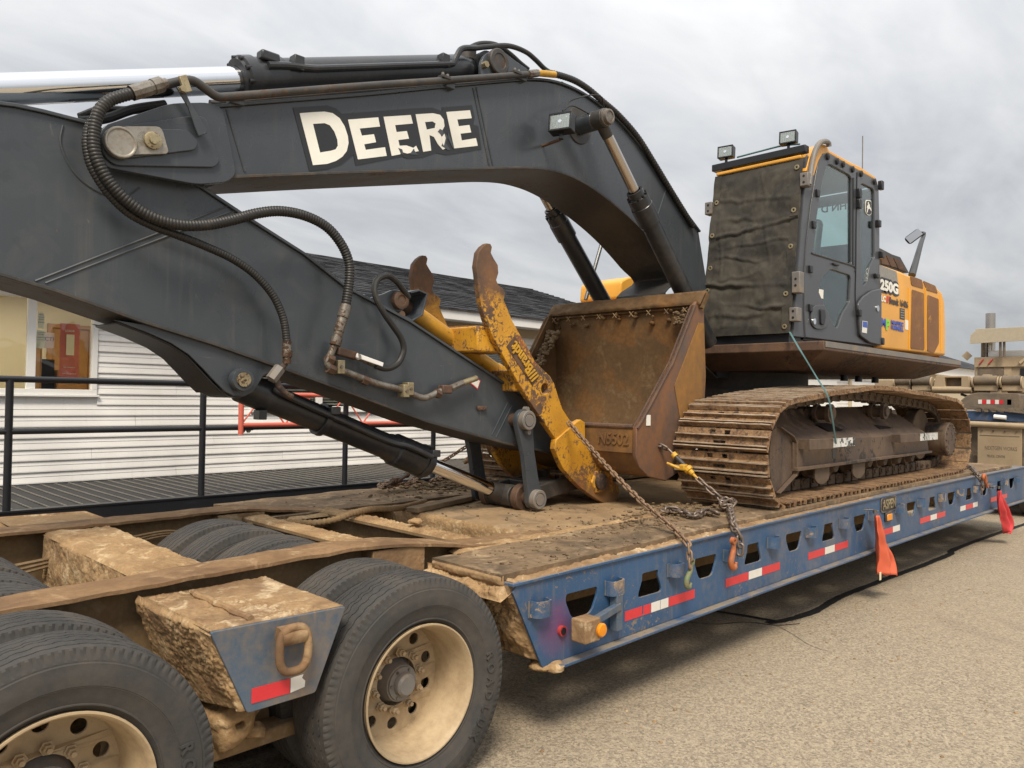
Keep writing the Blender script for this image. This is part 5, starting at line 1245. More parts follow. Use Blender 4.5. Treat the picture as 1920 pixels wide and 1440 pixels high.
# cylinder bracket on boom
bks = XZ(YC-.19, Z2([(1500, 175), (1520, 130), (1580, 95), (1630, 115), (1690, 160), (1770, 215), (1760, 260), (1500, 260)]))
for y_ in (YC-.20, YC+.16): plate('cylinder_bracket', rounded(bks, .03), y_, y_+.03, 'grey', boom, .004)
MB().lathe((A1.x, YC-.20, A1.z), (0, -1, 0), [(0, .098), (.03, .098), (.036, .09), (.036, .062), (.030, .058), (.030, 0)], 32).build('cylinder_pin', 'under', boom)
pq = atY(*Z2([(1540, 180)])[0], YC-.24); MB().cyl(pq, pq+Vector((0, .05, 0)), .025, 6).build('lock_bolt', 'zinc', boom)
pq = atY(*Z2([(1428, 130)])[0], YC); MB().cyl(pq-Vector((0, 0, .05)), pq+Vector((0, 0, .04)), .07, 14).build('port_cap', 'under', ac, bevel=.006)
# ---- steel lines and hoses along the boom
YL = 4.15
ln = [atY(x, y, YL) for x, y in [(283, 165), (327, 155), (350, 150), (366, 153), (385, 166), (407, 181), (433, 181), (560, 171), (700, 160), (817, 152), (993, 139)]]
MB().tube(resample(smooth_path(ln), .02), .024, 12).build('oil_line', 'under', boom)
ln2 = [p+Vector((0, .09, -.012)) for p in ln[5:]]
MB().tube(resample(smooth_path(ln2), .03), .018, 10).build('oil_line', 'under', boom)
fp = atY(1010, 137, YL); MB().cyl(atY(990, 139, YL), atY(1008, 137, YL), .030, 8).build('hose_fitting', 'steel', boom)
MB().cyl(atY(1008, 137, YL), atY(1040, 140, YL), .026, 12).build('hose_sleeve', 'binder', boom)
hz_ = [atY(x, y, YL+.02) for x, y in [(1020, 137), (1040, 139), (1075, 150), (1103, 167), (1130, 190), (1160, 216), (1195, 256), (1225, 303), (1262, 364), (1300, 425)]]
ripple_hose(hz_, .026, .03, .08, 10).build('hose', 'rubber', boom)
hz_ = [p+Vector((.03, .16, .02)) for p in hz_[2:]]
MB().tube(resample(smooth_path(hz_), .03), .022, 10).build('hose', 'rubber', boom)
for q in ((437, 190), (835, 161), (971, 147)):
    p = atY(*q, YB+.02); MB().box((p.x-.04, p.y-.06, p.z-.03), (p.x+.04, p.y+.06, p.z+.02)).build('line_bracket', 'grey', boom, bevel=.004)
for q in ((833, 146), (967, 137)):
    p = atY(*q, YL); MB().cbox(p, (.075, .06, .022)).build('line_clamp', 'under', boom, bevel=.004); 
    for s_ in (-1, 1): MB().cyl(p+Vector((s_*.022, -.01, 0)), p+Vector((s_*.022, -.01, .028)), .011, 6).build('clamp_bolt', 'steel', boom)
# bracket strap holding the line at the boom nose
sp = XZ(YN-.02, Z1([(975, 320), (1010, 310), (1050, 400), (1110, 500), (1150, 565), (1145, 580), (1100, 595), (1080, 545), (1040, 430)]))
plate('line_strap', sp, YN-.06, YN-.048, 'grey', boom, .003)
kp = XZ(YN-.03, Z1([(985, 262), (1025, 255), (1058, 348), (1015, 357)])); kk = plate('strap_clamp', kp, YN-.085, YN-.062, 'zinc', boom, .003)
p = atY(*Z1([(1028, 320)])[0], YN-.09); MB().cyl(p-Vector((0, .01, 0)), p+Vector((0, .02, 0)), .017, 6).build('clamp_bolt', 'zinc', kk)
YH = 4.085
hA = [(272, 167), (247, 175), (222, 182), (203, 190), (186, 208), (177, 240), (176, 277), (187, 311), (207, 344), (240, 378), (283, 406), (333, 421), (383, 422), (433, 413), (483, 400), (527, 396), (573, 405), (613, 426), (640, 458), (654, 492), (655, 525), (648, 575)]
ripple_hose([atY(x, y, YH) for x, y in hA], .029, .017, .06, 12).build('spiral_hose', 'rubber', boom)
MB().lathe(atY(246, 175, YH), (atY(279, 165, YH)-atY(246, 175, YH)), [(0, .038), (.10, .038), (.105, .034), (.12, .034), (.12, .040), (.17, .040), (.172, .026), (.2, .024)], 10).build('hose_fitting', 'steel', boom)
fa, fb = atY(648, 575, YH), atY(630, 640, YH)
MB().lathe(fa, fb-fa, [(-.01, .036), (.07, .036), (.075, .030), (.16, .032), (.165, .028), (.20, .028), (.20, .034), (.25, .034)], 12).build('hose_fitting', 'steel', boom)
hB = [(172, 225), (164, 250), (163, 277), (172, 313), (199, 357), (238, 397), (283, 422), (333, 441), (383, 461), (433, 484), (473, 511), (503, 542), (521, 571), (533, 605), (538, 643)]
ripple_hose([atY(x, y, YH+.05) for x, y in hB], .022, .015, .06, 12).build('spiral_hose', 'rubber', boom)
fa, fb = atY(538, 643, YH+.05), atY(538, 668, YH+.05)
MB().lathe(fa, fb-fa, [(-.01, .026), (.04, .027), (.045, .031), (.08, .031), (.085, .024), (.12, .024)], 12).build('hose_fitting', 'steel', boom)
el = [atY(x, y, YH+.06) for x, y in [(538, 668), (533, 684), (522, 697), (518, 706), (522, 722), (536, 738), (548, 744)]]
MB().tube(resample(smooth_path(el), .01), .018, 10).build('oil_tube', 'rusty', bc)
pe = atY(519, 699, YH+.06); MB().cyl(pe+Vector((.02, 0, .03)), pe-Vector((.035, 0, .04)), .034, 6).build('tube_nut', 'hub', bc)
# second hoses further back, behind the spiral hoses
hC = [(150, 220), (190, 206), (240, 207), (300, 200)]
MB().tube(resample(smooth_path([atY(x, y, 4.6) for x, y in hC]), .02), .024, 10).build('hose', 'rubber', boom)
hC = [(150, 228), (200, 222), (250, 205), (310, 196)]
MB().tube(resample(smooth_path([atY(x, y, 4.5) for x, y in hC]), .02), .026, 10).build('hose', 'rubber', boom)
# valve, tube and loop hose on the arm
YV = 4.20
tb = [atY(x, y, YV) for x, y in [(630, 640), (622, 660), (614, 678), (618, 689), (632, 693), (653, 699), (700, 717), (745, 729), (770, 738), (793, 746), (808, 742), (828, 732), (845, 727)]]
MB().tube(resample(smooth_path(tb), .015), lambda i_, t: .022 if t < .9 else .02, 12).build('oil_tube', 'steel', arm)
for q, s_ in (((618, 672), .034), ((620, 690), .033), ((684, 711), .030), ((820, 736), .032)):
    p = atY(*q, YV); MB().lathe(p-Vector((.02, 0, 0)), (1, 0, -.35), [(0, 0), (0, s_), (.045, s_), (.045, 0)], 6).build('tube_nut', 'rusty', arm)
for q in ((640, 688), (762, 733), (770, 729)):
    p = atY(*q, YV-.03); MB().cbox(p+Vector((0, .03, 0)), (.05, .07, .085)).build('tube_clamp', 'zinc', arm, bevel=.004)
    MB().cyl(p-Vector((0, .012, 0)), p, .012, 6).build('clamp_bolt', 'steel', arm)
vb = atY(665, 663, YV); MB().bar(atY(632, 658, YV), atY(668, 668, YV), .05, .05).build('ball_valve', 'rusty', arm, bevel=.008)
MB().cyl(atY(668, 668, YV), atY(712, 687, YV), .022, 10).build('hose_fitting', 'steel', arm)
MB().bar(atY(668, 666, YV-.04), atY(718, 684, YV-.045), .028, .010, (0, -1, 0)).build('valve_handle', 'whitep', arm, bevel=.003)
MB().cyl(atY(672, 669, YV-.045), atY(672, 669, YV-.01), .020, 8).build('valve_nut', 'steel', arm)
hL = [(705, 686), (722, 691), (738, 687), (750, 676), (757, 655), (752, 634), (738, 613), (722, 590), (708, 565), (702, 543), (708, 524), (727, 517), (745, 529), (757, 545), (766, 558)]
MB().tube(resample(smooth_path([atY(x, y, 4.17+.09*max(0, (i_-7)/7)) for i_, (x, y) in enumerate(hL)]), .015), .021, 10).build('hose', 'rubber', arm)
vq = atY(835, 730, YV); MB().cbox(vq, (.09, .06, .06)).build('hose_valve', 'rusty', arm, bevel=.008)
MB().cyl(atY(845, 728, YV), atY(868, 718, YV), .024, 8).build('hose_fitting', 'steel', arm)
MB().tube([atY(868, 718, YV), atY(893, 709, YV)], .022, 12).build('hose_stub', 'zinc', arm)
# ---- boom cylinders
def boom_cyl(Y, ends):
    p, q = [atY(x, y, Y) for x, y in ends]; p = Vector((p.x, Y, p.z)); q = Vector((q.x, Y, q.z)); q = p+(q-p)*1.35; d = (q-p).normalized(); l = (q-p).length; k = gl_
    c = MB().lathe(p, d, [(k-.03, .055), (k-.03, .072), (k+.03, .075), (k+.035, .092), (k+.12, .092), (k+.125, .098), (k+.30, .098), (k+.305, .084), (l, .084)], 32).build('boom_cylinder', 'cylblack', ex, ang=30)
    MB().lathe(p, d, [(.05, .045), (k, .045)], 28).build('cylinder_rod', 'chrome_d', c)
    for j in range(10):
        a = 2*math.pi*j/10; u_ = d.cross(Vector((0, 1, 0))).normalized(); cc = p+d*(k+.03)+u_*.084*math.cos(a)+Vector((0, 1, 0))*.084*math.sin(a)
        MB().cyl(cc-d*.012, cc+d*.01, .011, 8).build('gland_bolt', 'black', c)
    e_ = MB().cyl(p-Vector((0, .06, 0)), p+Vector((0, .06, 0)), .076, 28); e_.lathe(p, d, [(.02, .05), (.12, .05), (.16, .047)], 20); e_.build('rod_eye', 'under', c, bevel=.006)
    return c, p
BPZ = atY(1127, 222, 3.97); gl_ = .72
c_n, pn_ = boom_cyl(3.98, ((1124, 224), (1282, 548)))
dd = Vector((pn_.x, 0, pn_.z))
c_f, pf_ = boom_cyl(4.94, ((1124, 224), (1282, 548)))
# far cylinder mirrors the near one about the machine centre
for o_ in [c_f]+list(c_f.children): bpy.data.objects.remove(o_)
q_ = atY(1282, 548, 3.98); q3 = Vector((q_.x, 3.98, q_.z)); Yf = 2*YC-3.98
def boom_cyl2(p, q, Y):
    d = (q-p).normalized(); l = (q-p).length*1.35; k = gl_
    c = MB().lathe(p, d, [(k-.03, .055), (k-.03, .072), (k+.03, .075), (k+.035, .092), (k+.12, .092), (k+.125, .098), (k+.30, .098), (k+.305, .084), (l, .084)], 32).build('boom_cylinder', 'cylblack', ex, ang=30)
    MB().lathe(p, d, [(.05, .045), (k, .045)], 28).build('cylinder_rod', 'chrome_d', c)
    for j in range(10):
        a = 2*math.pi*j/10; u_ = d.cross(Vector((0, 1, 0))).normalized(); cc = p+d*(k+.03)+u_*.084*math.cos(a)+Vector((0, 1, 0))*.084*math.sin(a)
        MB().cyl(cc-d*.012, cc+d*.01, .011, 8).build('gland_bolt', 'black', c)
boom_cyl2(Vector((pn_.x, Yf, pn_.z)), Vector((q3.x, Yf, q3.z)), Yf)
MB().cyl((pn_.x, 4.02, pn_.z), (pn_.x, 4.92, pn_.z), .078, 28).build('boom_pin_boss', 'grey', boom, bevel=.008)
MB().lathe((pn_.x, YB, pn_.z), (0, -1, 0), [(0, .155), (.012, .15), (.012, .08)], 36).build('boss_flange', 'under', boom)
MB().lathe((pn_.x, 3.915, pn_.z), (0, -1, 0), [(0, .072), (.014, .072), (.016, .062), (.045, .060), (.048, .055), (.048, .045), (.040, .042), (.042, 0)], 28).build('boom_pin', 'steel', boom)
# work lamps
def lamp_unit(name, c, parent, yaw=0, s=1.0, tilt=0.0):
    Mx = Matrix.Translation(c) @ Matrix.Rotation(yaw, 4, 'Z') @ Matrix.Rotation(tilt, 4, 'Y') @ Matrix.Scale(s, 4)
    b = MB(); b.box((-.03, -.085, -.065), (.05, .085, .065), Mx); b.add([Mx @ Vector(v) for v in [(.05, -.085, -.065), (.05, .085, -.065), (.05, .085, .065), (.05, -.085, .065), (.10, -.04, -.03), (.10, .04, -.03), (.10, .04, .03), (.10, -.04, .03)]], [(0, 4, 5, 1), (1, 5, 6, 2), (2, 6, 7, 3), (3, 7, 4, 0), (4, 7, 6, 5)])
    o_ = b.build(name, 'black', parent, bevel=.008)
    MB().box((-.034, -.074, -.054), (-.0302, .074, .054), Mx).build('lens', 'glass', o_, smooth=False)
    MB().box((-.0301, -.072, -.052), (-.0300, .072, .052), Mx).build('reflector', 'screen', o_, smooth=False)
    rr = MB()
    for k in range(7): rr.box((-.0335, -.07+.02*k, -.05), (-.0303, -.068+.02*k, .05), Mx)
    MB().lathe(Mx @ Vector((-.033, 0, 0)), Mx.to_3x3() @ Vector((1, 0, 0)), [(-.002, 0), (-.002, .014), (.002, .014)], 16).build('bulb_shield', 'chrome', o_)
    rr.build('lens_rib', 'glass', o_, smooth=False)
    f = MB()
    for a, b_ in (((-.036, -.085, -.065), (-.028, .085, -.052)), ((-.036, -.085, .052), (-.028, .085, .065)), ((-.036, -.085, -.052), (-.028, -.072, .052)), ((-.036, .072, -.052), (-.028, .085, .052))): f.box(a, b_, Mx)
    f.build('lamp_bezel', 'black', o_, bevel=.002)
    MB().box((.0, -.012, -.11), (.03, .012, -.066), Mx).build('lamp_foot', 'black', o_, bevel=.003)
    return o_
lc = atY(1053, 231, 3.98); lamp_unit('work_lamp', lc, boom, R(18), 1.12, R(8))
p = atY(1050, 262, 4.0); MB().bar(p, (p.x+.02, YB, p.z), .03, .012).build('lamp_bracket', 'rusty', boom)
wr = [(1060, 205), (1068, 190), (1090, 182), (1112, 178), (1128, 182), (1132, 200)]
MB().tube(resample(smooth_path([atY(x, y, 4.0+.03*(i_ % 2)) for i_, (x, y) in enumerate(wr)]), .02), .006, 6).build('lamp_wire', 'rubber', boom)
wr = [(1055, 208), (1072, 198), (1095, 208), (1105, 214)]
MB().tube(resample(smooth_path([atY(x, y, 4.0) for x, y in wr]), .02), .006, 6).build('lamp_wire', 'rubber', boom)
# ---- tracks
TY0, TY1 = 2.77, 3.58
tp = [(1475, 955), (1466, 946), (1455, 930), (1446, 905), (1441, 873), (1441, 842), (1446, 812), (1453, 794), (1464, 772), (1489, 757), (1557, 742), (1603, 735), (1649, 730), (1683, 732), (1718, 738), (1764, 746), (1795, 754), (1809, 768), (1818, 794), (1820, 828), (1818, 856), (1812, 874), (1803, 888)]
path = [(p.x, p.z) for p in (atY(x, y, TY0) for x, y in tp)]
Zb = zd(7)+.040+.036
path = path[1:-1]
path = [(5.72, Zb)]+[(x, max(z, Zb+.004)) for x, z in path if z > Zb+.03]+[(10.22, Zb)]
path = path[::-1]        # rear bottom -> up -> top -> front -> down ; reversed to run counter-clockwise below
ring = path[::-1]        # front bottom, up the front, over the top, down the rear
ring = ring[::-1]        # rear bottom, up the rear, top forward, down the front
cl_ = smooth_path([(x, z, 0) for x, z in ring], 6)
low = [Vector((5.72+(10.22-5.72)*k/30, Zb, 0)) for k in range(1, 30)]
loop_pts = cl_+low       # closed: counter-clockwise seen from the near side
def closed_resample(P, n):
    P = P+[P[0]]; Ls = [0]
    for a, b in zip(P, P[1:]): Ls.append(Ls[-1]+(b-a).length)
    o_ = []; j = 0
    for k in range(n):
        t = Ls[-1]*k/n
        while Ls[j+1] < t: j += 1
        o_.append(P[j].lerp(P[j+1], (t-Ls[j])/max(1e-9, Ls[j+1]-Ls[j])))
    return o_, Ls[-1]
_, per = closed_resample(loop_pts, 10); NS = int(per/.187); shp, per = closed_resample(loop_pts, NS); pit = per/NS
area = sum(a.x*b.y-b.x*a.y for a, b in zip(shp, shp[1:]+shp[:1]))
if area < 0: shp = shp[::-1]
def shoe_mesh():
    Lh = pit/2-.008; W = (TY1-TY0)/2
    out_ = [(-Lh, -W), (Lh, -W), (Lh, W), (-Lh, W)]
    holes = []
    for cy_ in (-.085, .045): holes.append([(-Lh+.012, cy_-.026), (-Lh+.046, cy_-.024), (-Lh+.050, cy_), (-Lh+.046, cy_+.024), (-Lh+.012, cy_+.026)])
    holes.append([(.012, -.065), (.040, -.065), (.040, .045), (.012, .045)])
    me = curve_mesh([out_]+holes, .012, 0); bm = bmesh.new(); bm.from_mesh(me); bpy.data.meshes.remove(me); bm.verts.index_update()
    p = MB().add([v.co for v in bm.verts], [[v.index for v in f.verts] for f in bm.faces]); bm.free()
    for gx in (-Lh+.062, .048, Lh-.012):
        n = 10; vs = []; fs = []
        for k in range(n+1):
            y = -W+2*W*k/n; hh = .040+.003*math.sin(k*2.3); vs += [(gx-.013, y, .006), (gx-.005, y, hh), (gx+.005, y, hh), (gx+.011, y, .006)]
        for k in range(n):
            o_ = 4*k; fs += [(o_+i_, o_+4+i_, o_+5+i_, o_+1+i_) for i_ in range(3)]
        fs += [(0, 1, 2, 3), (4*n+3, 4*n+2, 4*n+1, 4*n)]; p.add(vs, fs)
    for sx in (-.02, .03):
        for sy in (-.11, .09): p.lathe((sx, sy, .005), (0, 0, 1), [(0, .013), (.012, .013), (.012, 0)], 6)
    return p
def tlink_mesh():
    p = MB()
    for s_ in (-1, 1):
        y = s_*.085; p.box((-pit*.52, y-.02, -.105), (pit*.30, y+.02, -.012)); p.lathe((-pit*.42, y-.026, -.075), (0, 1, 0), [(0, 0), (0, .040), (.052, .040), (.052, 0)], 14)
        p.lathe((pit*.42, y*.72-.02, -.075), (0, 1, 0), [(0, 0), (0, .036), (.04, .036), (.04, 0)], 14)
    p.cyl((-pit*.42, -.125, -.075), (-pit*.42, .125, -.075), .022, 12); p.cyl((pit*.42, -.09, -.075), (pit*.42, .09, -.075), .02, 12)
    return p
sh0 = lk0 = None
def build_track(Y0, label):
    global sh0, lk0
    ym = Y0+(TY1-TY0)/2
    xs0 = min(p.x for p in shp)
    body = MB(); body.cyl((10.05, ym-.06, 1.42), (10.05, ym+.06, 1.42), .30, 28)
    trk = body.build('track', 'trkchain', ex, bevel=.01)
    n = len(shp)
    for k in range(n):
        a, b, c = shp[k-1], shp[k], shp[(k+1) % n]; t = (c-a).normalized(); tx, tz = t.x, t.y
        if noise.noise((k*.7, Y0, 0)) > 2: continue
        Mx = Matrix(((tx, 0, tz, b.x), (0, -1, 0, ym), (tz, 0, -tx, b.y), (0, 0, 0, 1))) @ Matrix.Rotation(random.uniform(-.012, .012), 4, 'X')
        if sh0 is None:
            sh0 = shoe_mesh().build('shoe', 'trk', trk, ang=25); sh0.matrix_basis = Mx; so_ = sh0
            lk0 = tlink_mesh().build('track_link', 'trkchain', trk, bevel=.006); lk0.matrix_basis = Mx
        else: inst(sh0, 'shoe', trk, Mx); inst(lk0, 'track_link', trk, Mx)
    return trk
build_track(TY0, 'near'); build_track(2*YC-TY1, 'far')
# track frames
Zt = lambda pts: zoomed(1420, 700, 4.3636, pts)
FY = 2.93
def track_frame(mir=False):
    g_ = (lambda y: 2*YC-y) if mir else (lambda y: y)
    face = XZ(FY, Zt([(295, 565), (800, 525), (1385, 492), (1405, 650), (1390, 655), (300, 800)]))
    f = plate('track_frame', face, g_(FY), g_(FY+.03), 'trkdark', ex, .006)
    (xa, za), (xb, zb) = face[0], face[2]; zlo = face[5][1]
    top = MB(); yb_ = FY+.42
    top.add([(xa-.02, g_(FY+.005), za), (xb+.02, g_(FY+.005), zb), (xb+.02, g_(FY+.30), zb+.20), (xb-.9, g_(FY+.34), zb+.30), (xa+.5, g_(FY+.34), za+.27), (xa-.02, g_(FY+.30), za+.18)], [(0, 1, 2, 3, 4, 5)])
    top.add([(xa, g_(FY+.30), zlo), (xb, g_(FY+.30), zlo), (xb, g_(FY+.38), zb+.28), (xa, g_(FY+.38), za+.2)], [(0, 1, 2, 3)])
    top.build('frame_top', 'trkdark', f)
    for u in (.28, .66):
        x = xa+(xb-xa)*u; zs = za+(zb-za)*u; MB().add([(x, g_(FY+.10), zs+.095*.66+.01), (x+.34, g_(FY+.10), zs+.095*.66+.01), (x+.24, g_(FY+.20), zs+.195*.66+.012), (x-.08, g_(FY+.20), zs+.195*.66+.012)], [(0, 1, 2, 3)]).build('frame_slot', 'black', f, smooth=False)
    ledge = MB(); (xl, zl), (xr, zr) = face[5], face[3]
    ledge.add([(xl, g_(FY-.035), zl+.0), (xr, g_(FY-.035), zl+.02), (xr, g_(FY-.035), zl+.045), (xl, g_(FY-.035), zl+.03), (xl, g_(FY+.03), zl), (xr, g_(FY+.03), zl+.02), (xr, g_(FY+.03), zl+.045), (xl, g_(FY+.03), zl+.03)], [(0, 1, 2, 3), (4, 7, 6, 5), (3, 2, 6, 7), (0, 4, 5, 1), (0, 3, 7, 4), (1, 5, 6, 2)])
    ledge.build('frame_ledge', 'trkdark', f, bevel=.004)
    cap = XZ(FY+.02, Zt([(118, 470), (160, 445), (265, 520), (288, 565), (288, 825), (150, 975), (125, 940), (95, 760)]))
    c = plate('idler_guard', rounded(cap, .03), g_(FY+.02), g_(FY+.035), 'trkdark', f, .003)
    ribbon([cap[1], cap[2], cap[3], cap[4], cap[5]], g_(FY-.02), g_(FY+.02), .012, 'guard_rib', 'trkdark', f)
    for u in (.0, .5):
        pass
    hubc = atY(1781, 824, FY-.05); rr = abs(atY(1781, 792, FY-.05).z-atY(1781, 856, FY-.05).z)/2
    d_ = MB().lathe((hubc.x, g_(FY-.06), hubc.z), (0, 1 if not mir else -1, 0), [(0, 0), (0, rr*.97), (.01, rr), (.05, rr), (.052, rr*.97), (.45, rr*.97)], 44).build('final_drive', 'trkdark', f, ang=30)
    for k in range(14):
        a = 2*math.pi*k/14; MB().cyl((hubc.x+rr*.86*math.cos(a), g_(FY-.061), hubc.z+rr*.86*math.sin(a)), (hubc.x+rr*.86*math.cos(a), g_(FY-.072), hubc.z+rr*.86*math.sin(a)), .014, 6).build('cover_bolt', 'trkchain', d_)
    for q in (Zt([(575, 325)])[0], Zt([(1020, 310)])[0]):
        p = atY(*q, FY+.12); r_ = MB().lathe((p.x, g_(FY+.06), p.z), (0, 1 if not mir else -1, 0), [(0, 0), (0, .050), (.02, .055), (.02, .085), (.06, .085), (.065, .065), (.14, .065), (.145, .085), (.18, .085), (.18, .06), (.25, .06), (.25, 0)], 26).build('carrier_roller', 'trkdark', f, ang=30)
        MB().box((p.x-.06, g_(FY+.28), p.z-.16), (p.x+.06, g_(FY+.36), p.z+.02)).build('roller_stand', 'trkdark', r_)
    for k in range(9):
        x = 6.02+k*.415; zz = Zb+.205
        r_ = MB().lathe((x, g_(FY+.05), zz), (0, 1 if not mir else -1, 0), [(0, 0), (0, .062), (.03, .07), (.06, .07), (.06, .095), (.10, .098), (.12, .08), (.34, .08), (.36, .098), (.40, .095), (.40, 0)], 22).build('track_roller', 'trkchain', f, ang=30)
        MB().box((x-.05, g_(FY+.04), zz-.02), (x+.05, g_(FY+.13), zlo)).build('roller_bracket', 'trkdark', r_, bevel=.006)
    for k in (2, 4):
        x = 6.02+k*.415; zz = Zb+.14; n = 10
        pts = [(x-.15, zlo), (x+.15, zlo)]+[(x+.15*math.cos(math.pi*j/n), zz-.08*math.sin(math.pi*j/n)-.0) for j in range(n+1)]
        plate('track_guide', pts, g_(FY+.0), g_(FY+.02), 'trkchain', f, .004)
    for q0, q1 in (((425, 585), (790, 575)), ((1170, 535), (1470, 515))):
        if mir: break
        a, b = atY(*Zt([q0])[0], FY-.09), atY(*Zt([q1])[0], FY-.09)
        s_ = MB().bar((a.x, FY-.085, a.z), (b.x, FY-.085, (a.z+b.z)/2+.0), .02, .09).build('step_bar', 'trkdark', f, bevel=.004)
        MB().box((a.x, FY-.08, a.z-.04), (a.x+.03, FY, a.z+.04)).build('step_stand', 'trkdark', f)
        mxx = a.x+(b.x-a.x)*.5; MB().box((mxx, FY-.0985, a.z-.038), (b.x, FY-.0955, a.z+.040)).build('step_paint', 'stepwhite', s_, smooth=False)
    x = atY(*Zt([(630, 645)])[0], FY).x; z = atY(*Zt([(630, 645)])[0], FY).z
    plate('frame_hole', rounded([(x-.04, z-.06), (x+.04, z-.06), (x+.05, z+.05), (x-.05, z+.05)], .015), g_(FY-.0025), g_(FY-.0005), 'black', f, 0)
    return f
track_frame(); track_frame(True)
cf = MB(); cf.box((7.0, 3.25, 1.30), (9.1, 5.67, 1.66)); cf.box((6.5, 3.2, 1.35), (7.0, 3.75, 1.6)); cf.box((6.5, 5.15, 1.35), (7.0, 5.75, 1.6)); cf.build('centre_frame', 'trkdark', ex, bevel=.03)
MB().lathe((8.15, YC, 1.66), (0, 0, 1), [(0, 0), (0, .76), (.12, .76), (.12, .84), (.24, .84), (.24, .74), (.44, .74), (.44, 0)], 60).build('slewing_ring', 'under', ex, ang=30)
rg = MB()
for k in range(40):
    a = 2*math.pi*k/40; rg.cyl((8.15+.80*math.cos(a), YC+.80*math.sin(a), 1.775), (8.15+.80*math.cos(a), YC+.80*math.sin(a), 1.765), .016, 6)
rg.build('ring_bolts', 'under', ex)
# ---- upper structure platform
LY = 2.95; LX0, LX1 = 6.90, 11.0; ZT = 2.335
pf = MB(); FYAR = 2*YC-LY
def ring_(y0, y1, x0, x1, z): return [(x0, y0, z), (x1, y0, z), (x1, y1, z), (x0, y1, z)]
a = ring_(LY, FYAR, LX0, LX1, ZT); b = ring_(LY-.004, FYAR+.004, LX0-.004, LX1, ZT-.085); c = ring_(LY+.30, FYAR-.30, LX0+.22, LX1-.75, ZT-.25)
pf.add(a+b+c, [(0, 1, 2, 3)]+[(i_, 4+i_, 4+(i_+1) % 4, (i_+1) % 4) for i_ in range(4)]+[(4+i_, 8+i_, 8+(i_+1) % 4, 4+(i_+1) % 4) for i_ in range(4)]+[(11, 10, 9, 8)])
plat = pf.build('platform', 'rusty', ex, bevel=.008)
MB().box((LX0+.02, LY-.0085, ZT-.055), (LX1-.02, LY-.0045, ZT-.002)).build('platform_edge', 'hub', plat, smooth=False)
for x in (8.6, 9.0, 9.5): MB().cyl((x, 3.45, 2.02), (x, 3.45, 2.09), .04, 12).build('belly_plug', 'black', plat)
# engine body and counterweight
YS = 3.25
def S(pts): return XZ(YS, pts)
bx0 = atY(1645, 560, YS).x; bx1 = atY(1773, 600, YS).x
pan = S(Z4([(1160, 840), (1185, 830), (1240, 850), (1290, 868), (1340, 890), (1400, 912), (1450, 935), (1490, 955), (1520, 985), (1535, 1040), (1540, 1200), (1538, 1340), (1160, 1300)]))
bxe = max(p[0] for p in pan); 
bw = plate('engine_cover', pan, YS, 2*YC-YS, 'yellow', ex, .03)
# dark side door section with model lettering
def decal(px, mat, par, d=.002): return plate('decal', S(px), YS-d-.001, YS-d, mat, par, 0)
gz = Z4([(1165, 830), (1262, 868), (1278, 1003), (1165, 972)]); decal(gz, 'gapmetal', bw)
def lab(body, q0, q1, htop, mat, par, bold=.0, d=.006):
    """lettering whose width runs from q0 to q1 (baseline) and whose height reaches htop (zoomed rows)"""
    p, q, t = atY(*Z4([q0])[0], YS), atY(*Z4([q1])[0], YS), atY(*Z4([(q0[0], htop)])[0], YS)
    h = (t.z-p.z)/.72; o_ = text('lettering', body, h, mat, Matrix(), par, .0008, bold)
    xs = [v.co.x for v in o_.data.vertices]; k = (q.x-p.x)/(max(xs)-min(xs)); x0 = min(xs)
    for v in o_.data.vertices: v.co.x = (v.co.x-x0)*k
    sl_ = math.atan2(q.z-p.z, q.x-p.x)
    o_.data.transform(face_negY(p.x, YS-d, p.z)); return o_
lab('250G', (1166, 966), (1272, 990), 905, 'decalblack', bw, .030, .0045); lab('250G', (1168, 964), (1270, 988), 908, 'white', bw, .008, .0070)
lab('LC', (1174, 1032), (1200, 1038), 1000, 'white', bw, .004)
lab('///', (1204, 1038), (1218, 1040), 1003, 'redtape', bw, .006); lab('Brandt', (1220, 1046), (1272, 1054), 1008, 'under', bw, .004); lab('16406', (1280, 1062), (1325, 1070), 1024, 'under', bw, .003)
lab('M', (1176, 1172), (1198, 1176), 1128, 'blueink', bw, .006); lab('P', (1200, 1192), (1222, 1196), 1135, 'greenink', bw, .008, .0075)
lab('MASTEC', (1230, 1162), (1300, 1176), 1140, 'blueink', bw, .004); lab('PURNELL', (1230, 1190), (1300, 1202), 1168, 'blueink', bw, .004)
decal(Z4([(1280, 1072), (1308, 1078), (1308, 1140), (1280, 1134)]), 'under', bw); decal(Z4([(1310, 1138), (1328, 1142), (1328, 1198), (1310, 1192)]), 'white', bw)
p0 = atY(*Z4([(1284, 1130)])[0], YS); 
for k in range(4): decal(Z4([(1284, 1080+k*14), (1304, 1084+k*14), (1304, 1090+k*14), (1284, 1086+k*14)]), 'gapmetal', bw, .004)
# rusted screens
for pts in ([(1348, 968), (1415, 990), (1418, 1310), (1340, 1300)], [(1435, 998), (1498, 1022), (1500, 1270), (1470, 1330), (1432, 1312)], [(1338, 890), (1405, 915), (1412, 965), (1345, 945)], [(1410, 918), (1480, 948), (1493, 992), (1430, 972)]):
    plate('side_screen', rounded(S(Z4(pts)), .03), YS-.006, YS-.001, 'ygrille', bw, .002)
for xx in (1330, 1424, 1508):
    a_, b_ = atY(*Z4([(xx, 960 if xx < 1500 else 1000)])[0], YS-.002), atY(*Z4([(xx+4, 1310)])[0], YS-.002); MB().tube([a_, b_], .012, 6).build('panel_seam', 'yellow', bw)
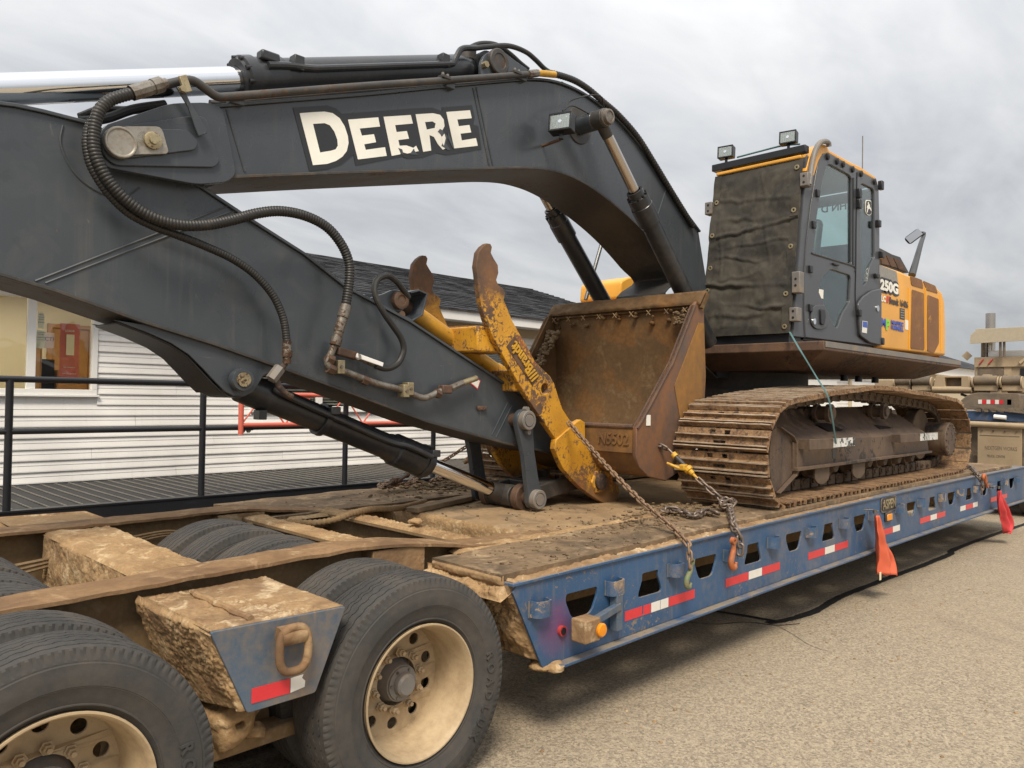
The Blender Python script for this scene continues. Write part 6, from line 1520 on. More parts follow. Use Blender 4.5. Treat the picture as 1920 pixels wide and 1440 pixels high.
# counterweight wraps the rear
cw = MB(); n = 14; R0 = 3.05
for_pts = []
for k in range(n+1):
    y = LY+.36+(FYAR-LY-.72)*k/n; d = abs(y-YC)/((FYAR-LY-.72)/2); for_pts.append((bxe-.05+.35*(1-d**3), y))
vs = [(x, y, z) for z in (2.40, 3.15, 3.25) for x, y in for_pts]+[(bxe-.3, y, z) for z in (2.40, 3.25) for x, y in for_pts]
m1 = n+1; fs = [(r*m1+k, r*m1+k+1, (r+1)*m1+k+1, (r+1)*m1+k) for r in range(2) for k in range(n)]+[(2*m1+k, 2*m1+k+1, 4*m1+k+1, 4*m1+k) for k in range(n)]
cw.add(vs, fs).build('counterweight', 'yellow', ex, ang=40)
# hood intake louvres behind the cab, mirror
hd = [atY(x, y, YS+.35) for x, y in Z4([(1172, 735), (1240, 770), (1285, 785), (1335, 875), (1172, 870)])]
hd2 = [(p.x, p.z) for p in hd]; h_ = plate('hood', hd2, YS+.35, 2*YC-YS-.35, 'under', ex, .01)
for pts in ([(1176, 760), (1200, 775), (1225, 835), (1180, 825)], [(1205, 778), (1240, 790), (1268, 848), (1230, 838)], [(1246, 793), (1280, 805), (1318, 868), (1275, 855)]):
    plate('louvre_panel', [(p.x, p.z) for p in (atY(x, y, YS+.34) for x, y in Z4(pts))], YS+.335, YS+.348, 'rusty', h_, .003)
ma = [atY(x, y, YS+.10) for x, y in Z4([(1350, 888), (1375, 800), (1400, 710), (1418, 655), (1405, 652)])]
mr = MB().tube(resample(smooth_path(ma), .04), lambda i_, t: .045*(1-.5*t), 10).build('mirror_arm', 'cabgrey', ex)
mc = atY(*Z4([(1358, 672)])[0], YS+.10); Mm = Matrix.Translation(mc) @ Matrix.Rotation(R(25), 4, 'Z') @ Matrix.Rotation(R(-38), 4, 'X')
mh = MB().box((-.05, -.10, -.055), (.02, .10, .055), Mm).build('mirror_housing', 'black', mr, bevel=.03); MB().box((-.056, -.09, -.045), (-.0505, .09, .045), Mm).build('mirror_glass', 'mirror', mr, smooth=False)
# far side: tank box, hand rails
tk = XZ(5.35, [(1163, 560), (1165, 527), (1180, 519), (1222, 520), (1240, 545), (1245, 580)])
tkb = plate('tool_box', rounded(tk, .04), 5.35, 5.95, 'yellow', ex, .02); MB().box((6.6, 5.36, 2.35), (7.6, 5.94, 2.62)).build('tank_side', 'yellow', tkb, bevel=.02)
p = atY(1192, 518, 5.6); MB().cyl((p.x, 5.6, p.z-.02), (p.x, 5.6, p.z+.03), .06, 16).build('filler_cap', 'rusty', tkb)
for a_, b_ in (((1098, 562), (1134, 436)), ((1191, 520), (1191, 470))):
    p, q = atY(*a_, 5.5), atY(*b_, 5.5); MB().cyl(p, q, .022, 10).build('grab_rail', 'grey', tkb)
# ---- cab
cx0, cx1 = None, None
co = S(Z4([(752, 1238), (745, 1100), (745, 900), (758, 700), (785, 480), (812, 320), (825, 245), (848, 205), (880, 198), (1030, 285), (1130, 340), (1155, 368), (1163, 400), (1168, 600), (1168, 1285), (1140, 1285)]))
wi1 = S(Z4([(872, 268), (890, 264), (1000, 325), (1012, 345), (1014, 826), (800, 765), (795, 750), (815, 560), (850, 340)]))
wi2 = S(Z4([(1062, 380), (1070, 372), (1130, 400), (1138, 420), (1140, 790), (1112, 840), (1098, 930), (1080, 948), (1068, 930), (1060, 600)]))
wi3 = S(Z4([(880, 862), (900, 855), (1000, 888), (1006, 905), (1000, 1040), (960, 1105), (935, 1180), (920, 1185), (880, 1110), (822, 970), (838, 910)]))
cab = plate('cab', [co, rounded(wi1, .03), rounded(wi2, .03), rounded(wi3, .03)], YS, YS+.05, 'cabgrey', ex, .008)
CW = .965; YS2 = YS+CW
wf = S(Z4([(830, 300), (1150, 400), (1160, 1000), (760, 980)]))
plate('cab_far_side', [co, rounded(S(Z4([(872, 300), (1140, 430), (1150, 950), (795, 880)])), .04)], YS2-.05, YS2, 'cabgrey', cab, .006)
plate('far_glass', S(Z4([(872, 300), (1140, 430), (1150, 950), (795, 880)])), YS2-.03, YS2-.025, 'cabglass', cab, 0)
for nm, wv in (('door_glass', wi1), ('quarter_glass', wi2), ('lower_glass', wi3)):
    plate(nm, rounded(wv, .03), YS+.018, YS+.024, 'cabglass', cab, 0)
# front frame posts, roof, floor, rear wall
cob = S(Z4([(752, 1238)]))[0]; cot = S(Z4([(835, 225)]))[0]; rb = S(Z4([(1168, 1285)]))[0]; rtp = S(Z4([(1155, 368)]))[0]
def slab(pa, pb, t, y0, y1, name, mat, par, bev=.01):
    a, b = Vector(pa), Vector(pb); d = (b-a).normalized(); n_ = Vector((-d.y, d.x))*t
    return MB().prism([tuple(a), tuple(b), tuple(b+n_), tuple(a+n_)], y0, y1).build(name, mat, par, bevel=bev)
slab(cob, cot, -.07, YS+.05, YS+.14, 'front_post', 'cabgrey', cab); slab(cob, cot, -.07, YS2-.14, YS2-.05, 'front_post', 'cabgrey', cab)
slab(cot, rtp, -.04, YS+.05, YS2-.05, 'roof_lining', 'cabgrey', cab)
MB().box((cob[0], YS+.05, cob[1]-.02), (rb[0], YS2-.05, cob[1]+.10)).build('cab_floor', 'black', cab)
RWX = rb[0]-.07
rwh = [(p.y, p.z) for p in (atX(*q, RWX) for q in Z4([(800, 478), (1000, 436), (1000, 712), (790, 735)]))]
rwo = [(YS+.05, rb[1]), (YS2-.05, rb[1]), (YS2-.05, rtp[1]-.04), (YS+.05, rtp[1]-.04)]
rwh = [(min(max(y, YS+.10), YS2-.10), min(z, rtp[1]-.16)) for y, z in rwh]
plateX('rear_wall', [rwo, rwh], RWX, RWX+.04, 'cabgrey', cab, .003)
plateX('rear_glass', rwh, RWX+.012, RWX+.018, 'cabglass', cab, 0)
ta, tb_ = atX(*Z4([(980, 515)])[0], RWX-.01), atX(*Z4([(838, 522)])[0], RWX-.01); th_ = atX(*Z4([(900, 478)])[0], RWX).z-atX(*Z4([(900, 520)])[0], RWX).z
o_ = text('lettering', 'HN D', th_/.72, 'decalblack', Matrix(), cab, .0008, .003)
xs = [v.co.x for v in o_.data.vertices]; k_ = (tb_.y-ta.y)/(max(xs)-min(xs)); x0_ = min(xs)
for v in o_.data.vertices: v.co.x = (v.co.x-x0_)*k_
o_.data.transform(Matrix.Translation((RWX-.004, ta.y, ta.z)) @ Matrix(((0, 0, 1, 0), (1, 0, 0, 0), (0, 1, 0, 0), (0, 0, 0, 1))))
# yellow roof cap
ro = S(Z4([(757, 300), (775, 225), (800, 178), (845, 150), (872, 155), (885, 185), (1010, 255), (1060, 278), (1148, 338), (1158, 370), (1130, 342), (1030, 287), (880, 200), (848, 207), (825, 247), (800, 330)]))
plate('roof_edge', ro, YS+.002, YS+.06, 'yellow', cab, .008)
rc = S(Z4([(790, 240), (800, 190), (845, 152), (872, 158), (885, 188), (1010, 258), (1060, 280), (1148, 340), (1150, 372), (880, 235), (830, 260)]))
plate('roof', rc, YS+.061, YS2, 'yellow', cab, .01)
fy = S(Z4([(735, 230), (770, 190), (800, 330), (775, 335)]))
gr = [atY(x, y, YS-.03) for x, y in Z4([(705, 640), (770, 380), (790, 250), (805, 190), (830, 145), (860, 135), (880, 145), (883, 165)])]
MB().tube(resample(smooth_path(gr[1:]), .03), .026, 10).build('grab_bar', 'hub', cab)
# door furniture
for q in ((813, 428), (792, 605), (773, 855), (772, 1072)):
    p = atY(*Z4([q])[0], YS); MB().cbox((p.x, YS-.01, p.z), (.06, .03, .07)).build('door_hinge', 'black', cab, bevel=.006)
for q in ((1040, 430), (1040, 490), (1040, 1100), (1150, 600), (1165, 385), (1168, 775), (1168, 1260)):
    p = atY(*Z4([q])[0], YS); MB().cbox((p.x, YS-.02, p.z), (.07, .05, .10 if q[1] < 600 else .08)).build('hinge', 'black', cab, bevel=.01)
for q in ((872, 222), (925, 248), (958, 265), (1012, 293), (1060, 318), (1135, 362)):
    p = atY(*Z4([q])[0], YS); MB().lathe((p.x, YS, p.z), (0, -1, 0), [(0, .035), (.02, .032), (.03, 0)], 14).build('roof_knob', 'black', cab)
seam = [atY(x, y, YS-.001) for x, y in Z4([(1040, 310), (1035, 600), (1033, 850), (1030, 1000), (1035, 1100), (1045, 1230)])]
MB().tube(smooth_path(seam), .008, 6).build('door_seam', 'black', cab)
seam = [atY(x, y, YS-.001) for x, y in Z4([(785, 765), (900, 800), (1020, 838), (1030, 870)])]
MB().tube(smooth_path(seam), .010, 6).build('door_seam', 'black', cab)
sb = S(Z4([(1016, 340), (1022, 340), (1022, 830), (1014, 826)])); plate('window_bar', sb, YS-.008, YS-.001, 'black', cab, 0)
lk = S(Z4([(775, 1085), (800, 1055), (850, 1055), (880, 1110), (872, 1170), (840, 1195), (800, 1190), (775, 1160)])); lkp = plate('door_latch_panel', rounded(lk, .05), YS-.014, YS-.001, 'cabgrey', cab, .006)
hq = S(Z4([(820, 1080), (842, 1080), (850, 1120), (840, 1170), (822, 1165)])); plate('door_handle', rounded(hq, .02), YS-.032, YS-.0145, 'black', lkp, .006)
p = atY(*Z4([(797, 1148)])[0], YS-.014); MB().cyl(p, p-Vector((0, .012, 0)), .03, 14).build('door_lock', 'chrome', lkp)
p = atY(*Z4([(915, 828)])[0], YS); MB().cbox((p.x, YS-.012, p.z), (.13, .02, .022)).build('door_pull', 'black', cab, bevel=.006)
sk = S(Z4([(1032, 1050), (1060, 1010), (1110, 975), (1165, 962), (1165, 1285), (1100, 1270), (1045, 1230)])); plate('side_pocket', rounded(sk, .04), YS-.03, YS-.001, 'cabgrey', cab, .012)
p = atY(*Z4([(1155, 1075)])[0], YS-.03); MB().cyl(p, p-Vector((0, .01, 0)), .035, 14).build('pocket_lock', 'chrome', cab)
p = atY(*Z4([(1143, 893)])[0], YS-.002); MB().cbox((p.x, YS-.02, p.z), (.10, .04, .05)).build('latch', 'black', cab, bevel=.01)
for pts, mt in (([(835, 965), (860, 970), (858, 1020), (832, 1014)], 'white'), ([(1054, 1145), (1082, 1150), (1078, 1216), (1050, 1210)], 'white'), ([(1056, 1148), (1080, 1152), (1079, 1185), (1054, 1180)], 'blueink')):
    d_ = .033 if pts[0][0] > 1000 else -.014
    plate('sticker', S(Z4(pts)), YS-d_-(.002 if mt == 'blueink' else .0008), YS-d_, mt, cab, 0)
# leaping animal badge reduced to the plain shield with its leaping deer outline
bd_o = S(Z4([(1096, 462), (1128, 466), (1130, 545), (1112, 553), (1094, 535)])); b1 = plate('badge', rounded(bd_o, .04), YS+.012, YS+.0165, 'white', cab, 0)
bd_i = [(x+(sum(q[0] for q in bd_o)/5-x)*.12, z+(sum(q[1] for q in bd_o)/5-z)*.12) for x, z in bd_o]; plate('badge_field', rounded(bd_i, .035), YS+.009, YS+.0115, 'decalblack', b1, 0)
dr = S(Z4([(1104, 480), (1110, 476), (1112, 488), (1116, 490), (1117, 502), (1123, 512), (1126, 528), (1120, 522), (1118, 516), (1112, 512), (1106, 520), (1103, 536), (1100, 534), (1103, 515), (1100, 508), (1102, 496), (1107, 492)])); plate('badge_figure', dr, YS+.006, YS+.0085, 'white', b1, 0)
# reversed lettering on the far window, seat, console seen through glass
st_x = 7.75
se = MB(); se.box((st_x-.25, YS+.22, 2.95), (st_x+.28, YS2-.2, 3.08)).build('seat_cushion', 'black', cab, bevel=.03)
MB().bar((st_x+.22, YC*0+YS+CW/2, 3.05), (st_x+.38, YS+CW/2, 3.72), .46, .13, (1, 0, 0)).build('seat_back', 'black', cab, bevel=.04)
MB().bar((st_x+.38, YS+CW/2, 3.75), (st_x+.42, YS+CW/2, 3.95), .26, .09, (1, 0, 0)).build('head_rest', 'black', cab, bevel=.03)
MB().box((st_x-.2, YS+.18, 2.5), (st_x+.2, YS2-.2, 2.94)).build('seat_base', 'under', cab, bevel=.02)
MB().box((7.40, YS+.12, 2.5), (7.55, YS+.3, 3.0)).build('console', 'gapmetal', cab, bevel=.02)
MB().tube([(7.45, YS+.25, 2.6), (7.45, YS+.25, 3.1), (7.42, YS+.25, 3.25)], .018, 8).build('control_lever', 'black', cab)
# ---- canvas cover on the windscreen
CB, CT = atY(1481, 624, YS+.03), atY(1507, 297, YS+.03)
BLx, BRx = CB.x, CT.x
fp_ = [(CB.x+.03, CB.z-.03), (CT.x+.03, CT.z+.02)]+[co[7], co[6], co[5], co[4], co[3], co[2], co[1], co[0]]
plate('front_pillar', fp_, YS+.012, YS+.10, 'cabgrey', cab, .004); plate('front_pillar', fp_, YS2-.10, YS2-.012, 'cabgrey', cab, .004)
def cv(u, v):     # u: 0 near edge..1 far edge, v: 0 bottom..1 top
    x = BLx+(BRx-BLx)*v; y = YS+.03-.0*v+(CW-.02)*u; z = CB.z+(CT.z-CB.z)*v
    return Vector((x, y, z))
nu, nv = 90, 130; vs = []
def cv_off(u, v):
    e_ = min(u, 1-u, v, 1-v)
    wv = .030*fbm((u*1.3, v*2.2, 2), 2.0, 3)+.010
    for (v0, a0, s0c, wd_) in ((.285, .30, .026, .012), (.62, -.35, .022, .010), (.80, .45, .016, .012), (.12, -.1, .022, .014), (.45, .5, .014, .009), (.70, .1, .012, .014), (.36, -.5, .013, .010), (.18, .6, .016, .009), (.54, .15, .012, .008)):
        d = v-(v0+a0*.16*(u-.5)+.035*noise.noise((u*3.2, v0*9, 0))+.010*noise.noise((u*11, v0*9, 3))); g_ = noise.noise((u*2.4, v0*20, 4))
        wv += s0c*(math.exp(-(d/wd_)**2)-.5*math.exp(-((d+wd_*1.6)/(wd_*1.3))**2))*max(0, .45+1.1*g_)
    for (u0, a0, s0c) in ((.30, .3, .012), (.62, -.5, .012), (.82, .2, .010)):
        d = u-(u0+a0*(v-.5)+.05*noise.noise((v*4, u0*9, 6))); wv += s0c*math.exp(-(d/.018)**2)*max(0, .3+1.3*noise.noise((v*3, u0*17, 8)))
    return wv*min(1, e_/.05)+.003*noise.noise((u*22, v*26, 9))
for j in range(nv+1):
    for i_ in range(nu+1):
        u, v = i_/nu, j/nv; p = cv(u, v); p.x -= cv_off(u, v)
        if v == 0: p.z += .02*noise.noise((u*5, 1, 1))
        if u in (0, 1): p.y += .008*noise.noise((v*9, u, 1))
        vs.append(p)
fs = [(j*(nu+1)+i_, j*(nu+1)+i_+1, (j+1)*(nu+1)+i_+1, (j+1)*(nu+1)+i_) for j in range(nv) for i_ in range(nu)]
cvx = MB().add(vs, fs).build('windscreen_cover', 'canvas', ex, ang=180)
sol = cvx.modifiers.new('thick', 'SOLIDIFY'); sol.thickness = .006
hem = MB()
for u in (.045, .955):
    pts = [cv(u, k/60)-Vector((cv_off(u, k/60)+.010, 0, 0)) for k in range(61)]; w_ = .04
    vs = []; 
    for p in pts: vs += [p+Vector((0, -w_, .0)), p+Vector((0, w_, 0))]
    hem.add(vs, [(2*k, 2*k+1, 2*k+3, 2*k+2) for k in range(60)])
pts = [cv(k/40, .02)-Vector((cv_off(k/40, .02)+.012, 0, 0)) for k in range(41)]; vs = []
for p in pts: vs += [p+Vector((0, 0, -.035)), p+Vector((0, 0, .035))]
hem.add(vs, [(2*k, 2*k+1, 2*k+3, 2*k+2) for k in range(40)])
hem.build('hem', 'canvas', cvx)
for u, v in [(.05, .95), (.05, .70), (.05, .49), (.06, .22), (.05, .035), (.95, .83), (.95, .62), (.95, .42), (.95, .28), (.96, .10)]:
    p = cv(u, v)-Vector((cv_off(u, v)+.014, 0, 0)); MB().lathe(p, (-1, 0, 0), [(0, .010), (.006, .010), (.008, .016), (.006, .024), (0, .025)], 16).build('grommet', 'zinc', cvx)
MB().box((CB.x+.02, YS+.05, CB.z-.10), (cob[0]+.06, YS2-.02, CB.z+.04)).build('cab_sill', 'black', cab)
# guard mounting blocks on the front posts
for u, v in ((.0, .87), (.0, .28), (.0, .10), (1.02, .80), (1.02, .22)):
    p = cv(u, v)+Vector((.01, -.035 if u < .5 else .01, 0)); b_ = MB().cbox(p, (.10, .08, .13 if v != .28 else .20)).build('guard_block', 'hub', cab, bevel=.008)
    for dz in (-.03, .03): MB().cyl(p+Vector((-.052, 0, dz)), p+Vector((-.048, 0, dz)), .012, 10).build('block_hole', 'black', b_)
# lamp bar on the roof front
bl, br_ = cv(-.02, 1.045)+Vector((.02, 0, .02)), cv(1.04, 1.045)+Vector((.02, 0, .02))
MB().bar(bl, br_, .09, .07).build('lamp_bar', 'black', cab, bevel=.006)
MB().bar(cv(.02, 1.012), cv(.98, 1.012), .05, .034).build('roof_front', 'yellow', cab, bevel=.01)
for u in (.17, .88):
    p = cv(u, 1.045)+Vector((.0, 0, .16)); lamp_unit('work_lamp', p, cab, R(10), .95, R(4))
MB().tube(resample(smooth_path([cv(.05, 1.06)+Vector((0, 0, .05)), cv(.25, 1.06)+Vector((.02, 0, .08)), cv(.5, 1.06)+Vector((.02, 0, .075)), cv(.75, 1.06)+Vector((0, 0, .06))]), .03), .009, 6).build('cord', 'strap', cab)
an = atY(1617, 318, YS+.5); MB().cyl((an.x, YS+.5, an.z-.1), (an.x, YS+.5, an.z+.42), .007, 6).build('aerial', 'hub', cab)

# ================================================================== truck and gooseneck gear beyond the trailer
tk = thing('winch_truck', 'dusty tan winch truck with exhaust stack and roller tailboard ahead of trailer', 'truck', (18, 4.3, 0))
RX = 15.2
rbm = MB().box((RX+.05, 3.10, 1.98), (RX+.5, 5.55, 2.24)).build('tailboard', 'truck', tk, bevel=.03)
cs_ = plateX('tail_block', [rounded([(4.50, 2.03), (3.88, 2.02), (3.93, 2.28), (4.44, 2.29)], .02), rounded([(4.30, 2.10), (4.04, 2.10), (4.04, 2.25), (4.30, 2.25)], .01)], RX-.10, RX+.05, 'truck', rbm, .01)
MB().cyl((RX-.08, 4.50, 2.05), (RX-.08, 3.88, 2.04), .05, 16).build('tail_lip', 'truck', rbm)
MB().box((RX+.02, 4.04, 2.1), (RX+.04, 4.30, 2.25)).build('tail_recess', 'truckd', rbm)
for ya, yb in ((5.12, 4.88), (4.84, 4.54), (3.84, 3.50), (3.42, 3.16)):
    MB().cyl((RX-.05, ya, 2.20), (RX-.05, yb, 2.20), .082, 20).build('roller', 'truckd', rbm, bevel=.004)
    MB().box((RX-.08, yb-.01, 2.02), (RX+.04, ya+.01, 2.12)).build('roller_cradle', 'truck', rbm, bevel=.01)
    for y_ in (ya+.02, yb-.02): MB().cyl((RX-.05, y_+.012, 2.17), (RX-.05, y_-.012, 2.17), .10, 18).build('roller_cheek', 'truck', rbm)
MB().cyl((RX-.13, 3.47, 2.17), (RX-.02, 3.47, 2.17), .045, 12).build('tail_pin', 'truckd', rbm)
plateX('pintle_plate', rounded([(3.60, 2.05), (3.36, 2.05), (3.30, 1.80), (3.36, 1.74), (3.56, 1.74), (3.62, 1.86)], .03), RX-.06, RX-.01, 'truck', rbm, .005)
for y_, z_ in ((3.47, 1.80), (3.25, 1.80)): MB().cyl((RX-.10, y_, z_), (RX-.02, y_, z_), .05, 14).build('pintle_pin', 'truckd', rbm)
# fender with tape, blue frame, mud flaps
FX = 14.8
fd = plateX('fender', rounded([(4.02, 1.70), (3.10, 1.70), (3.10, 1.98), (3.72, 1.99), (3.86, 1.95), (3.98, 1.84)], .05), FX, FX+.4, 'truckd', tk, .01)
for k in range(6): MB().box((FX-.004, 3.70-.062*k, 1.80), (FX-.0015, 3.645-.062*k, 1.87)).build('reflective_tape', 'redtape' if k % 2 else 'whitetape', fd, smooth=False)
MB().box((FX, 3.28, 1.79), (FX+.003, 3.22, 1.88)).build('sticker', 'paper', fd)
fr = MB().box((14.35, 2.9, 1.52), (14.75, 4.0, 1.68)).build('frame_rail', 'bluepaint2', tk, bevel=.01)
for k in range(7): MB().box((14.30, 3.60-.11*k, 1.67), (14.5, 3.54-.11*k, 1.74)).build('frame_clip', 'truckd', fr)
MB().bar((14.32, 3.70, 1.76), (14.32, 2.85, 1.66), .05, .03).build('frame_pipe', 'truckd', fr)
MB().cyl((14.30, 3.35, 1.60), (14.30, 3.18, 1.585), .035, 10).build('hook_block', 'trim', fr)
MB().cyl((14.2, 3.70, 1.475), (14.2, 2.6, 1.455), .045, 14).build('flap_hanger', 'truck', tk)
for ya, yb in ((3.56, 2.95),):
    fl_ = plateX('mud_flap', rounded([(ya, .60), (yb, .60), (yb, 1.42), (ya, 1.42)], .02), 14.22, 14.235, 'truck', tk, .003)
    MB().box((14.216, yb+.03, 1.29), (14.2195, ya-.03, 1.30)).build('flap_rib', 'truckd', fl_)
    text('raised_lettering', 'NEXTGEN WORKS', .085, 'truckd', face_negX(14.2195, ya-.10, 1.07), fl_, .002, 0, .62)
    text('raised_lettering', 'TRUCK  CENTRE', .055, 'truckd', face_negX(14.2195, ya-.13, .95), fl_, .002, 0, .62)
    for k in range(4): MB().cyl((14.20, ya-.06-.16*k, 1.37), (14.222, ya-.06-.16*k, 1.37), .012, 8).build('flap_bolt', 'steel', fl_)
rc2 = random.Random(4)
for k in range(14):
    y_ = rc2.uniform(2.9, 5.0); z_ = rc2.uniform(1.68, 1.98); x_ = rc2.uniform(15.3, 17.5)
    if k % 2: MB().box((x_, y_, z_-.08), (x_+rc2.uniform(.2, .6), y_+rc2.uniform(.08, .35), z_+rc2.uniform(.02, .12))).build('bed_gear', 'truckd' if k % 3 else 'truck', tk, bevel=.015)
    else: MB().tube(resample(smooth_path([(x_, y_, z_), (x_+.1, y_+.15, z_+.06), (x_, y_+.35, z_-.02), (x_+.1, y_+.6, z_+.04)]), .03), .022, 8).build('bed_hose', 'truckd', tk)
MB().box((15.4, 2.9, 1.5), (19.5, 5.7, 1.66)).build('truck_bed', 'truckd', tk, bevel=.02)
for y_ in (3.2, 4.0, 5.3): MB().box((16.5, y_-.06, 1.66), (16.7, y_+.06, 2.35)).build('bed_stake', 'truck', tk, bevel=.01)
MB().box((14.4, 2.8, .45), (21.5, 5.9, .95)).build('chassis', 'truckd', tk)
MB().box((14.6, 2.95, .95), (15.9, 4.3, 1.5)).build('axle_box', 'truckd', tk)
for xx in (15.0, 16.5):
    for yy in (2.95, 5.5): MB().lathe((xx, yy, .53), (0, 1, 0), [(-.14, .28), (-.15, .45), (-.12, .52), (.12, .52), (.15, .45), (.14, .28), (-.14, .28)], 40).build('wheel', 'tyre', tk)
wd_ = MB().lathe((15.6, 3.0, 1.75), (0, -1, 0), [(0, 0), (0, .26), (.04, .26), (.04, .18), (.3, .18), (.3, .26), (.34, .26), (.34, 0)], 30).build('winch_drum', 'truck', tk, ang=30)
TKX = 22.0
cbk = MB().box((TKX, 3.05, 1.0), (TKX+1.8, 5.60, 2.95)).build('cab_body', 'truck', tk, bevel=.06)
MB().box((TKX+.1, 3.1, 2.9), (TKX+1.8, 5.35, 3.15)).build('cab_roof', 'whitep', tk, bevel=.10)
MB().box((TKX-.06, 3.0, 2.72), (TKX-.005, 5.58, 2.97)).build('light_panel', 'truck', cbk, bevel=.01)
for y_ in (5.42, 5.22, 4.30):
    c_ = Vector((TKX-.075, y_, 2.85)); MB().bar(c_+Vector((0, .05, -.07)), c_+Vector((0, -.05, .07)), .03, .07, (-1, 0, 0)).build('red_lamp', 'redlens', cbk, bevel=.012)
MB().bar((TKX-.12, 4.6, 2.80), (TKX-.06, 4.5, 2.92), .05, .05).build('panel_hook', 'truck', cbk)
MB().box((TKX-.03, 4.95, 2.35), (TKX-.005, 5.5, 2.70)).build('rear_locker', 'truckd', cbk, bevel=.01)
ch_ = MB()
for k in range(26): lump(ch_, (TKX-.08, 5.50-.025*k, 2.48+.02*math.sin(k*2.1)), .04, k)
ch_.build('hung_chain', 'truckd', cbk)
MB().box((TKX-.02, 4.78, 2.0), (TKX-.005, 4.94, 2.72)).build('rear_post', 'truck', cbk)
for k in range(3): MB().box((TKX-.03, 4.60-.20*k, 2.40), (TKX-.006, 4.46-.20*k, 2.68)).build('rear_window', 'black', cbk)
hp2 = plateX('headache_visor', rounded([(5.62, 3.30), (4.1, 3.34), (4.1, 3.66), (5.45, 3.66), (5.60, 3.52)], .02), TKX-.30, TKX-.26, 'dplate', tk, .004)
MB().box((TKX-.26, 4.1, 3.63), (TKX+.2, 5.5, 3.66)).build('visor_top', 'dplate', hp2)
for y_ in (4.98, 4.90): MB().cyl((TKX-.2, y_, 2.95), (TKX-.2, y_, 3.34), .03, 10).build('visor_post', 'truckd', hp2)
ek = MB().lathe((TKX+.25, 5.30, 2.7), (0, 0, 1), [(0, .11), (1.38, .11), (1.38, .098), (1.1, .098)], 28).build('exhaust_stack', 'chrome_d', tk)
MB().cyl((TKX+.1, 5.42, 2.8), (TKX+.1, 5.42, 3.35), .05, 12).build('stack_bracket', 'truckd', ek)
dp = Matrix.Translation((TKX+.1, 5.78, 3.02)) @ Matrix.Rotation(R(45), 4, 'X'); MB().box((-.01, -.085, -.085), (.01, .085, .085), dp).build('corner_sign', 'truck', tk)

# ================================================================== chains, binders, flags, straps
def link_obj(r, ln_, wd):
    p = []
    for k in range(24):
        a = 2*math.pi*k/24; c, s_ = math.cos(a), math.sin(a)
        p.append(Vector((math.copysign(ln_/2-wd/2, c)*(1 if abs(c) > 1e-6 else 0)+c*wd/2, s_*wd/2, 0)))
    return MB().tube(p, r, 7, closed=True)
LK = {}
def chain(name, label, pts, mat='chain', pitch=.036, r=.0058, jitter=.06, group='chains tying the excavator down'):
    t = thing(name, label, 'chain', tuple(pts[-1]), group)
    P = resample(smooth_path(pts, 8), pitch); key = (mat, pitch)
    for i_ in range(len(P)-1):
        d = (P[i_+1]-P[i_]).normalized(); c = (P[i_]+P[i_+1])/2
        q = d.to_track_quat('X', 'Z').to_matrix().to_4x4()
        Mx = Matrix.Translation(c) @ q @ Matrix.Rotation((math.pi/2 if i_ % 2 else 0)+random.uniform(-jitter, jitter)*4+.6, 4, 'X')
        if key not in LK:
            o_ = link_obj(r, pitch+r*2.6, r*3.9).build('link', mat, t, ang=180); LK[key] = o_; o_.matrix_basis = Mx
        else: inst(LK[key], 'link', t, Mx)
    return t
def hook(parent, c, mat, s=1.0, ang=0.0):
    pts = [(0, 0, .06), (0, 0, .02), (-.02, 0, -.02), (-.034, 0, -.055), (-.022, 0, -.088), (.008, 0, -.092), (.026, 0, -.066)]
    Mx = Matrix.Translation(c) @ Matrix.Rotation(ang, 4, 'Y') @ Matrix.Scale(s, 4)
    P = [Mx @ p for p in smooth_path([Vector(p) for p in pts], 6)]
    o_ = MB().tube(P, lambda i_, t: .012*s*(1+.5*math.sin(t*math.pi))*(1 if t < .9 else .7), 10).build('hook', mat, parent, ang=180)
    MB().lathe(Mx @ Vector((0, -.012*s, .07)), (0, 1, 0), [(0, .010*s), (0, .022*s), (.024*s, .022*s), (.024*s, .010*s)], 16, True).build('hook_eye', mat, o_)
    return o_
c1a = atY(1066, 792, 4.02); c1b = Vector((4.15, 2.575, zd(4.1)-.02)); edge1 = Vector((4.19, 2.655, zd(4.1)+.03))
p1 = [c1a, c1a.lerp(edge1, .33)+Vector((0, 0, -.035)), c1a.lerp(edge1, .66)+Vector((0, 0, -.04)), edge1, Vector((4.165, 2.60, zd(4.1)-.06)), Vector((4.15, 2.585, zd(4.1)-.13))]
t1 = chain('tie_down_chain', 'thin rusty chain from bucket thumb pin to green hook on trailer side', p1, 'chain', .044, .0074)
hook(t1, Vector((4.165, 2.592, zd(4.1)-.165)), 'greenhook', .95, .2)
c2a = atY(1256, 836, 3.62); c2a = atX(1256, 838, 5.36)
d1 = atZ(1365, 948, .985); e1 = Vector((4.80, 2.655, zd(4.8)+.035))
bind0 = c2a.lerp(d1, .18)+Vector((-.05, 0, 0)); bind1 = c2a.lerp(d1, .55)+Vector((-.05, 0, 0))
t2 = chain('tie_down_chain', 'worn chain from near track down to orange hook on trailer side', [bind1, bind1.lerp(d1, .5), d1, d1.lerp(e1, .5)+Vector((0, 0, .02)), e1, Vector((4.79, 2.60, zd(4.8)-.05)), Vector((4.785, 2.60, zd(4.8)-.14))], 'chainb', .054, .0098)
hook(t2, Vector((4.675, 2.585, zd(4.8)-.115)), 'orangehook', 1.1, -.1)
kn = []
for k in range(9): a = k*1.3; kn.append(d1+Vector((.05*math.cos(a), .045*math.sin(a), .015+.03*math.sin(k*1.7))))
chain('knotted_chain', 'bunched knot of chain on the deck edge below ratchet binder', kn, 'chainb', .054, .0098, .3)
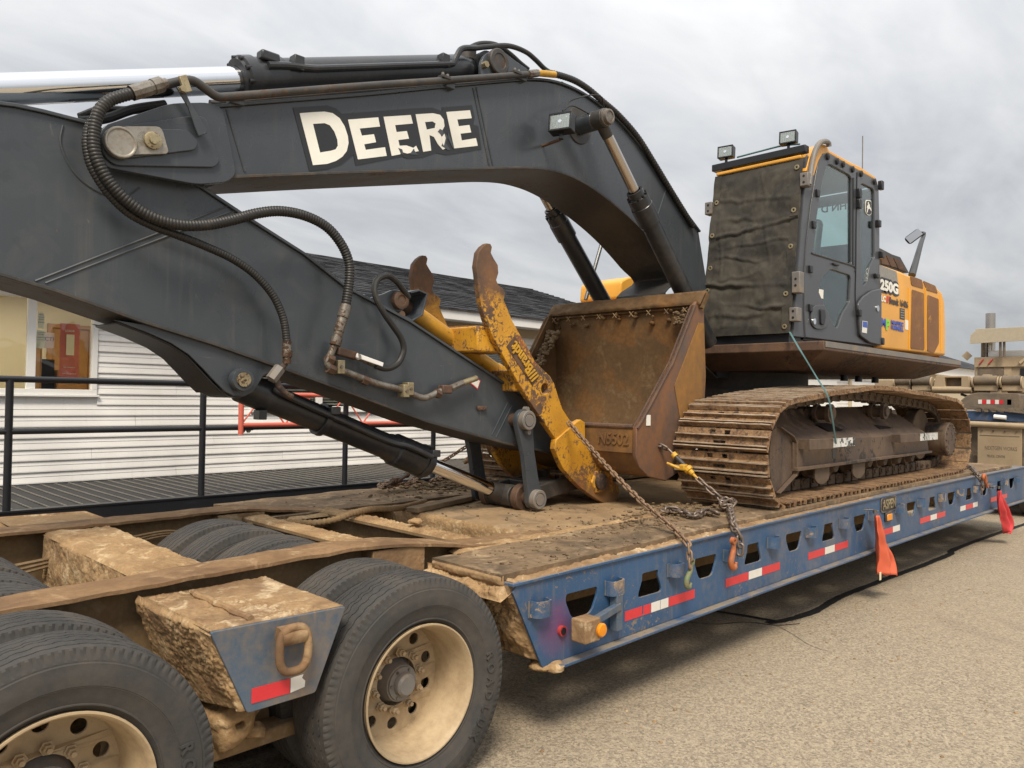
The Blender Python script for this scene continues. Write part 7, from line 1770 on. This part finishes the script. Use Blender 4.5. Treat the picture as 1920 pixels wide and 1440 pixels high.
lo = [atZ(x, y, .972) for x, y in [(1345, 962), (1325, 958), (1305, 966), (1285, 962), (1262, 955), (1242, 958)]]
chain('loose_chain', 'slack chain lying in dirt on the deck mat by near track', lo, 'chainb', .054, .0098, .3)
# ratchet binder
def binder(name, label, a, b, handle, ym='binder'):
    t = thing(name, label, 'load binder', tuple(b), 'load binders on the tie down chains'); d = (b-a).normalized(); l = (b-a).length
    MB().lathe(a, d, [(0, .010), (l*.22, .010), (l*.22, .020), (l*.30, .021)], 12).build('screw_rod', 'chainb', t)
    MB().lathe(a+d*(l*.22), d, [(0, .017), (0, .026), (.035, .026), (.035, .017)], 16, True).build('barrel_ring', ym, t)
    MB().lathe(a+d*(l*.24), d, [(0, .019), (l*.45, .019)], 14).build('barrel', 'under', t)
    MB().lathe(a+d*(l*.66), d, [(0, .02), (.005, .036), (.035, .036), (.04, .022), (.07, .020), (.075, .012), (l*.34, .010)], 10).build('ratchet', ym, t, ang=30)
    p = a+d*(l*.68); h = MB(); h.tube(resample(smooth_path([p, p.lerp(handle, .35)+Vector((0, 0, -.015)), handle]), .01), lambda i_, tt: .016-.006*tt, 8); h.build('handle', ym, t)
    MB().cbox(p.lerp(handle, .18), (.06, .05, .05)).build('pawl_housing', ym, t, bevel=.01)
    q_ = d.to_track_quat('X', 'Z').to_matrix().to_4x4()
    return t
hnd = atX(1250, 868, 5.22)
binder('ratchet_binder', 'yellow ratchet chain binder hanging across the near track shoes', c2a+Vector((-.05, 0, 0)), bind1, hnd)
sc_ = chain('hook_chain', 'short dark chain hooked into near track shoe above yellow binder', [c2a+Vector((.02, .18, -.0)), c2a+Vector((-.05, .09, .02)), c2a+Vector((-.06, .02, .0)), c2a+Vector((-.05, 0, -.01))], 'chainb', .054, .0098)
c3a = atZ(1808, 877, .975); 
t3 = chain('tie_down_chain', 'short rusty chain from rear of near track to trailer side', [c3a, c3a+Vector((.15, -.03, .01)), Vector((10.60, 2.66, zd(10.6)+.03)), Vector((10.58, 2.60, zd(10.6)-.08)), Vector((10.57, 2.60, zd(10.6)-.2))], 'chainb', .05, .0085)
hook(t3, Vector((10.60, 2.57, zd(10.6)-.06)), 'orangehook', 1.2, 2.2)
# far side chains
f0 = atX(905, 822, 5.25); f1 = atZ(835, 880, .98); f1 = Vector((4.55, 5.62, 1.0))
tF = chain('tie_down_chain', 'rusty chain from the far track to the far deck edge', [atX(905, 820, 5.2), atX(870, 840, 5.1), atX(835, 862, 5.0), atX(800, 878, 4.9), Vector((4.6, 5.85, 1.02)), Vector((4.5, 5.95, .90))], 'chain', .046, .0075)
binder('lever_binder', 'rusty yellow lever binder lying beside the far track', atX(905, 846, 5.15), atX(870, 868, 5.05), atX(905, 850, 5.1), 'thumb_rust')
binder('lever_binder', 'muddy chain binder resting on the far deck mat', atZ(775, 884, 1.08), atZ(722, 912, 1.0), atZ(765, 890, 1.10), 'rusty')
chain('slack_chain', 'slack rusty chain heaped beside muddy binder on far mat', [atZ(795, 880, 1.06), atZ(785, 896, 1.0), atZ(770, 906, .985), atZ(745, 908, .98), atZ(718, 914, .98), atZ(712, 909, .98), atZ(735, 905, .98)], 'chain', .046, .0075, .3)
chain('slack_chain', 'slack rusty chain heaped in soil near the far track', [atZ(880, 895, 1.0), atZ(868, 897, .99), atZ(850, 893, .985), atZ(838, 888, .985), atZ(820, 897, .98), atZ(808, 903, .98)], 'chain', .046, .0075, .3)
# flags
def flag(label, x0, px, mat, ph):
    t = thing('warning_flag', label, 'flag', (x0, 2.57, zd(x0)-.6), 'warning flags on the trailer side'); n = 26; m_ = 16; vs = []
    top = atY(*px[0], 2.585); wl = [atY(x, y, 2.585) for x, y in px[1]]; wr_ = [atY(x, y, 2.585) for x, y in px[2]]
    L_ = resample(smooth_path(wl), .001); L_ = [L_[int(i_*(len(L_)-1)/n)] for i_ in range(n+1)]; R_ = resample(smooth_path(wr_), .001); R_ = [R_[int(i_*(len(R_)-1)/n)] for i_ in range(n+1)]
    for j in range(n+1):
        for i_ in range(m_+1):
            u = i_/m_; p = L_[j].lerp(R_[j], u); v = j/n
            p = p+Vector((.012*math.sin(v*7+ph+u*3)*v, -.042*math.sin(u*10+ph+v*3.5)*(.35+.65*v)-.025+.012*noise.noise((u*5, v*6, ph)), 0)); 
            if j >= n-2: p.z += (.035*noise.noise((u*9, ph, 1))+.012*noise.noise((u*31, ph, 5)))*(1 if j == n else .5)
            vs.append(p)
    fs = [(j*(m_+1)+i_, j*(m_+1)+i_+1, (j+1)*(m_+1)+i_+1, (j+1)*(m_+1)+i_) for j in range(n) for i_ in range(m_)]
    c = MB().add(vs, fs).build('cloth', mat, t, ang=180); sl_ = c.modifiers.new('thick', 'SOLIDIFY'); sl_.thickness = .003
    rp = MB().lathe(top+Vector((0, -.02, .03)), (0, 0, 1), [(-.03, .006), (-.03, .016), (.0, .018), (.0, .006)], 12, True).build('ring', 'steel', t)
    MB().tube([top+Vector((-.02, .07, .02)), top+Vector((-.01, .0, .03)), top+Vector((0, -.02, .02))], .006, 8).build('wire', 'steel', t)
    return t, L_[-1]
_, e1_ = flag('long orange cloth flag hanging beside the maker plate', 7.0, ((1636, 962), [(1635, 966), (1636, 1000), (1640, 1040), (1644, 1075)], [(1641, 966), (1655, 1005), (1667, 1048), (1668, 1078)]), 'orangeflag', .4)
MB().cbox(e1_+Vector((-.0, -.03, -.02)), (.035, .006, .07)).build('flag_tag', 'paper', _, bevel=.002)
flag('short red cloth flag tied to the trailer side near its front end', 11.2, ((1869, 916), [(1868, 920), (1866, 945), (1876, 975), (1882, 998)], [(1872, 920), (1880, 940), (1891, 980), (1885, 1000)]), 'redflag', 1.7)
# green strap from the cab to the track step
s_a = atX(1481, 622, CB.x-.04); s_b = atY(1568, 832, FY-.10); mid = atY(1552, 740, 2.74)
sp_ = [s_a, atY(1500, 655, 2.93), atY(1530, 705, 2.85), atY(1552, 742, 2.74), atY(1561, 785, 2.76), s_b]
vs = []; P = resample(smooth_path(sp_, 8), .03)
for p in P: vs += [p+Vector((-.016, 0, 0)), p+Vector((.016, 0, .0)), p+Vector((.016, .004, 0)), p+Vector((-.016, .004, 0))]
fs = []
for k in range(len(P)-1):
    o_ = 4*k; fs += [(o_+i_, o_+(i_+1) % 4, o_+4+(i_+1) % 4, o_+4+i_) for i_ in range(4)]
tag(MB().add(vs, fs).build('tie_strap', 'strap'), 'faded green strap tied from the cab cover to track step', 'strap')

gs = MB(); rnd = random.Random(11)
for k in range(460):
    if k < 280: x, y = rnd.uniform(2.2, 9), 2.75-abs(rnd.gauss(0, .8))
    else: x, y = rnd.uniform(1.5, 12), rnd.uniform(-.5, 3)
    if math.hypot(x, y) < 2.2: continue
    lump(gs, (x, y, .001), min(.014, abs(rnd.gauss(.003, .003))+.002), k, .6)
stuff(gs.build('loose_grit', 'mudflat', ang=180))
LBL = {'loose_grit': ('loose grit and small stones scattered on the asphalt', 'grit'), 'scattered_earth': ('small clods of earth scattered over the trailer deck', 'earth'), 'earth_heap': ('low heaps of loose earth on both deck mats', 'earth'),
       'asphalt_ground': ('worn tan grey asphalt ground with dark sealed cracks', 'ground')}
for n_, (l_, c_) in LBL.items():
    if n_ in bpy.data.objects: tag(bpy.data.objects[n_], l_, c_)
